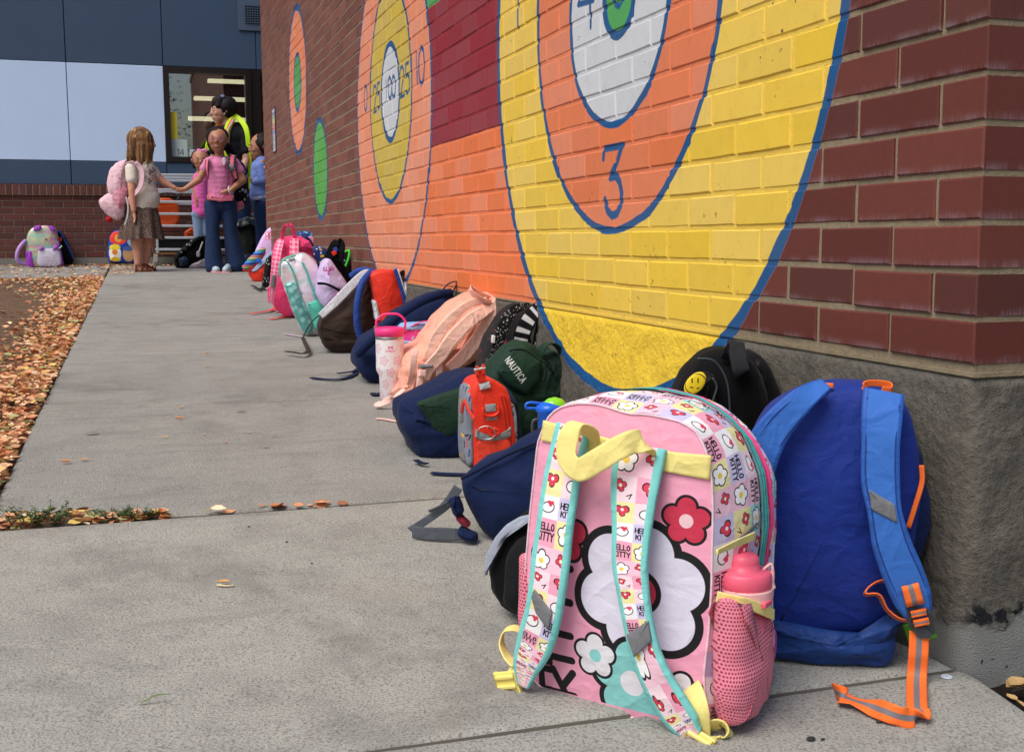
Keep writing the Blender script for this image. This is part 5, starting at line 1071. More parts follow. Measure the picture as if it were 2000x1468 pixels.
web('shoulder_strap', fN, [(626, 614), (612, 625), (600, 642), (592, 658)], [.0, .01, .02, .03], .02, .004, M_BRN, Nb); gweb('shoulder_strap', [(592, 660), (597, 672), (602, 684), (592, 690), (575, 688), (559, 686)], .02, .004, M_BRN, Nb, dz=.02)
fN2 = Fr((-.16, 3.70, gz(3.70)), -3); N2 = root('backpack', fN2, 'bright red bag with blue and white piping standing on end behind the brown one')
cu('body', fN2, [(724, 534), (746, 528), (771, 526), (780, 555), (793, 600), (797, 640), (770, 690), (748, 690), (744, 640), (735, 590)], -.14, 0, M_RED, N2, r=.015, bf=.012, wr=.005, seed=46)
strap2('piping', fN2, [(768, 525), (778, 556), (788, 590), (794, 620)], [(775, 525), (785, 556), (796, 592), (801, 620)], .006, .012, cloth('blue_pad', '#1f3f8c'), N2)
strap2('piping', fN2, [(775, 526), (785, 557), (796, 592), (801, 620)], [(778, 527), (788, 558), (799, 593), (804, 620)], .004, .012, M_WHT, N2)
cu('side_body', fN2, [(776, 530), (790, 534), (800, 550), (804, 580), (806, 640), (798, 640), (790, 580)], -.2, -.01, cloth('taupe_cloth', '#4a3a32', .8), N2, r=.02, bf=.0, wr=.004, seed=47)
cu('lining', fN2, [(790, 550), (799, 556), (800, 590), (794, 610)], -.05, .008, M_LIN, N2, r=.01, bf=.0, wr=.003); cu('lining', fN2, [(728, 585), (737, 590), (744, 625), (734, 625)], -.05, .006, M_LIN, N2, r=.01, bf=.0, wr=.003)
padtube('strap', fN2, [(780, 538), (790, 532), (797, 540), (800, 556)], -.02, .012, M_BLK2, N2)

# ---------------------------------------------------------------- O lilac, P cat ears, AA straps
fO = Fr((-.27, 4.35, gz(4.35)), -6); Ob = root('backpack', fO, 'pale lilac bag with black band and magenta squiggle between the mint and brown bags')
_l = fO.uvs([(629, 540), (655, 515)]); lc = Cv(160, 140, _l[1][0], _l[1][1], None, x0=_l[0][0], y0=_l[0][1]); w_, h_ = _l[1][0]-_l[0][0], _l[1][1]-_l[0][1]; x0, y0 = _l[0]
lc.line([(x0+w_*a_, y0+h_*b_) for a_, b_ in ((.05, .6), (.15, .75), (.1, .45), (.25, .4), (.35, .7), (.3, .45), (.45, .45), (.5, .1), (.4, .2), (.6, .6), (.75, .45), (.6, .5), (.75, .8), (.9, .55), (.8, .5), (.95, .7))], w_*.07, '#b02c86')
cu('body', fO, [(618, 570), (622, 535), (630, 512), (639, 504), (648, 508), (656, 522), (672, 545), (682, 560), (676, 585), (655, 606), (636, 604), (625, 590)], -.22, 0, cloth('lilac_cloth', '#c8b6de', .65, decals=[(toimg(lc, 'squiggle'), _l[0][0], _l[0][1], _l[1][0], _l[1][1])]), Ob, r=.03, bf=.02, wr=.005, seed=48)
strap2('band', fO, [(619, 551), (636, 552), (655, 560), (674, 571)], [(621, 556), (636, 557), (654, 565), (671, 576)], [.02, .035, .035, .02], .003, M_BLK, Ob)
cu('patch', fO, [(656, 578), (660, 570), (665, 572), (668, 582), (662, 592), (652, 596)], .015, .038, cloth('magenta_patch', '#c8589c', .6, tile=(blobs('mp', '#c8589c', ['#e8b8d4', '#7a2a70'], 20, (.04, .1), 3), .06)), Ob, r=.004, bf=.0, wr=.001, n=32)
fP = Fr((-.10, 5.1, gz(5.1)), -2); Pb = root('backpack', fP, 'rounded black backpack with pointed ears and bright green piping against the wall')
cu('body', fP, [(640, 600), (648, 520), (661, 500), (680, 489), (700, 493), (710, 512), (711, 540), (708, 600)], -.25, 0, M_BLK, Pb, r=.05, bf=.03, wr=.003, seed=50, n=64)
cu('ear', fP, [(696, 496), (699, 484), (702, 482), (706, 492), (707, 502)], -.06, -.03, M_BLK2, Pb, r=.008, bf=.002, wr=.001, n=32, it=0)
padtube('piping', fP, [(663, 500), (670, 494), (680, 489.5), (682.5, 492), (681, 504), (677, 515), (674.5, 521)], [.03, .04, .04, .045, .05, .05, .05], .007, plain('lime_piping', '#43c832', .4), Pb)
MB().obox(fP.w(667, 509, .045), fP.U, fP.V, fP.N, .022, .006, .003, .002).build('glint_patch', plain('teal_patch', '#5d9a9c', .3), Pb)
fAA = Fr((-.20, 4.75, gz(4.75)), -3); AAb = root('backpack', fAA, 'black backpack with a red and blue patch on its raised strap behind the lilac bag')
cu('body', fAA, [(630, 560), (636, 505), (650, 496), (668, 508), (684, 535), (692, 560), (686, 600), (650, 600)], -.24, 0, M_BLK2, AAb, r=.04, bf=.02, wr=.005, seed=52)
web('shoulder_strap', fAA, [(642, 505), (648, 490), (655, 477), (661, 473), (665, 480), (664, 495), (662, 510)], [.0, .01, .02, .02, .03, .04, .04], .05, .014, M_BLK, AAb, wd=fAA.N*.6+fAA.U)
cu('patch', fAA, [(651, 485), (658, 482), (661, 490), (655, 495)], .02, .05, cloth('rb_patch', '#24409c', .6), AAb, r=.003, bf=.0, wr=0, n=20, it=0); cu('patch', fAA, [(648, 493), (655, 489), (659, 495), (652, 500)], .02, .058, M_RED, AAb, r=.003, bf=.0, wr=0, n=20, it=0)

# ---------------------------------------------------------------- Q mint shimmer bag
fQ = gfr(606, 657, -8); Qb = root('backpack', fQ, 'shiny pearl and mint green backpack with a scaly glitter pocket, standing on the path')
g = NG('pearl_vinyl'); o = g.obj(); n_ = g.noise(o, 9, 3, .5, 1.2); cr_ = g.mix(g.ramp(n_, .35, .5), lin('#cfe3e6'), lin('#e9d3dc')); cr_ = g.mix(g.ramp(n_, .5, .62), cr_, lin('#ded6f0')); cr_ = g.mix(g.ramp(n_, .62, .7), cr_, lin('#ece6cf'))
M_PRL = g.set(col=cr_, rough=.24, metal=.25, coat=.5, nrm=g.bump(g.noise(o, 26, 3), .006, .7)); M_TEAL = cloth('teal_trim', '#4fb3a0', .5, spec=.4)
g = NG('scale_glitter'); o = g.obj(); vo = g.n('TexVoronoi', {'Vector': o, 'Scale': 34.}); sp_ = g.noise(o, 900, 1); cs_ = g.mix(g.ramp(vo.outputs[0], .25, .6), lin('#8fd2cd'), lin('#4a9c98')); cs_ = g.mix(g.ramp(sp_, .6, .7), cs_, lin('#e8fbf8')); M_SCL = g.set(col=cs_, rough=.3, metal=.3, nrm=g.bump(vo.outputs[0], .004, .6))
cu('body', fQ, [(547, 540), (547, 516), (553, 506), (570, 499), (590, 492), (606, 500), (619, 512), (626, 545), (634, 580), (643, 606), (640, 632), (624, 657), (600, 656), (588, 648), (572, 610), (556, 565)], -.20, 0, M_PRL, Qb, r=.035, bf=.02, wr=.005, seed=54, n=80, it=1)
cu('front_pocket', fQ, [(555, 556), (570, 550), (580, 556), (592, 585), (604, 615), (612, 640), (606, 653), (592, 650), (578, 622), (565, 590)], -.01, .04, M_SCL, Qb, r=.015, bf=.010, wr=.002, seed=55, it=1)
cu('side_pocket', fQ, [(600, 592), (622, 586), (642, 604), (640, 630), (625, 652), (614, 640), (606, 615)], -.01, .03, M_TEAL, Qb, r=.012, bf=.008, wr=.003, seed=56, it=1)
padtube('piping', fQ, [(553, 508), (562, 512), (572, 530), (580, 555), (592, 590), (602, 625), (610, 650)], .022, .0045, M_TEAL, Qb); padtube('piping', fQ, [(590, 512), (598, 528), (606, 550), (616, 580), (622, 590)], .024, .0055, M_TEAL, Qb); padtube('piping', fQ, [(547, 540), (547, 516), (554, 507), (566, 502), (578, 499)], .01, .004, M_TEAL, Qb)
web('carry_handle', fQ, [(560, 503), (566, 499), (573, 497), (571, 503)], .0, .02, .003, M_TEAL, Qb); padtube('puller', fQ, [(579, 562), (580, 568), (579, 573)], .05, .003, M_MET, Qb)
gweb('strap', [(592, 657), (575, 655), (557, 651)], .02, .003, M_PRL, Qb, dz=.006); 

# ---------------------------------------------------------------- R gingham and its neighbours
gi = Cv(64, 64, 1, 1, '#ee4c80'); gi.rect(0, .5, 1, 1, '#f58fb2'); gi.a[:, 32:, :3] = gi.a[:, 32:, :3]*.5+.5*np.array([1, .88, .93]); M_GI = cloth('gingham', '#f06a98', .6, tile=(toimg(gi, 'gingham'), .55, .55)); M_HPK = cloth('hot_pink_cloth', '#e9447c', .6, bump=.8)
fR = gfr(545, 622, -6); Rb = root('backpack', fR, 'hot pink backpack with pink and white checked straps and a tall carry handle')
cu('body', fR, [(533, 600), (530, 520), (535, 474), (548, 464), (580, 459), (603, 470), (614, 496), (610, 560), (596, 610), (560, 622)], -.2, 0, M_HPK, Rb, r=.03, bf=.015, wr=.004, seed=58)
strap2('shoulder_strap', fR, [(541, 469), (534, 495), (529, 530), (526, 565), (524, 590)], [(556, 467), (550, 495), (545, 530), (539, 565), (534, 592)], [.02, .07, .09, .08, .06], .01, M_GI, Rb); strap2('shoulder_strap', fR, [(566, 466), (565, 500), (562, 540), (558, 575)], [(584, 466), (584, 500), (582, 540), (576, 575)], [.02, .05, .06, .05], .01, M_GI, Rb)
web('carry_handle', fR, [(551, 468), (552, 452), (557, 442), (564, 439), (571, 443), (575, 455), (576, 468)], [.0, .01, .02, .02, .02, .01, 0], .02, .004, M_HPK, Rb, wd=fR.U+fR.V*.3)
cu('reflective_patch', fR, [(531, 538), (538, 537), (535, 560), (528, 561)], .09, .108, M_REFL, Rb, r=.003, bf=0, bb=0, wr=0, n=20, it=0); cu('slider', fR, [(522, 560), (528, 558), (530, 592), (523, 593)], .02, .05, M_HPK, Rb, r=.005, bf=0, wr=0, n=20)
cu('sleeve', fR, [(585, 466), (604, 470), (612, 486), (596, 490), (584, 485)], -.05, .02, M_HPK, Rb, r=.012, bf=.01, wr=.004)
gweb('webbing', [(537, 606), (548, 600), (551, 597)], .02, .004, M_HPK, Rb, dz=.02)
fT2 = gfr(562, 606, -8); T2 = root('lunch_box', fT2, 'small navy blue lunch bag with orange red straps trailing on the path', 'lunch bag')
cu('body', fT2, [(535, 562), (545, 552), (556, 548), (566, 560), (572, 590), (569, 608), (556, 604), (546, 590)], -.14, 0, cloth('navy_bright', '#1e2c6c', .6), T2, r=.015, bf=.01, wr=.003, seed=60)
M_ROR = cloth('red_orange_web', '#ee4428', .6); gweb('webbing', [(546, 592), (536, 602), (524, 607), (505, 610), (489, 612)], .024, .003, M_ROR, T2, dz=.012); gweb('webbing', [(571, 611), (562, 617), (548, 620), (528, 623)], .022, .003, M_ROR, T2, dz=.008)
fS2 = Fr((-.12, 5.7, gz(5.7)), -4); S2 = root('backpack', fS2, 'navy backpack printed with small red and yellow toy shapes behind the mint bag')
M_TOY = cloth('toy_print', '#1d3270', .65, tile=(blobs('toys', '#1d3270', ['#d83a24', '#e8b82a', '#cfd6e4', '#3a68b8', '#d83a24'], 30, (.03, .06), 12), .22))
cu('body', fS2, [(592, 600), (594, 500), (604, 485), (625, 480), (640, 488), (648, 520), (640, 600)], -.22, 0, M_TOY, S2, r=.03, bf=.015, wr=.004, seed=61)
fBB = Fr((-.16, 6.6, gz(6.6)), -4); BBb = root('backpack', fBB, 'blue backpack with pale pattern and pink lining behind the hot pink one, dark strap up')
M_CY = cloth('cyan_print', '#2c4a88', .65, tile=(blobs('cyan', '#243c78', ['#68b8d4', '#8ad0e4', '#d8649c'], 40, (.02, .06), 13), .2))
cu('body', fBB, [(574, 560), (576, 460), (582, 452), (606, 451), (620, 462), (632, 482), (636, 560)], -.22, 0, M_CY, BBb, r=.03, bf=.015, wr=.004, seed=62); cu('lining', fBB, [(600, 462), (612, 462), (622, 478), (618, 486), (606, 476)], -.02, .025, cloth('pink_lin', '#e090b0', .6), BBb, r=.005, bf=0, wr=.002, n=24)
cu('strap', fBB, [(597, 460), (606, 466), (616, 484), (608, 486), (600, 474)], .0, .04, M_NAVY, BBb, r=.008, bf=0, wr=.001, n=24); web('strap', fBB, [(612, 462), (614, 450), (616, 441), (619, 446), (617, 458)], [0, .0, .01, .01, 0], .03, .006, M_BLK, BBb)
fU = Fr((-.26, 9.3, gz(9.3)), -5); Ub = root('backpack', fU, 'pastel lilac and blue backpack with pink butterfly outline near the rows far end')
bu = Cv(128, 128, 1, 1, None)
for sx in (-1, 1):
    for (a_, b_, rx, ry, rt) in ((.2, .62, .16, .24, -.5), (.17, .3, .12, .16, .5)): bu.ell(.5+sx*a_, b_, rx, ry, '#c23a7c', rt*sx); bu.ell(.5+sx*a_, b_, rx*.75, ry*.78, '#e6a8cc', rt*sx); bu.ell(.5+sx*a_, b_, rx*.4, ry*.45, '#f4d4a0', rt*sx)
bu.line([(.5, .2), (.5, .8)], .05, '#8a2a60'); _u0, _u1 = fU.uv(514, 474), fU.uv(537, 446)
g = NG('butterfly_cloth'); sp_ = g.n('SeparateXYZ', {0: g.uv()}); gr_ = g.mix(g.ramp(g.m('ADD', sp_.outputs[1], g.m('MULTIPLY', g.noise(g.obj(), 6, 2), .1)), .12, .36), lin('#9cc4ea'), lin('#d8b4e6')); va_ = g.n('VectorMath', {0: g.uv(), 1: (_u0[0], _u0[1], 0)}, operation='SUBTRACT'); va_ = g.n('VectorMath', {0: va_.outputs[0], 1: (1/(_u1[0]-_u0[0]), 1/(_u1[1]-_u0[1]), 1)}, operation='MULTIPLY'); ti_ = g.n('TexImage', {'Vector': va_.outputs[0]}, image=toimg(bu, 'butterfly'), extension='CLIP'); gr_ = g.mix(ti_.outputs['Alpha'], gr_, ti_.outputs['Color']); M_BF = g.set(col=gr_, rough=.55)
cu('body', fU, [(496, 548), (489, 520), (498, 492), (512, 462), (524, 445), (538, 440), (552, 448), (558, 470), (554, 548)], -.2, 0, M_BF, Ub, r=.03, bf=.015, wr=.003, seed=64)
fV = gfr(500, 550, -10); Vb = root('lunch_box', fV, 'open red and blue lunch bag with rainbow flap beside the checked pink straps', 'lunch bag')
cu('body', fV, [(483, 534), (500, 524), (517, 508), (528, 500), (524, 530), (514, 552), (495, 550)], -.16, 0, M_RED, Vb, r=.02, bf=.01, wr=.004, seed=66); _r = Cv(32, 64, 1, 1, '#2a4fa8')
for k_, c_ in enumerate(('#5aa0d8', '#58b070', '#e8c83a', '#e07a2a')): _r.rect(0, .1+.2*k_, 1, .22+.2*k_, c_)
M_RB = cloth('rainbow_flap', '#3f78c0', .6, tile=(toimg(_r, 'rainbow'), .08)); cu('flap', fV, [(471, 522), (485, 505), (500, 490), (513, 482), (520, 486), (512, 500), (495, 520), (480, 528)], -.02, .02, M_RB, Vb, r=.01, bf=.01, wr=.003, seed=67)
cu('flap', fV, [(472, 528), (490, 515), (508, 496), (518, 487), (519, 495), (505, 515), (488, 532)], -.04, .008, M_RED, Vb, r=.01, bf=.005, wr=.003); cu('lining', fV, [(490, 530), (505, 514), (520, 500), (533, 488), (533, 498), (515, 516), (500, 530)], -.02, .018, cloth('pale_blue_web', '#a9c4ea', .6), Vb, r=.005, bf=0, wr=.001); MB().obox(fV.w(505, 509, .03), fV.U, fV.V, fV.N, .022, .016, .006, .003).build('buckle', plain('blue_plastic', '#1764d8'), Vb)
fV2 = gfr(513, 568, -6); V2 = root('backpack', fV2, 'black backpack strap and side with white lettering marks beside the checked pink strap')
cu('shoulder_strap', fV2, [(519, 506), (530, 496), (532, 520), (526, 560), (510, 566), (514, 540)], -.12, 0, cloth('black_marks', '#101014', .8, tile=(blobs('marks', '#101014', ['#d8dade', '#101014', '#101014'], 26, (.03, .07), 15, 'bar'), .14)), V2, r=.015, bf=.005, wr=.002); cu('buckle', fV2, [(507, 562), (514, 558), (519, 562), (517, 570), (509, 569)], -.04, .01, M_PLG, V2, r=.004, bf=0, wr=0, n=20); gweb('webbing', [(509, 566), (498, 560), (491, 557)], .02, .003, M_BLK, V2, dz=.02)
fW = Fr((-.15, 11.0, gz(11.0)), -5); Wb = root('backpack', fW, 'bulky black and dark green backpack with camouflage top beyond the painted wall')
M_CAM = cloth('camo', '#1c2430', .75, tile=(blobs('camo_t', '#161a2a', ['#3f6a70', '#26324a', '#6a7a68', '#10141c'], 34, (.05, .12), 17), .3)); cu('body', fW, [(466, 540), (462, 480), (463, 445), (475, 428), (495, 426), (508, 440), (514, 470), (508, 520), (490, 545)], -.3, 0, cloth('black_green', '#0e1812', .8), Wb, r=.06, bf=.03, wr=.008, seed=70)
cu('top_panel', fW, [(461, 440), (468, 428), (480, 423), (497, 426), (506, 436), (508, 446), (490, 440), (470, 443), (463, 450)], -.25, .04, M_CAM, Wb, r=.03, bf=.01, wr=.004, seed=71); cu('lower_pocket', fW, [(470, 505), (485, 495), (497, 500), (492, 520), (474, 530)], -.1, .05, cloth('navy_specks', '#1c2c60', .7, tile=(blobs('specks', '#141c3c', ['#4a64b0', '#141c3c'], 30, (.03, .07), 19), .15)), Wb, r=.02, bf=.01, wr=.003)
cu('toy_ball', fW, [(507, 440), (510, 434), (516, 434), (520, 441), (518, 450), (511, 450)], -.02, .04, cloth('ball_print', '#2a6ab8', .5, tile=(blobs('ballb', '#2a6ab8', ['#e8c83a', '#d8e4ee', '#c83a2a'], 10, (.1, .2), 21), .12)), Wb, r=.02, bf=.01, wr=0, n=28)
fX = gfr(368, 524, -8); Xb = root('backpack', fX, 'black backpack with white bone like print slumped in front of the metal trolley')
cu('body', fX, [(337, 505), (341, 497), (360, 485), (380, 468), (398, 459), (408, 462), (406, 500), (398, 518), (365, 524), (343, 524)], -.3, 0, M_BLK, Xb, r=.05, bf=.02, wr=.006, seed=73); M_BON = cloth('bone_print', '#0e0e12', .7, tile=(blobs('bones', '#0e0e12', ['#d8dce4', '#0e0e12'], 26, (.04, .09), 23, 'bar'), .2))
cu('side_band', fX, [(339, 500), (352, 487), (376, 466), (396, 458), (392, 466), (372, 480), (350, 498), (344, 512)], -.1, .03, M_BON, Xb, r=.02, bf=.005, wr=.002); cu('pocket', fX, [(348, 505), (360, 500), (368, 506), (366, 518), (352, 521)], -.05, .05, cloth('slate_blue', '#1c2c44', .7), Xb, r=.02, bf=.01, wr=.002)
padtube('key_chain', fX, [(396, 472), (393, 480), (390, 488), (386, 496)], .04, .008, cloth('bone_white', '#d0d2d6', .6), Xb); cu('key_fob', fX, [(384, 490), (390, 490), (391, 500), (387, 503), (383, 500)], .04, .07, cloth('fob_grey', '#a6a8ac', .5), Xb, r=.008, bf=0, wr=0, n=20)
pc_ = gfr(385, 524, 0); o = cu('folded_cloth', pc_, [(368, 521), (378, 514), (392, 506), (403, 504), (404, 522), (390, 524), (370, 525)], -.2, 0, cloth('pale_lilac_cloth', '#b9a9b8', .8), None, r=.02, bf=.01, wr=.01, wf=22, seed=75); tag(o, 'crumpled pale lilac cloth lying beside the black bone print backpack', 'cloth')
fY = gfr(88, 522, -2); Yb = root('backpack', fY, 'shiny rainbow silver backpack with purple ears and straps in front of the low brick wall')
g = NG('holo'); o = g.obj(); n_ = g.noise(g.n('VectorMath', {0: o, 1: (1.2, 1, 3.2)}, operation='MULTIPLY').outputs[0], 5.5, 3, .5, .8); hs_ = g.n('HueSaturation', {'Hue': g.m('ADD', g.m('MULTIPLY', n_, 2.4), .0), 'Saturation': .8, 'Color': (.30, .55, .60, 1)}); M_HO = g.set(col=hs_.outputs[0], rough=.28, metal=.4, coat=.4); M_PU = cloth('purple_cloth', '#a53fc4', .5, spec=.4)
cu('body', fY, [(50, 500), (51, 462), (57, 448), (70, 441), (95, 440), (108, 446), (113, 470), (119, 517), (84, 522), (52, 521)], -.2, 0, M_HO, Yb, r=.03, bf=.02, wr=.003, seed=77)
cu('front_pocket', fY, [(74, 491), (80, 486), (112, 486), (117, 492), (120, 516), (112, 520), (78, 521), (72, 515)], -.02, .06, cloth('silver_pink', '#bfb4c6', .35, tile=(blobs('glit', '#bfb8cc', ['#e0a0bc', '#a8c8d8', '#d8d8e4'], 40, (.02, .06), 25, 'bar'), .2), spec=.6), Yb, r=.015, bf=.01, wr=.002)
for P_ in ([(64, 450), (66, 443), (74, 440), (80, 440), (79, 449), (70, 451)], [(93, 441), (102, 441), (108, 447), (107, 452), (98, 449)], [(75, 488), (80, 481), (86, 484), (84, 489)], [(102, 488), (106, 480), (112, 479), (114, 486)]): cu('ear', fY, P_, -.01, .035 if P_[0][1] < 470 else .075, M_PU, Yb, r=.01, bf=.003, wr=.001, n=28, it=1)
cu('side_pocket', fY, [(49, 492), (61, 490), (64, 505), (66, 521), (52, 522)], -.1, .02, M_PU, Yb, r=.015, bf=.01, wr=.004); cu('side_edge', fY, [(112, 470), (116, 486), (123, 519), (118, 520), (114, 490)], -.15, .01, M_PU, Yb, r=.01, bf=0, wr=.002)
padtube('shoulder_strap', fY, [(50, 470), (42, 478), (35, 490), (33, 503), (38, 512), (50, 516)], [-.02, .03, .05, .05, .03, .0], .02, cloth('strap_pv', '#b78bd0', .4, spec=.5), Yb); cu('nose', fY, [(88, 466), (92, 466), (90, 470)], .015, .026, M_BLK, Yb, r=.002, bf=0, wr=0, n=12, it=0); padtube('ribbon', fY, [(112, 486), (117, 484), (121, 480)], .04, .007, cloth('mint_rib', '#a8e0c0', .5), Yb)
fY2 = Fr(fY.O+Vector((.14, .2, 0)), 0); fY2.O.z = gz(fY2.O.y); Y2 = root('backpack', fY2, 'dark backpack with blue and red trim leaning on the brick base behind the silver one')
cu('body', fY2, [(98, 515), (104, 455), (113, 448), (124, 456), (134, 478), (143, 500), (142, 516), (132, 520)], -.12, 0, M_BLK, Y2, r=.04, bf=.02, wr=.004, seed=79); padtube('piping', fY2, [(113, 450), (121, 458), (130, 476), (139, 494), (143, 504)], .01, .010, cloth('blue_pad', '#1f3f8c'), Y2); cu('patch', fY2, [(116, 464), (120, 463), (121, 470), (117, 472)], .01, .025, M_RED, Y2, r=.003, bf=0, wr=0, n=14, it=0)
fZ = Fr((-1.37, 11.98, gz(11.98)), 0); Zb = root('backpack', fZ, 'small blue and red child backpack with bright round patches against the brick base')
pz = Cv(200, 240, 1, 1, None); 
for (x, y, rx, ry, c_) in ((.42, .78, .34, .2, '#e8402a'), (.42, .76, .13, .12, '#e8a050'), (.72, .84, .2, .1, '#e84a9c'), (.76, .82, .14, .07, '#f0c83a'), (.78, .80, .08, .04, '#48b060'), (.28, .32, .22, .24, '#f0ece4'), (.28, .50, .2, .09, '#e8d23a'), (.28, .15, .2, .07, '#f0c83a'), (.76, .30, .2, .22, '#caa070'), (.76, .46, .19, .07, '#5068a8'), (.9, .66, .16, .14, '#9cc8ec'), (.28, .36, .1, .08, '#d8803c')): pz.ell(x, y, rx, ry, c_)
_z0, _z1 = fZ.uv(210, 517, .02), fZ.uv(262, 449, .02); cu('body', fZ, [(211, 512), (210, 488), (214, 462), (222, 450), (240, 448), (256, 452), (262, 470), (264, 515)], -.16, 0, cloth('kid_blue', '#1b46a8', .6, decals=[(toimg(pz, 'round_patches'), _z0[0], _z0[1], _z1[0], _z1[1])]), Zb, r=.03, bf=.015, wr=.002, seed=81)
gweb('strap', [(212, 515), (204, 517), (196, 519)], .03, .006, M_RED, Zb, dz=.004)
# ================================================================ people
_b = bmesh.new(); bmesh.ops.create_icosphere(_b, subdivisions=3, radius=1); ICO = (np.array([tuple(v.co) for v in _b.verts]), np.array([[v.index for v in f.verts] for f in _b.faces])); _b.free()
def blob(name, prims, vox, m, parent, sm=1, uvscale=None):
    """one continuous surface grown from tapered limbs: prims = (p0, r0, p1, r1[, squash vector])"""
    VV = []; FF = []; nb = 0
    def sph(p, r, sq=None):
        nonlocal nb
        VV.append(ICO[0]*(r if sq is None else r*np.array(sq))+np.array(tuple(p))); FF.append(ICO[1]+nb); nb += len(ICO[0])
    for q in prims:
        p0, r0, p1, r1 = Vector(q[0]), q[1], Vector(q[2]) if q[2] is not None else None, q[3]
        sq = q[4] if len(q) > 4 else None
        if p1 is None: sph(p0, r0, sq); continue
        n = max(2, int((p1-p0).length/(min(r0, r1)*.45))); n = min(n, 60)
        for i in range(n+1):
            t = i/n; sph(p0.lerp(p1, t), r0+(r1-r0)*t, sq)
    me = bpy.data.meshes.new('tmp'); me.from_pydata(np.vstack(VV).tolist(), [], np.vstack(FF).tolist()); o = bpy.data.objects.new('tmp', me); C.objects.link(o)
    rm = o.modifiers.new('r', 'REMESH'); rm.mode = 'VOXEL'; rm.voxel_size = vox; rm.use_smooth_shade = True
    s_ = o.modifiers.new('s', 'SMOOTH'); s_.iterations = sm; s_.factor = .5
    dg = bpy.context.evaluated_depsgraph_get(); ev = bpy.data.meshes.new_from_object(o.evaluated_get(dg)); bpy.data.objects.remove(o)
    off = ORG[parent.name] if parent else Vector(); ev.transform(Matrix.Translation(-off)); ev.materials.clear(); ev.materials.append(m); ev.name = name
    if name == 'hair':
        for v_ in ev.vertices:
            q_ = v_.co; e_ = mnoise.noise(Vector((q_.x*70, q_.y*70, q_.z*7)))*(.0075 if parent is g1 else .003)+mnoise.noise(Vector((q_.x*22, q_.y*22, q_.z*5+3)))*(.008 if parent is g1 else .003); v_.co += v_.normal*e_
    ev.polygons.foreach_set('use_smooth', [True]*len(ev.polygons))
    o2 = bpy.data.objects.new(name, ev); C.objects.link(o2); o2.parent = parent; ORG[o2.name] = off; return o2
def skinm(name, col):
    g = NG(name); n = g.noise(g.obj(), 30, 3); hs = g.n('HueSaturation', {'Value': g.m('ADD', .92, g.m('MULTIPLY', n, .14)), 'Color': lin(col)}); return g.set(col=hs.outputs[0], rough=.5, sss=.08)
def hairm(name, c1, c2, c3=None):
    g = NG(name); o = g.obj(); v = g.n('VectorMath', {0: o, 1: (38, 38, 3)}, operation='MULTIPLY').outputs[0]; n = g.noise(v, 1., 3, .6, .6); c = g.mix(g.ramp(n, .38, .6), lin(c1), lin(c2))
    if c3: c = g.mix(g.m('MULTIPLY', g.ramp(g.noise(v, .6, 2), .55, .68), .8), c, lin(c3))
    return g.set(col=c, rough=.6, spec=.2, nrm=g.bump(n, .01, .9))
def hand(fr, wrist, tip, spread, r=.0075, thumb=None, curl=0):
    """palm, four unequal bent fingers and a thumb; wrist/tip are points, spread is the across-palm direction"""
    w = Vector(wrist); t = Vector(tip); ax = (t-w); L = ax.length; ax.normalize(); sp = Vector(spread).normalized(); nn = ax.cross(sp).normalized(); P_ = []
    pal = w+ax*L*.5; P_.append((w, r*1.7, pal, r*1.9, (1, 1, 1)))
    for k, (o, l) in enumerate(((-1.5, .82), (-.5, 1.0), (.5, .95), (1.5, .75))):
        b = pal+sp*(o*r*1.15); m_ = b+ax*(L*.28*l)+nn*curl*L*.12; e = m_+ax*(L*.24*l*(1-abs(curl)*.6))+nn*curl*L*.28; P_ += [(pal-ax*L*.2+sp*o*r*.7, r*1.2, b, r), (b, r, m_, r*.9), (m_, r*.9, e, r*.72)]
    tb = w+ax*L*.2+sp*(-1.8*r); te = tb+ax*L*.3-sp*r*1.6+nn*curl*L*.15; P_ += [(w+ax*L*.1, r*1.1, tb, r*1.1), (tb, r*1.1, te, r*.8)]; return P_
M_JEAN = cloth('blue_jeans', '#1a2c50', .8, var=.25); M_LJ = cloth('light_jeans', '#7c95b4', .8, var=.2)
def Fq(fr): return lambda x, y, d=0: fr.w(x, y, d)
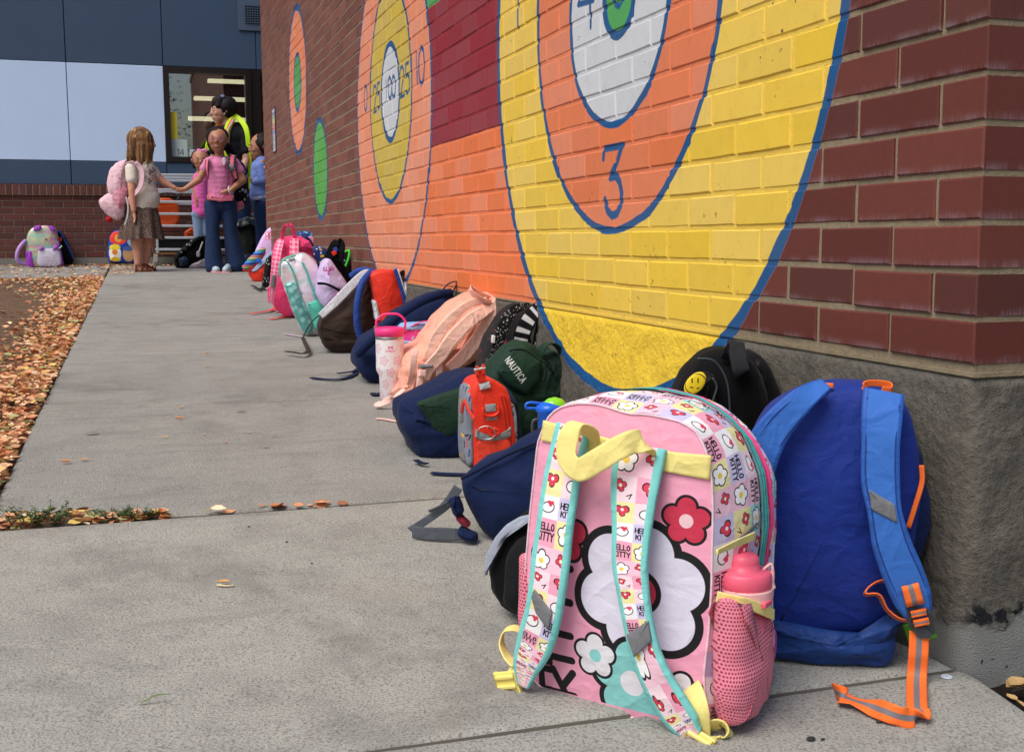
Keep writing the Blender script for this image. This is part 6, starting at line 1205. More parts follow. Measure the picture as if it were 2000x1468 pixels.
def face(fr, c, R_, look, par, skin_dark, eye='#1a120e', lips='#9a4a40', specs=None, mouth_open=False):
    """eyes, brows and mouth set on the front of the head; look = direction the face points"""
    F = Vector(look).normalized(); up = Vector((0, 0, 1)); sd = F.cross(up).normalized(); up = sd.cross(F); c = Vector(c)
    for s_ in (-1, 1):
        e = c+F*R_*.90+sd*s_*R_*.36+up*R_*.04
        mb = MB(); mb.lathe(e, [(.001, -.001), (R_*.105, 0), (R_*.08, .002), (.001, .003)], 12, sd, up, F, 1.15, .55); mb.build('eye', plain('eye_white', '#d8d2cc', .3), par, smooth=True)
        mb = MB(); mb.lathe(e+F*.0018, [(R_*.066, 0), (R_*.05, .0015), (.001, .002)], 10, sd, up, F); mb.build('iris', plain('iris_'+eye[1:], eye, .2), par, smooth=True)
        MB().tube([e+up*R_*.20-sd*s_*R_*.14+F*.003, e+up*R_*.24+F*.004, e+up*R_*.20+sd*s_*R_*.17-F*.004], R_*.03, 6).build('eyebrow', plain('brow_'+skin_dark[1:], skin_dark, .7), par, smooth=True)
        if specs: mb = MB(); mb.tube([e+F*.012+sd*math.cos(t)*R_*.27+up*math.sin(t)*R_*.2 for t in np.linspace(0, 2*PI, 18)[:-1]], .0022, 6, closed=True); mb.build('glasses', plain('glasses_frame', specs, .3), par, smooth=True)
    if specs: MB().tube([c+F*(R_*.92+.012)+sd*R_*.1+up*R_*.05, c+F*(R_*.92+.012)-sd*R_*.1+up*R_*.05], .002, 6).build('glasses', plain('glasses_frame', specs), par)
    mb = MB(); m0 = c+F*R_*.84-up*R_*.60
    mb.lathe(m0, [(.001, -.002), (R_*.2, 0), (R_*.16, .005), (.001, .004)], 14, sd, up, F, 1.1, .38); mb.build('lips', plain('lips_'+lips[1:], lips, .45), par, smooth=True)
    if mouth_open: mb = MB(); mb.lathe(m0+F*.004, [(.001, 0), (R_*.13, .001), (.001, .002)], 12, sd, up, F, 1.1, .22); mb.build('teeth', plain('eye_white', '#d8d2cc'), par, smooth=True)
def headprims(c, R_, look, chin=1.0):
    F = Vector(look).normalized(); up = Vector((0, 0, 1)); sd = F.cross(up).normalized(); c = Vector(c); P_ = [(c+up*R_*.22-F*R_*.08, R_*.93, None, 0), (c+F*R_*.14, R_*.82, None, 0), (c-up*R_*.45+F*R_*.26, R_*.62, None, 0), (c-up*R_*.84+F*R_*.38*chin, R_*.34, None, 0)]
    P_ += [(c+F*R_*.90+up*R_*.0, R_*.06, c+F*R_*1.0-up*R_*.2, R_*.10), (c+F*R_*.90-up*R_*.22, R_*.13, None, 0)]
    for s_ in (-1, 1): P_ += [(c+sd*s_*R_*.92-F*R_*.05+up*R_*.08, R_*.12, c+sd*s_*R_*.88-F*R_*.02-up*R_*.15, R_*.10), (c+F*R_*.62+sd*s_*R_*.34-up*R_*.2, R_*.26, None, 0)]
    return P_

# ---- girl with the pale pink backpack (seen from behind her left side, facing the other girl)
f1 = gfr(286, 530, 0); W = Fq(f1); g1 = empty('person', tuple(f1.O), 'person with long fair hair, cream flower t-shirt, brown speckled skirt and sandals', 'person')
SK1 = skinm('skin_fair', '#c98e74'); look = Vector((.95, .25, -.05)); hc = W(279, 278, 0); hr = .118
P_ = headprims(hc, hr, look)+[(W(277, 300), .05, W(276, 318), .055), (W(272, 326, .07), .055, W(284, 326, -.08), .055), (W(276, 330), .115, W(277, 400), .115)]
P_ += [(W(255, 332, .11), .045, W(257, 370, .16), .036), (W(257, 370, .16), .036, W(261, 410, .17), .026)]+hand(f1, W(261, 411, .17), W(265, 436, .17), f1.N*.8+f1.U*.3, .0085, curl=.3)
P_ += [(W(300, 336, -.06), .042, W(320, 356, -.02), .034), (W(320, 356, -.02), .034, W(341, 367, .0), .024)]+hand(f1, W(341, 367, 0), W(361, 374, .0), f1.V, .008, curl=.2)
P_ += [(W(268, 425, .05), .085, W(267, 478, .05), .058), (W(267, 478, .05), .046, W(269, 496, .05), .049), (W(269, 496, .05), .048, W(270, 522, .05), .031), (W(270, 524, .05), .034, W(288, 529, .06), .026), (W(288, 529, .06), .026, W(296, 530, .07), .020)]
P_ += [(W(286, 425, -.06), .085, W(288, 478, -.05), .055), (W(288, 478, -.05), .044, W(286, 496, -.04), .047), (W(286, 496, -.04), .046, W(281, 520, -.04), .030), (W(281, 521, -.04), .032, W(300, 526, -.04), .024)]
blob('body', P_, .0065, SK1, g1)
fc = blobs('flower_shirt', '#cfc4b8', ['#4a2a2c', '#4a2a2c', '#8a3a40'], 9, (.05, .09), 31, 'flower'); M_SH1 = cloth('cream_tshirt', '#d8cfc4', .8, bump=.8)
sh = blob('t_shirt', [(W(274, 322, .06), .07, W(286, 322, -.07), .07), (W(277, 332, .0), .135, W(278, 365), .135), (W(278, 365), .135, W(282, 388), .152), (W(280, 392), .148, W(276, 402), .142), (W(256, 330, .11), .06, W(257, 350, .14), .056), (W(299, 334, -.06), .056, W(306, 345, -.05), .05)], .009, M_SH1, g1, 2)
for (x, y, s_) in ((286, 322, 1), (291, 335, 1.2), (298, 331, 1), (281, 344, 1), (290, 353, 1.2), (303, 345, .8), (302, 362, .9), (297, 345, .9)):
    c0 = W(x, y, .17); mb = MB()
    for k in range(5): a_ = 2*PI*k/5; mb.lathe(c0+f1.U*(.017*s_*math.cos(a_))+f1.V*(.017*s_*math.sin(a_)), [(.001, .0), (.008*s_, .0), (.001, .002)], 8, f1.U, f1.V, f1.N)
    # lay each print on the cloth
    me_ = mb; vs = np.array(me_.v); co = Vector(vs.mean(0)); hit, lc, nr, ix = sh.ray_cast(co-ORG[sh.name], -f1.N)
    if hit: dlt = (lc+ORG[sh.name])-co+f1.N*.002; me_.v = [tuple(Vector(q_)+dlt) for q_ in me_.v]; me_.build('flower_print', plain('print_maroon' if s_ != .9 else 'print_red', '#43232a' if s_ != .9 else '#a04048', .7), sh)
# flared skirt
def skirt(name, fr, top, bot, m, par, n=64, rows=9, depth=(.13, .2), folds=13, amp=.016):
    v = []; f = []
    for j in range(rows):
        t = j/(rows-1); cx = top[0]+(bot[0]-top[0])*t; y = top[1]+(bot[1]-top[1])*t; hw = top[2]+(bot[2]-top[2])*t**.8; dd = depth[0]+(depth[1]-depth[0])*t
        for i in range(n):
            a_ = 2*PI*i/n; k = 1+(amp*8)*t*math.sin(folds*a_+2*math.sin(a_*3)); p = fr.w(cx, y+2.2*t*math.sin(3*a_+1), 0); sc = (fr.w(cx+hw, y, 0)-p).dot(fr.U)
            v.append(p+fr.U*math.cos(a_)*sc*k+fr.N*math.sin(a_)*dd*k)
    for j in range(rows-1):
        for i in range(n): f.append((j*n+i, j*n+(i+1) % n, (j+1)*n+(i+1) % n, (j+1)*n+i))
    return mk(name, v, f, m, par, True)
g = NG('speckled_skirt'); n_ = g.noise(g.obj(), 130, 3, .7); M_SKT = g.set(col=g.mix(g.ramp(n_, .5, .62), lin('#30201e'), lin('#a08474')), rough=.8)
skirt('skirt', f1, (275, 398, 30), (276, 467, 42), M_SKT, g1)
hp_ = [(hc+Vector((0, 0, .02))-look*.025, hr*1.08, None, 0), (W(268, 275, .05), .085, W(262, 305, .06), .075), (W(262, 305, .06), .072, W(259, 328, .05), .045), (W(275, 285, .07), .075, W(273, 322, .08), .055), (W(286, 285, .06), .06, W(287, 318, .07), .042), (W(286, 318, .07), .04, W(284, 333, .06), .022), (W(270, 300, .08), .05, W(270, 330, .09), .028), (W(262, 318, .05), .04, W(256, 331, .03), .02), (W(294, 290, .03), .035, W(294, 315, .03), .022)]
blob('hair', hp_, .007, hairm('fair_hair', '#46301f', '#8a6440', '#c8a074'), g1, 1)
M_SND = plain('sandal_brown', '#6e3520', .5)
for (a_, b_, d_) in (((264, 529), (296, 532), .06), ((277, 525), (306, 528), -.04)):
    A_, B_ = W(a_[0], a_[1], d_), W(b_[0], b_[1], d_); zz = gz(A_.y); A_.z = zz+.010; B_.z = zz+.010; s0 = empty('sandal', tuple((A_+B_)/2)) if False else None
    mb = MB(); mb.obox((A_+B_)/2, (B_-A_).normalized(), Vector((0, 1, 0)), Vector((0, 0, 1)), (B_-A_).length/2+.005, .034, .009, .006)
    for t, h_ in ((.05, .07), (.42, .062), (.74, .045), (.92, .03)):
        p = A_.lerp(B_, t); mb.tube([p+Vector((0, -.034, .0)), p+Vector((0, -.03, h_*.7)), p+Vector((0, 0, h_)), p+Vector((0, .03, h_*.7)), p+Vector((0, .034, 0))], .008, 6)
    mb.tube([A_.lerp(B_, .1)+Vector((0, -.032, .065)), A_.lerp(B_, .72)+Vector((0, -.033, .03))], .007, 6); mb.build('sandal', M_SND, g1, smooth=True)
f1b = Fr(f1.O, 0); gb = empty('backpack', tuple(f1.w(225, 380, .03)), 'pale pink cherry dotted backpack worn on the back of the fair haired child', 'backpack')
M_CH = cloth('cherry_cloth', '#e4bcc6', .7, tile=(blobs('cherry', '#e2bcc8', ['#8a2438'], 9, (.02, .03), 33), .2))
cu('body', f1, [(248, 312), (228, 318), (214, 332), (209, 360), (212, 378), (225, 390), (246, 400), (252, 360)], -.14, .12, M_CH, gb, r=.06, bf=.02, wr=.005, at=.0); cu('front_pocket', f1, [(222, 372), (208, 380), (193, 391), (196, 404), (212, 422), (228, 431), (243, 424), (246, 395)], -.1, .1, M_CH, gb, r=.05, bf=.015, wr=.006, at=0)
cu('side_pocket', f1, [(222, 360), (238, 350), (250, 372), (246, 395), (232, 408), (222, 392)], .02, .13, cloth('rose_cloth', '#d894a8', .7), gb, r=.03, bf=.01, wr=.006, at=.1)
MB().lathe(f1.w(213, 428, .04), [(.001, -.035), (.03, -.018), (.036, 0), (.03, .018), (.001, .035)], 16).build('pompom', plain('red_pompom', '#b0141c', .9, bump=.8), gb, smooth=True)
web('shoulder_strap', f1, [(246, 322), (262, 318), (274, 326), (278, 345), (272, 368), (256, 385), (250, 398)], [.1, .17, .185, .19, .185, .17, .13], .045, .008, M_CH, gb, wd=f1.U*.7+f1.N*.3+f1.V*-.2); web('webbing', f1, [(246, 385), (250, 405), (248, 425), (243, 440)], .16, .012, .003, M_WHT, gb, wd=f1.U)

# ---- girl in the pink top
f2 = gfr(434, 531, 0); W = Fq(f2); g2 = empty('person', tuple(f2.O), 'person with glasses, pink short sleeved top and flared dark jeans', 'person')
SK2 = skinm('skin_tan', '#ab7357'); look = Vector((-.18, -1, .02)); hc = W(425, 274, .03); hr = .110
P_ = headprims(hc, hr, look)+[(W(427, 288), .045, W(430, 308), .05), (W(412, 317), .045, W(452, 317), .045), (W(431, 325), .10, W(431, 385), .10)]
P_ += [(W(407, 318, .0), .042, W(388, 352, .03), .035), (W(388, 352, .03), .035, W(362, 369, .03), .024)]+hand(f2, W(362, 369, .03), W(343, 371, .03), f2.V, .008, curl=-.2)
P_ += [(W(459, 322, .0), .045, W(475, 352, .05), .038), (W(475, 352, .05), .037, W(452, 371, .15), .026)]+hand(f2, W(451, 371, .15), W(431, 376, .17), f2.V*.8+f2.U*.3, .0085, curl=.5)
blob('body', P_, .0065, SK2, g2); face(f2, hc, hr, look, g2, '#2a1814', specs='#b06a90', mouth_open=True, lips='#9a5048')
M_PT = cloth('pink_ribbed_top', '#cf7ba6', .8, bump=1.2)
blob('top', [(W(413, 316), .055, W(452, 316), .055), (W(431, 325), .108, W(431, 355), .104), (W(431, 355), .104, W(430, 386), .104), (W(416, 322), .06, W(418, 380), .064), (W(448, 322), .06, W(444, 380), .064), (W(408, 318), .055, W(401, 330, .01), .056), (W(458, 320), .056, W(466, 334, .02), .060)], .008, M_PT, g2, 2)
cu('waist_tie', f2, [(405, 380), (430, 383), (458, 382), (457, 392), (430, 395), (406, 391)], -.10, .115, cloth('coral_tie', '#d8748c', .7), g2, r=.05, bf=0, wr=.003, it=1)
jp = [(W(420, 398), .096, W(443, 398), .096), (W(416, 402, .0), .088, W(415, 450, .02), .066), (W(415, 450, .02), .064, W(417, 505, .0), .088), (W(417, 505, .0), .088, W(418, 519, .0), .092), (W(446, 402, -.01), .088, W(450, 450, .0), .068), (W(450, 450, .0), .066, W(459, 502, -.03), .096), (W(459, 502, -.03), .096, W(462, 517, -.03), .100)]
blob('jeans', jp, .009, M_JEAN, g2, 1)
for (x, y, x2, y2, d_) in ((416, 524, 423, 531, .1), (446, 521, 440, 527, .06)):
    a_, b_ = W(x, y, 0), W(x2, y2, d_); a_.z = max(a_.z, gz(a_.y)+.035); b_ = Vector((b_.x, a_.y-.13, gz(a_.y-.13)+.03)); blob('shoe', [(a_, .036, b_, .028), (Vector((a_.x, a_.y, a_.z-.005)), .036, b_-Vector((0, -.02, .002)), .034)], .006, plain('shoe_white', '#a9bcc6', .6), g2); mb = MB(); mb.obox(((a_+b_)/2-Vector((0, .0, .026))), Vector((1, 0, 0)), (b_-a_).normalized(), Vector((0, 0, 1)), .040, .105, .008, .005); mb.build('sole', plain('sole_pink', '#d48a90', .6), g2)
blob('hair', [(hc+Vector((0, .028, .03)), hr*1.02, None, 0), (hc+Vector((0, .05, -.02)), hr*.9, None, 0), (W(446, 288, -.12), .05, W(454, 300, -.14), .05), (W(454, 300, -.14), .05, W(458, 308, -.14), .03)], .007, hairm('black_hair', '#0d0908', '#241812'), g2)
MB().tube([W(448, 364, .135), W(453, 366, .10), W(456, 374, .12), W(452, 379, .15), W(447, 374, .17), W(446, 367, .16)], .009, 8, closed=True).build('wrist_watch', plain('watch_white', '#c8c4cc', .3), g2, smooth=True)
fbk = f2; gb = empty('backpack', tuple(f2.w(468, 360, -.15)), 'black flower dotted backpack with pink and black straps worn by the child in glasses', 'backpack')
M_BF2 = cloth('black_flowers', '#15141a', .8, tile=(blobs('bflow', '#15141a', ['#cfd6e2', '#7a90b8'], 9, (.05, .08), 35, 'flower'), .2))
cu('body', f2, [(440, 310), (462, 305), (478, 318), (486, 345), (487, 385), (478, 408), (455, 415), (440, 400)], -.30, -.12, M_BF2, gb, r=.06, bf=.02, wr=.006, at=-.12); cu('lower_pocket', f2, [(456, 396), (474, 392), (478, 402), (468, 411), (456, 412)], -.2, -.06, cloth('coral_tie', '#d8748c'), gb, r=.03, bf=.01, wr=.004, at=-.06)
M_BK3 = [cloth('strap_coral', '#d8687c', .6), cloth('strap_blackp', '#17151c', .7, tile=(blobs('sbk', '#17151c', ['#c8ccd8', '#17151c'], 26, (.03, .06), 37), .6))]
for L_, R_ in ((([(447, 302), (445, 318), (450, 335), (456, 350)]), ([(462, 304), (460, 320), (464, 336), (466, 349)])), (([(402, 314), (400, 326), (402, 340), (405, 350)]), ([(410, 310), (407, 322), (407, 336), (409, 350)]))):
    strap2('shoulder_strap', f2, L_, R_, [.06, .135, .15, .14], .010, M_BK3, gb, edge=(1, .28))
strap2('reflective_patch', f2, [(448, 320), (450, 334)], [(455, 320), (458, 334)], .163, .003, M_REFL, gb, n=2)
cu('ribbon_pin', f2, [(434, 308), (440, 306), (442, 316), (438, 326), (434, 318)], .11, .13, M_WHT, gb, r=.004, bf=0, wr=0, n=16) ; bpy.data.objects['ribbon_pin'].parent = g2; bpy.data.objects['ribbon_pin'].location = Vector(gb.location)-Vector(g2.location)

# ---- woman in the safety vest
f3 = Fr((-.28, 11.45, gz(11.45)), 0); W = Fq(f3); g3 = empty('person', tuple(f3.O), 'person in lime safety vest over black t-shirt, dark hair pinned up, looking left', 'person')
SK3 = skinm('skin_light', '#c4907a'); look = Vector((-.96, -.28, -.06)); hc = W(434, 217, .0); hr = .124
P_ = headprims(hc, hr, look)+[(W(440, 232), .062, W(446, 252), .068), (W(440, 262), .07, W(468, 264), .07), (W(480, 290, .1), .05, W(481, 312, .12), .044), (W(481, 312, .12), .043, W(470, 340, .2), .035)]+hand(f3, W(470, 341, .2), W(460, 356, .24), f3.N, .0095)+[(W(420, 290, -.1), .05, W(418, 330, -.1), .042), (W(455, 300), .12, W(455, 340), .12)]
blob('body', P_, .008, SK3, g3); face(f3, hc, hr, look, g3, '#2a1814', lips='#a06058')
blob('t_shirt', [(W(436, 262, -.02), .075, W(466, 262, .02), .085), (W(450, 272), .17, W(454, 320), .165), (W(454, 320), .165, W(456, 365), .165), (W(472, 266, .06), .08, W(479, 294, .1), .068), (W(428, 268, -.1), .08, W(420, 294, -.1), .068)], .011, cloth('black_tee', '#11131a', .8), g3, 2)
blob('trousers', [(W(448, 372), .155, W(466, 372), .155), (W(450, 385), .12, W(452, 450), .085), (W(452, 450), .08, W(452, 517), .065), (W(470, 385), .12, W(474, 450), .085), (W(474, 450), .08, W(477, 517), .065)], .012, M_JEAN, g3, 1)
for x in (450, 475): a_ = W(x, 517, 0); a_.z = gz(a_.y)+.04; blob('shoe', [(a_, .045, a_+Vector((-.08, -.12, -.005)), .038)], .01, M_PLG, g3)
blob('hair', [(hc+Vector((.035, .0, .035)), hr*1.0, None, 0), (hc+Vector((.08, 0, .06)), hr*.66, None, 0), (W(448, 203, 0), .075, W(450, 213, 0), .06), (W(423, 198, .05), .05, W(418, 208, .03), .026), (W(428, 196, .06), .05, W(426, 207, .09), .03), (W(449, 222, .02), .05, W(449, 232, .0), .03)], .008, hairm('dark_brown_hair', '#0f0b0c', '#2a1e20'), g3)
cu('hair_clip', f3, [(429, 187), (436, 184), (440, 188), (434, 192)], .06, .09, plain('clip_blue', '#8090b8', .3), g3, r=.005, bf=0, wr=0, n=16); MB().lathe(W(438.5, 223, .13), [(.001, -.012), (.010, 0), (.001, .012)], 10).build('earring', M_MET, g3, smooth=True)
M_LIME = plain('lime_vest', '#c6ee1c', .6, var=.1, bump=.3); M_OV = plain('orange_tape', '#f06a24', .5); M_SV = plain('silver_tape', '#b9b9b4', .3)
vs_ = empty('vest_anchor', tuple(f3.O)) if False else None
strap2('safety_vest', f3, [(452, 228), (443, 238), (438, 252), (437, 272), (438, 300), (440, 345)], [(462, 230), (456, 242), (450, 256), (448, 275), (448, 300), (450, 345)], [.06, .12, .17, .19, .195, .195], .010, M_LIME, g3)
strap2('safety_vest', f3, [(452, 226), (466, 238), (476, 252), (480, 268), (482, 295), (485, 345)], [(462, 224), (474, 232), (482, 244), (487, 262), (489, 290), (493, 345)], [.04, .09, .13, .15, .15, .12], .010, M_LIME, g3)
strap2('tape', f3, [(453, 231), (447, 240), (442, 254), (441, 274), (441, 300)], [(459, 233), (454, 243), (448, 257), (446, 276), (446, 300)], [.09, .14, .185, .205, .21], .006, M_OV, g3); strap2('tape', f3, [(455, 232), (449, 242), (443.5, 255), (442.5, 274)], [(457.5, 233), (452, 243), (446.5, 256), (445, 275)], [.095, .147, .192, .212], .006, M_SV, g3)
strap2('tape', f3, [(484, 268), (488, 300), (490, 330)], [(487, 268), (492, 300), (494, 330)], [.145, .14, .13], .006, M_OV, g3)
strap2('safety_vest', f3, [(420, 250), (408, 262), (402, 280), (401, 292)], [(432, 246), (418, 262), (410, 285), (408, 296)], [-.02, .0, .02, .02], .010, M_LIME, g3); strap2('tape', f3, [(420, 248), (426, 243)], [(428, 250), (434, 245)], [.03, .05], .006, M_OV, g3)
strap2('safety_vest', f3, [(484, 340), (486, 372)], [(496, 335), (498, 368)], [.12, .12], .01, M_LIME, g3)

# ---- small child behind with the pink bow
f4 = Fr((-.55, 11.35, gz(11.35)), 0); W = Fq(f4); g4 = empty('person', tuple(f4.O), 'small person with pink hair bow, bright pink top and pale jeans standing behind', 'person')
look = Vector((-.05, -1, -.05)); hc = W(392, 313, .02); hr = .099
P_ = headprims(hc, hr, look)+[(W(392, 328), .04, W(392, 340), .045), (W(384, 345), .04, W(402, 345), .04), (W(382, 348), .036, W(381, 372, .03), .03), (W(381, 372, .03), .03, W(384, 392, .07), .022)]+hand(f4, W(384, 393, .07), W(386, 402, .09), f4.U, .007)+[(W(403, 348), .036, W(408, 385), .03)]
blob('body', P_, .007, SK2, g4); face(f4, hc, hr, look, g4, '#1c100c')
blob('hair', [(hc+Vector((0, .03, .025)), hr*1.0, None, 0), (W(382, 305, .0), .035, W(381, 325, -.01), .025), (W(401, 305, .0), .035, W(403, 325, -.01), .025), (hc+Vector((0, .01, .075)), hr*.6, None, 0)], .007, hairm('black_hair_b', '#0b0807', '#1c1412'), g4)
cu('hair_bow', f4, [(384, 297), (386, 290), (394, 292), (402, 289), (406, 294), (404, 299), (394, 297), (388, 301)], .03, .07, cloth('pink_bow', '#e88ab8', .5), g4, r=.01, bf=.005, wr=.003, it=0, wf=40)
blob('top', [(W(386, 346), .05, W(400, 346), .05), (W(392, 355), .085, W(392, 385), .09), (W(391, 385), .09, W(394, 413), .10), (W(384, 350), .045, W(382, 362), .045)], .008, cloth('fuchsia_top', '#dd62ae', .7), g4, 2)
blob('jeans', [(W(390, 418), .085, W(399, 418), .085), (W(388, 425), .068, W(389, 465), .055), (W(389, 465), .054, W(390, 515), .05), (W(402, 425), .068, W(403, 465), .055), (W(403, 465), .054, W(404, 515), .05)], .009, M_LJ, g4, 1)
for x in (390, 404): a_ = W(x, 515, 0); a_.z = gz(a_.y)+.03; blob('shoe', [(a_, .036, a_+Vector((0, -.09, -.004)), .030)], .009, plain('shoe_white', '#a9bcc6'), g4)

# ---- child in the blue jacket at the wall's end
f5 = Fr((.10, 10.9, gz(10.9)), 0); W = Fq(f5); g5 = empty('person', tuple(f5.O), 'person in periwinkle blue sweatshirt and navy leggings beside the far end of the wall', 'person')
look = Vector((-1, -.12, -.12)); hc = W(509, 287, .0); hr = .118
P_ = headprims(hc, hr, look)+[(W(512, 300), .045, W(514, 312), .05), (W(512, 318, .08), .045, W(520, 318, -.08), .045), (W(497, 356, .06), .025, W(493, 354, .06), .022)]+hand(f5, W(495, 355, .06), W(487, 347, .06), f5.N, .008, curl=.3)
blob('body', P_, .0075, SK2, g5); face(f5, hc, hr, look, g5, '#1c100c')
blob('hair', [(hc+Vector((.03, 0, .025)), hr*1.03, None, 0), (hc+Vector((.09, .0, -.02)), hr*.6, None, 0)], .008, hairm('black_hair_c', '#0c0908', '#221812'), g5)
M_PW = cloth('periwinkle', '#6c82c4', .8, bump=1.); blob('sweatshirt', [(W(512, 318, .05), .07, W(520, 318, -.05), .07), (W(513, 330), .12, W(511, 380), .125), (W(508, 326, .1), .055, W(514, 352, .14), .048), (W(514, 352, .14), .046, W(499, 356, .08), .036)], .010, M_PW, g5, 2)
cu('hem', f5, [(494, 386), (512, 381), (526, 379), (526, 386), (512, 388), (496, 392)], -.11, .12, cloth('grey_hem', '#aeb4c8', .8), g5, r=.03, bf=0, wr=.002, it=1); blob('leggings', [(W(508, 395), .095, W(516, 395), .095), (W(508, 400, .04), .075, W(509, 450, .04), .055), (W(509, 450, .04), .054, W(510, 515, .04), .045), (W(519, 400, -.04), .075, W(520, 515, -.04), .045)], .010, cloth('navy_leggings', '#18305a', .7), g5, 1)
cu('patterned_patch', f5, [(512, 325), (520, 322), (524, 340), (522, 358), (515, 355)], .10, .145, cloth('patch_print', '#b85a80', .6, tile=(blobs('pp', '#c870a0', ['#f0e0d0', '#7a2a8a', '#e8b040'], 26, (.05, .1), 41), .12)), g5, r=.006, bf=0, wr=0, n=24)
for x, d_ in ((509, .04), (519, -.04)): a_ = W(x, 515, d_); a_.z = gz(a_.y)+.03; blob('shoe', [(a_, .036, a_+Vector((-.09, -.02, -.004)), .030)], .009, M_PLG, g5)
# ================================================================ trolley, chairs, leaves, weeds, tree
fK2 = Fr((-.9, 11.72, gz(11.72)), 0); W = Fq(fK2); tr = empty('trolley', tuple(fK2.O), 'low metal rail trolley on castors standing in front of the brick base behind the children', 'trolley')
M_ALU = plain('aluminium_rail', '#c4ccd4', .35, metal=.4)
for y, d_ in ((341.5, 0), (347.5, -.14), (353, -.28), (370.5, 0), (375.5, -.2), (394, 0), (398, -.2), (417.5, 0), (441, 0), (464, 0), (487, 0)):
    a_, b_ = W(303 if y > 360 else 306, y, d_), W(500, y+1.2, d_); MB().obox((a_+b_)/2, (b_-a_).normalized(), Vector((0, 1, 0)), Vector((0, 0, 1)), (b_-a_).length/2, .010, .013, .004).build('rail', M_ALU, tr)
for x in (305, 402, 498):
    for d_ in (.0, -.28): a_, b_ = W(x, 341, d_), W(x, 494, d_); MB().obox((a_+b_)/2, Vector((1, 0, 0)), Vector((0, 1, 0)), Vector((0, 0, 1)), .012, .012, (a_.z-b_.z)/2, .003).build('post', M_ALU, tr)
a_, b_ = W(300, 493, 0), W(502, 493, 0); MB().box((a_.x, a_.y-.005, a_.z-.02), (b_.x, a_.y+.32, a_.z)).build('deck', plain('deck_wood', '#7a5a3c', .8), tr)
for x in (304, 497):
    for d_ in (.0, -.28):
        a_ = W(x, 496, d_); zz = gz(a_.y); c_ = empty('castor', (0, 0, 0)) if False else None; mb = MB(); mb.obox((a_.x, a_.y, (a_.z-.01+zz+.05)/2), Vector((1, 0, 0)), Vector((0, 1, 0)), Vector((0, 0, 1)), .022, .016, (a_.z-zz-.05)/2, .004); o = mb.build('castor', plain('castor_grey', '#a09c94', .5), tr)
        MB().lathe((a_.x, a_.y-.012, zz+.034), [(.001, 0), (.03, 0), (.034, .005), (.034, .02), (.03, .024), (.001, .024)], 18, Vector((1, 0, 0)), Vector((0, 0, 1)), Vector((0, 1, 0))).build('wheel', plain('wheel_grey', '#75716c', .6), o, smooth=True)
o = None
fcr = Fr((-.9, 11.88, gz(11.88)), 0); a_, b_ = fcr.w(306, 492, 0), fcr.w(496, 466, 0); mb = MB(); mb.obox(((a_.x+b_.x)/2, 11.86, (a_.z+b_.z)/2), Vector((1, 0, 0)), Vector((0, 1, 0)), Vector((0, 0, 1)), (b_.x-a_.x)/2, .1, (b_.z-a_.z)/2, .01); mb.obox(((a_.x+b_.x)/2, 11.86, b_.z), Vector((1, 0, 0)), Vector((0, 1, 0)), Vector((0, 0, 1)), (b_.x-a_.x)/2+.01, .11, .01, .004); o = mb.build('shade_filler', plain('shade_black', '#08080a', .6), None); tag(o, 'long black crate added as shade on the lowest deck of the metal trolley', 'filler')  # black block added; only shade and brick lie behind the lower rails
M_ORC = plain('orange_plastic', '#c84d14', .45, var=.1)
def chairback(px, lab):
    e = empty('plastic_chair', tuple(fK2.w(px[0][0], 470, -.12)), lab, 'chair', 'orange plastic chairs on the trolley'); cu('seat_shell', fK2, px, -.20, -.13, M_ORC, e, r=.03, bf=-.02, bb=.02, wr=0, it=2, at=-.13)
    xs = [p[0] for p in px]; ys = [p[1] for p in px]; x0, x1, y0, y1 = min(xs), max(xs), min(ys), max(ys)
    for k in (.3, .5): padtube('rib', fK2, [(x0+(x1-x0)*.2, y0+(y1-y0)*k), (x0+(x1-x0)*.8, y0+(y1-y0)*k)], -.112, .006, M_ORC, e)
    padtube('frame', fK2, [(x0+6, y0+4), (x0+3, y0-5), ((x0+x1)/2, y0-9), (x1-3, y0-5), (x1-6, y0+4)], -.15, .008, M_PLG, e)
chairback([(302, 395), (312, 386), (332, 386), (346, 396), (352, 410), (352, 432), (344, 443), (326, 447), (306, 444), (300, 420)], 'bright orange rounded plastic chair shell on the trolley right beside the speckled skirt')
chairback([(360, 452), (372, 444), (388, 446), (394, 462), (390, 478), (368, 480), (360, 468)], 'lower darker orange plastic chair shell on the trolley beside the pale jeans')
cu('seat', fK2, [(381, 392), (386, 384), (388, 412), (383, 418)], -.1, -.08, plain('yellow_bib', '#d4d838', .6), None, r=.004, bf=0, wr=0, n=16); o = bpy.data.objects['seat']; o.name = 'yellow_panel'; tag(o, 'thin yellow panel hanging between the trolley rails beside the pink topped small child', 'panel')

# ---- leaves
def leafmat():
    g = NG('dry_leaf'); ri = g.n('NewGeometry').outputs['Random Per Island']; cr = g.nt.nodes.new('ShaderNodeValToRGB'); g.put(cr.inputs[0], ri); e = cr.color_ramp.elements
    cols = ['#cf8a62', '#dca27a', '#e6bb94', '#bd7a54', '#ddb08a', '#ead0ae', '#96654a', '#d69870', '#e0be70', '#a8aa74', '#d29c74', '#e6c09c']
    e[0].color = lin(cols[0]); e[1].position = .99; e[1].color = lin(cols[-1])
    for i in range(1, len(cols)-1): q = e.new(i/len(cols)); q.color = lin(cols[i])
    cr.color_ramp.interpolation = 'CONSTANT'; n = g.noise(g.obj(), 120, 3); hs = g.n('HueSaturation', {'Value': g.m('ADD', .75, g.m('MULTIPLY', n, .5)), 'Color': cr.outputs[0]}); return g.set(col=hs.outputs[0], rough=.75, spec=.2)
M_LEAF = leafmat(); gl_ = random.Random(11)
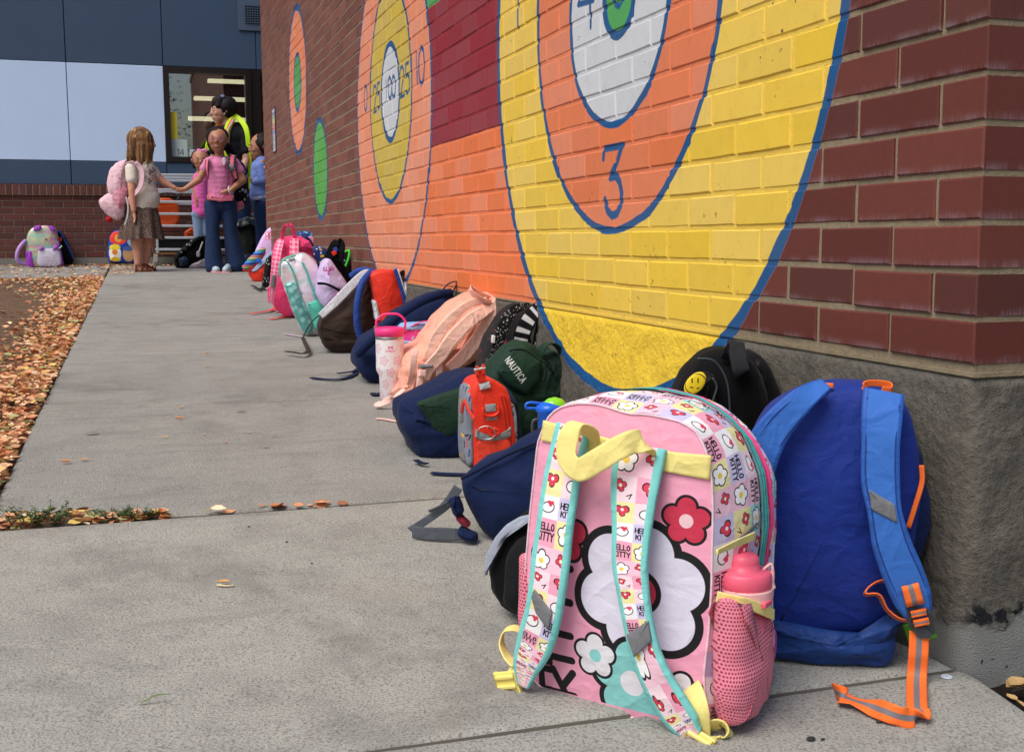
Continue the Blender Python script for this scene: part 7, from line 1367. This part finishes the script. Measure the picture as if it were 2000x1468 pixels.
def leaf(mb, p, s, yaw, tilt, curl, m=0):
    X = Vector((math.cos(yaw), math.sin(yaw), 0)); Y = Vector((-X.y, X.x, 0)); Z = Vector((0, 0, 1)); R_ = Matrix.Rotation(tilt, 3, X); Y = R_ @ Y; Z = R_ @ Z
    v = []
    for u, w in ((-1, 0), (-.45, .42), (.2, .46), (1, 0), (.2, -.46), (-.45, -.42), (-.4, 0), (.25, 0)):
        z = curl*(abs(w)*1.1+u*u*.35); v.append(Vector(p)+X*u*s+Y*w*s*1.1+Z*z*s)
    mb.add(v, [(0, 6, 1), (1, 6, 7, 2), (2, 7, 3), (0, 5, 6), (5, 4, 7, 6), (4, 3, 7)], None, m)
def grd(x, y): 
    if x > -1.449 and x < -.01 or y > 9.93: return gzc(y)
    return gzc(y)-.035+.022+.018*mn(x, y, 0, 2.2)+.008*mn(x, y, 2, 11) if x < 0 else gzc(y)-.02
mb = MB(); n = 0
while n < 12500:
    k = gl_.random()
    if k < .70: y = 1.0+gl_.random()**1.4*8.95; x = -1.452-abs(gl_.gauss(0, .13+.2*max(0, mn(0, y, 5, .9))))
    elif k < .80: y = 9.93-abs(gl_.gauss(0, .35)); x = -1.46-gl_.random()*2.0
    elif k < .90: y = 1.0+gl_.random()*8.9; x = -1.5-gl_.random()*3
    else: y = gl_.uniform(2.2, 6.5); x = -1.5-gl_.random()*1.5; 
    if k >= .80 and mn(x, y, 4, 1.6) < .18: continue
    s = gl_.uniform(.007, .020)*(1 if gl_.random() < .8 else 1.3); h_ = .004+gl_.random()*(.028 if x > -1.75 else .012); leaf(mb, (x, y, grd(x, y)+h_), s, gl_.random()*6.28, gl_.uniform(-.9, .9), gl_.uniform(-.2, .7)); n += 1
for i in range(700): y = gl_.uniform(-.4, 1.0); x = -1.455-abs(gl_.gauss(0, .2)); leaf(mb, (x, y, grd(x, y)+.01), gl_.uniform(.012, .028), gl_.random()*6.28, gl_.uniform(-.8, .8), gl_.uniform(0, .6))
o = mb.build('leaf_litter', M_LEAF); tag(o, 'thick drift of dry orange and tan leaves along the left edge of the path', 'leaves', kind='stuff')
mb = MB()
for i in range(2600):
    y = 12.08-abs(gl_.gauss(0, .16)) if gl_.random() < .75 else gl_.uniform(11.2, 12.08); x = gl_.uniform(-4.5, .4)
    if gl_.random() < .25: y = gl_.uniform(9.95, 11.4); x = -1.2-gl_.random()*2.2
    leaf(mb, (x, y, gzc(y)+.006+gl_.random()*.008), gl_.uniform(.011, .024), gl_.random()*6.28, gl_.uniform(-.4, .4), gl_.uniform(0, .6))
o = mb.build('leaf_litter', M_LEAF); tag(o, 'thin scatter of dry leaves on concrete along the foot of the low brick base', 'leaves', kind='stuff')
# debris in the open joint
mb = MB()
for i in range(230):
    x = gl_.uniform(-1.45, -1.08) if gl_.random() < .93 else gl_.uniform(-1.0, -.7); w_ = .10 if x < -1.25 else (.045 if x < -1.05 else .008); y = 1.163+gl_.random()*w_; leaf(mb, (x, y, gzc(y)-.004+gl_.random()*.012), gl_.uniform(.007, .02), gl_.gauss(0, .6), gl_.uniform(-.6, .6), gl_.uniform(0, .6))
o = mb.build('leaf_litter', M_LEAF); tag(o, 'dry leaf scraps caught in the open joint across the path', 'leaves', kind='stuff')
M_WEED = plain('weed_green', '#4a6034', .7, var=.25)
for (px, py, s_, lab) in ((75, 1022, .055, 'ragged green weed at the broken left corner of the open path joint'), (212, 1012, .036, 'small feathery green weed growing in the path joint, nearer the leaves'), (270, 1010, .036, 'small feathery green weed in the path joint, second one from the leaves')):
    c0 = G(px, py); c0.z = gzc(c0.y)-.004; w0 = empty('weed', tuple(c0), lab, 'weed', 'green weeds in the path joint'); m1 = MB(); m2 = MB()
    for k in range(int(16+s_*300)):
        a_ = gl_.random()*6.28; r0 = gl_.random()*s_*.9; b_ = c0+Vector((math.cos(a_)*r0*1.3, math.sin(a_)*r0*.35, 0)); t_ = b_+Vector((math.cos(a_)*s_*.5, math.sin(a_)*s_*.25, s_*gl_.uniform(.35, .8))); m1.tube([b_, (b_+t_)/2+Vector((0, 0, s_*.1)), t_], .0007, 4)
        for q in range(14):
            p = b_.lerp(t_, gl_.uniform(.2, 1))+Vector((gl_.uniform(-1, 1), gl_.uniform(-.6, .6), gl_.uniform(-.2, 1)))*s_*.12; leaf(m2, p, s_*gl_.uniform(.05, .10), gl_.random()*6.28, gl_.uniform(-.8, .8), .3)
    m1.build('stem', M_WEED, w0, smooth=True); m2.build('leaves', M_WEED, w0)
spots = [(180, 849, .024, .15), (355, 798, .014, .4), (351, 821, .016, .3), (470, 805, .020, 0), (405, 718, .014, .2), (404, 693, .016, .5), (292, 697, .010, 1.2), (440, 865, .010, .7), (323, 857, .010, .2), (398, 850, .012, .6), (165, 901, .014, .1), (130, 906, .016, 0), (520, 875, .012, .1), (487, 847, .009, 0), (432, 829, .008, 1), (340, 617, .010, .7), (300, 612, .012, .2), (246, 561, .018, .1), (313, 546, .014, .5), (298, 560, .012, .3), (437, 1142, .012, 0), (625, 983, .022, .1), (512, 991, .012, .3), (205, 665, .010, 0), (660, 740, .008, .4), (310, 552, .010, .2), (500, 598, .012, .1), (430, 579, .01, .4)]
LEAFLAB = {0: 'broad golden leaf near the left path edge, past the open joint', 1: 'curled tan leaf just past the second joint, upper of a close pair', 2: 'curled tan leaf past the open joint, lower of a close pair', 3: 'flat tan leaf beside the straight joint, right of the curled pair', 4: 'small reddish curled leaf in the middle of the path opposite the brown backpack', 8: 'little tan leaf left of the fallen peach strap', 10: 'thin broken leaf stalk by the left path edge', 11: 'narrow dark leaf near the left path edge above the open joint', 17: 'long pale leaf on the far slab near the left edge', 20: 'small tan leaf alone in the middle of the nearest big slab', 21: 'large golden leaf lying on the open joint before the navy backpack', 22: 'orange curled leaf on the open joint, left of the golden one'}
for i, (px, py, s_, yw) in enumerate(spots):
    p = G(px, py); kd = i % 3
    if i < 3: mb = MB(); leaf(mb, (0, 0, .15), 1, 0, .12*(i-1), (.12, .35, .6)[i]); leaf_me = mb.build('fallen_leaf', M_LEAF); protos = (protos if i else [])+[leaf_me.data]; o = leaf_me
    else: o = bpy.data.objects.new('fallen_leaf', protos[kd]); C.objects.link(o)
    o.location = (p.x, p.y, gzc(p.y)+.003); o.scale = (s_, s_*.8, s_); o.rotation_euler = (0, 0, yw+(.3 if i % 2 else 0)); tag(o, LEAFLAB.get(i, 'tiny dry leaf fragment on the bare concrete path'), 'leaf', 'single dry leaves on the path')
g = NG('fallen_leaf_tan'); oi = g.n('ObjectInfo').outputs['Random']; M_FL = g.set(col=g.mix(oi, lin('#c88a58'), lin('#d8b070')), rough=.7)
for me_ in protos: me_.materials.clear(); me_.materials.append(M_FL)
mb = MB(); a_, b_ = G(275, 1372, .003), G(333, 1354, .012); c_ = a_.lerp(b_, .5)+Vector((0, 0, .004)); ribbon('grass_blade', [a_, c_, b_], Vector((0, 1, 0)), [.003, .0035, .001], .0006, plain('grass_green', '#5c7a34', .6), None); tag(bpy.data.objects['grass_blade'], 'single green blade of grass lying on the near concrete', 'grass')
ribbon('straw_piece', [G(425, 1141, .004), G(440, 1143, .004), G(457, 1142, .003)], Vector((0, 1, 0)), [.006, .004, .004], .002, plain('straw', '#dccfa4', .7), None); tag(bpy.data.objects['straw_piece'], 'short pale straw piece on the near concrete slab', 'straw')
mb = MB(); c0 = G(1849, 1321, .001); mb.lathe(c0, [(.001, .0012), (.0075, .0012), (.008, 0)], 14); o = mb.build('paper_scrap', plain('pale_scrap', '#c4ccdc', .5)); tag(o, 'tiny pale blue scrap on the slab near the corner', 'scrap')
for i, (px, py, s_) in enumerate(((1584, 1442, .006), (1607, 1443, .003), (1718, 1408, .005), (486, 1028, .003), (560, 1058, .003), (609, 1100, .0025), (242, 1000, .003))):
    p = G(px, py, s_*.4); mb = MB(); mb.lathe(p, [(.001, -.4*s_), (s_*.9, -.1*s_), (s_*.7, .35*s_), (.001, .5*s_)], 7, sx=1.2, sy=.8); o = mb.build('pebble', plain('dark_pebble', '#2e2c2c', .8)); tag(o, ('largest dark pebble, at the bottom edge before the pink backpack', 'tiny dark pebble right beside the largest pebble', 'dark pebble just below the orange webbing')[i] if i < 3 else 'tiny dark speck of grit on the open concrete', 'pebble', 'dark pebbles on the path')
# bark and leaves in the bed round the corner
mb = MB()
for i in range(600): x = gl_.uniform(.0, .9); y = gl_.uniform(-1.5, -.02); leaf(mb, (x, y, gzc(y)-.012+gl_.random()*.012), gl_.uniform(.006, .02), gl_.random()*6.28, gl_.uniform(-.5, .5), gl_.uniform(0, .6))
g = NG('bark_mulch'); ri = g.n('NewGeometry').outputs['Random Per Island']; M_BM2 = g.set(col=g.mix(g.ramp(ri, .80, .95), g.mix(ri, lin('#1e1512'), lin('#54382a')), lin('#c4a070')), rough=.85); o = mb.build('bark_mulch', M_BM2); tag(o, 'dark bark mulch in the bed round the corner of the wall', 'mulch', kind='stuff')
for (px, py, s_, yw, lab) in ((1990, 1338, .026, .2, 'large pale curled leaf in the bed at the right edge'), (1978, 1372, .02, 1.2, 'cream coloured leaf by the slab edge in the corner bed')):
    mb = MB(); p = G(px, py, -.01); 
    for k in range(2): leaf(mb, p+Vector((gl_.uniform(-.01, .01), gl_.uniform(-.006, .006), .004*k)), s_*gl_.uniform(.6, 1), yw+gl_.uniform(-.4, .4), gl_.uniform(-.3, .5), .5)
    o = mb.build('fallen_leaf', plain('pale_leaf', '#b89866', .7, var=.2)); tag(o, lab, 'leaf')

# ---- tree behind the camera that the window mirrors
tr_ = empty('tree', (-1.1, -16, gzc(-16)), 'leafy tree standing across the yard, mirrored in the classroom window', 'tree'); z0 = gzc(-16); mb = MB()
mb.tube(crom([(-1.1, -16, z0), (-1.15, -16.1, z0+1.5), (-1.0, -16, z0+3), (-1.1, -15.9, z0+5.5)], 5), [.2]*5+[.17]*5+[.12]*5+[.06], 10); mb.build('trunk', plain('tree_bark', '#4a3a2c', .9, bump=.6), tr_, smooth=True)
mb = MB(); mt = MB()
for k in range(22):
    a_ = gl_.random()*6.28; z = gl_.uniform(2.2, 5.2); r_ = gl_.uniform(.8, 1.8); e = Vector((-1.1+math.cos(a_)*r_, -16+math.sin(a_)*r_, z0+z+r_*.5)); mb.tube([(-1.1, -16, z0+z), tuple(e)], [.05, .015], 6)
    for q in range(230): p = e+Vector((gl_.gauss(0, .42), gl_.gauss(0, .42), gl_.gauss(0, .38))); leaf(mt, p, gl_.uniform(.04, .07), gl_.random()*6.28, gl_.uniform(-1.2, 1.2), .2)
mb.build('branch', plain('tree_bark', '#4a3a2c'), tr_, smooth=True); o = mt.build('crown', plain('tree_leaf', '#2c4420', .6, var=.3), tr_); o['kind'] = 'stuff'
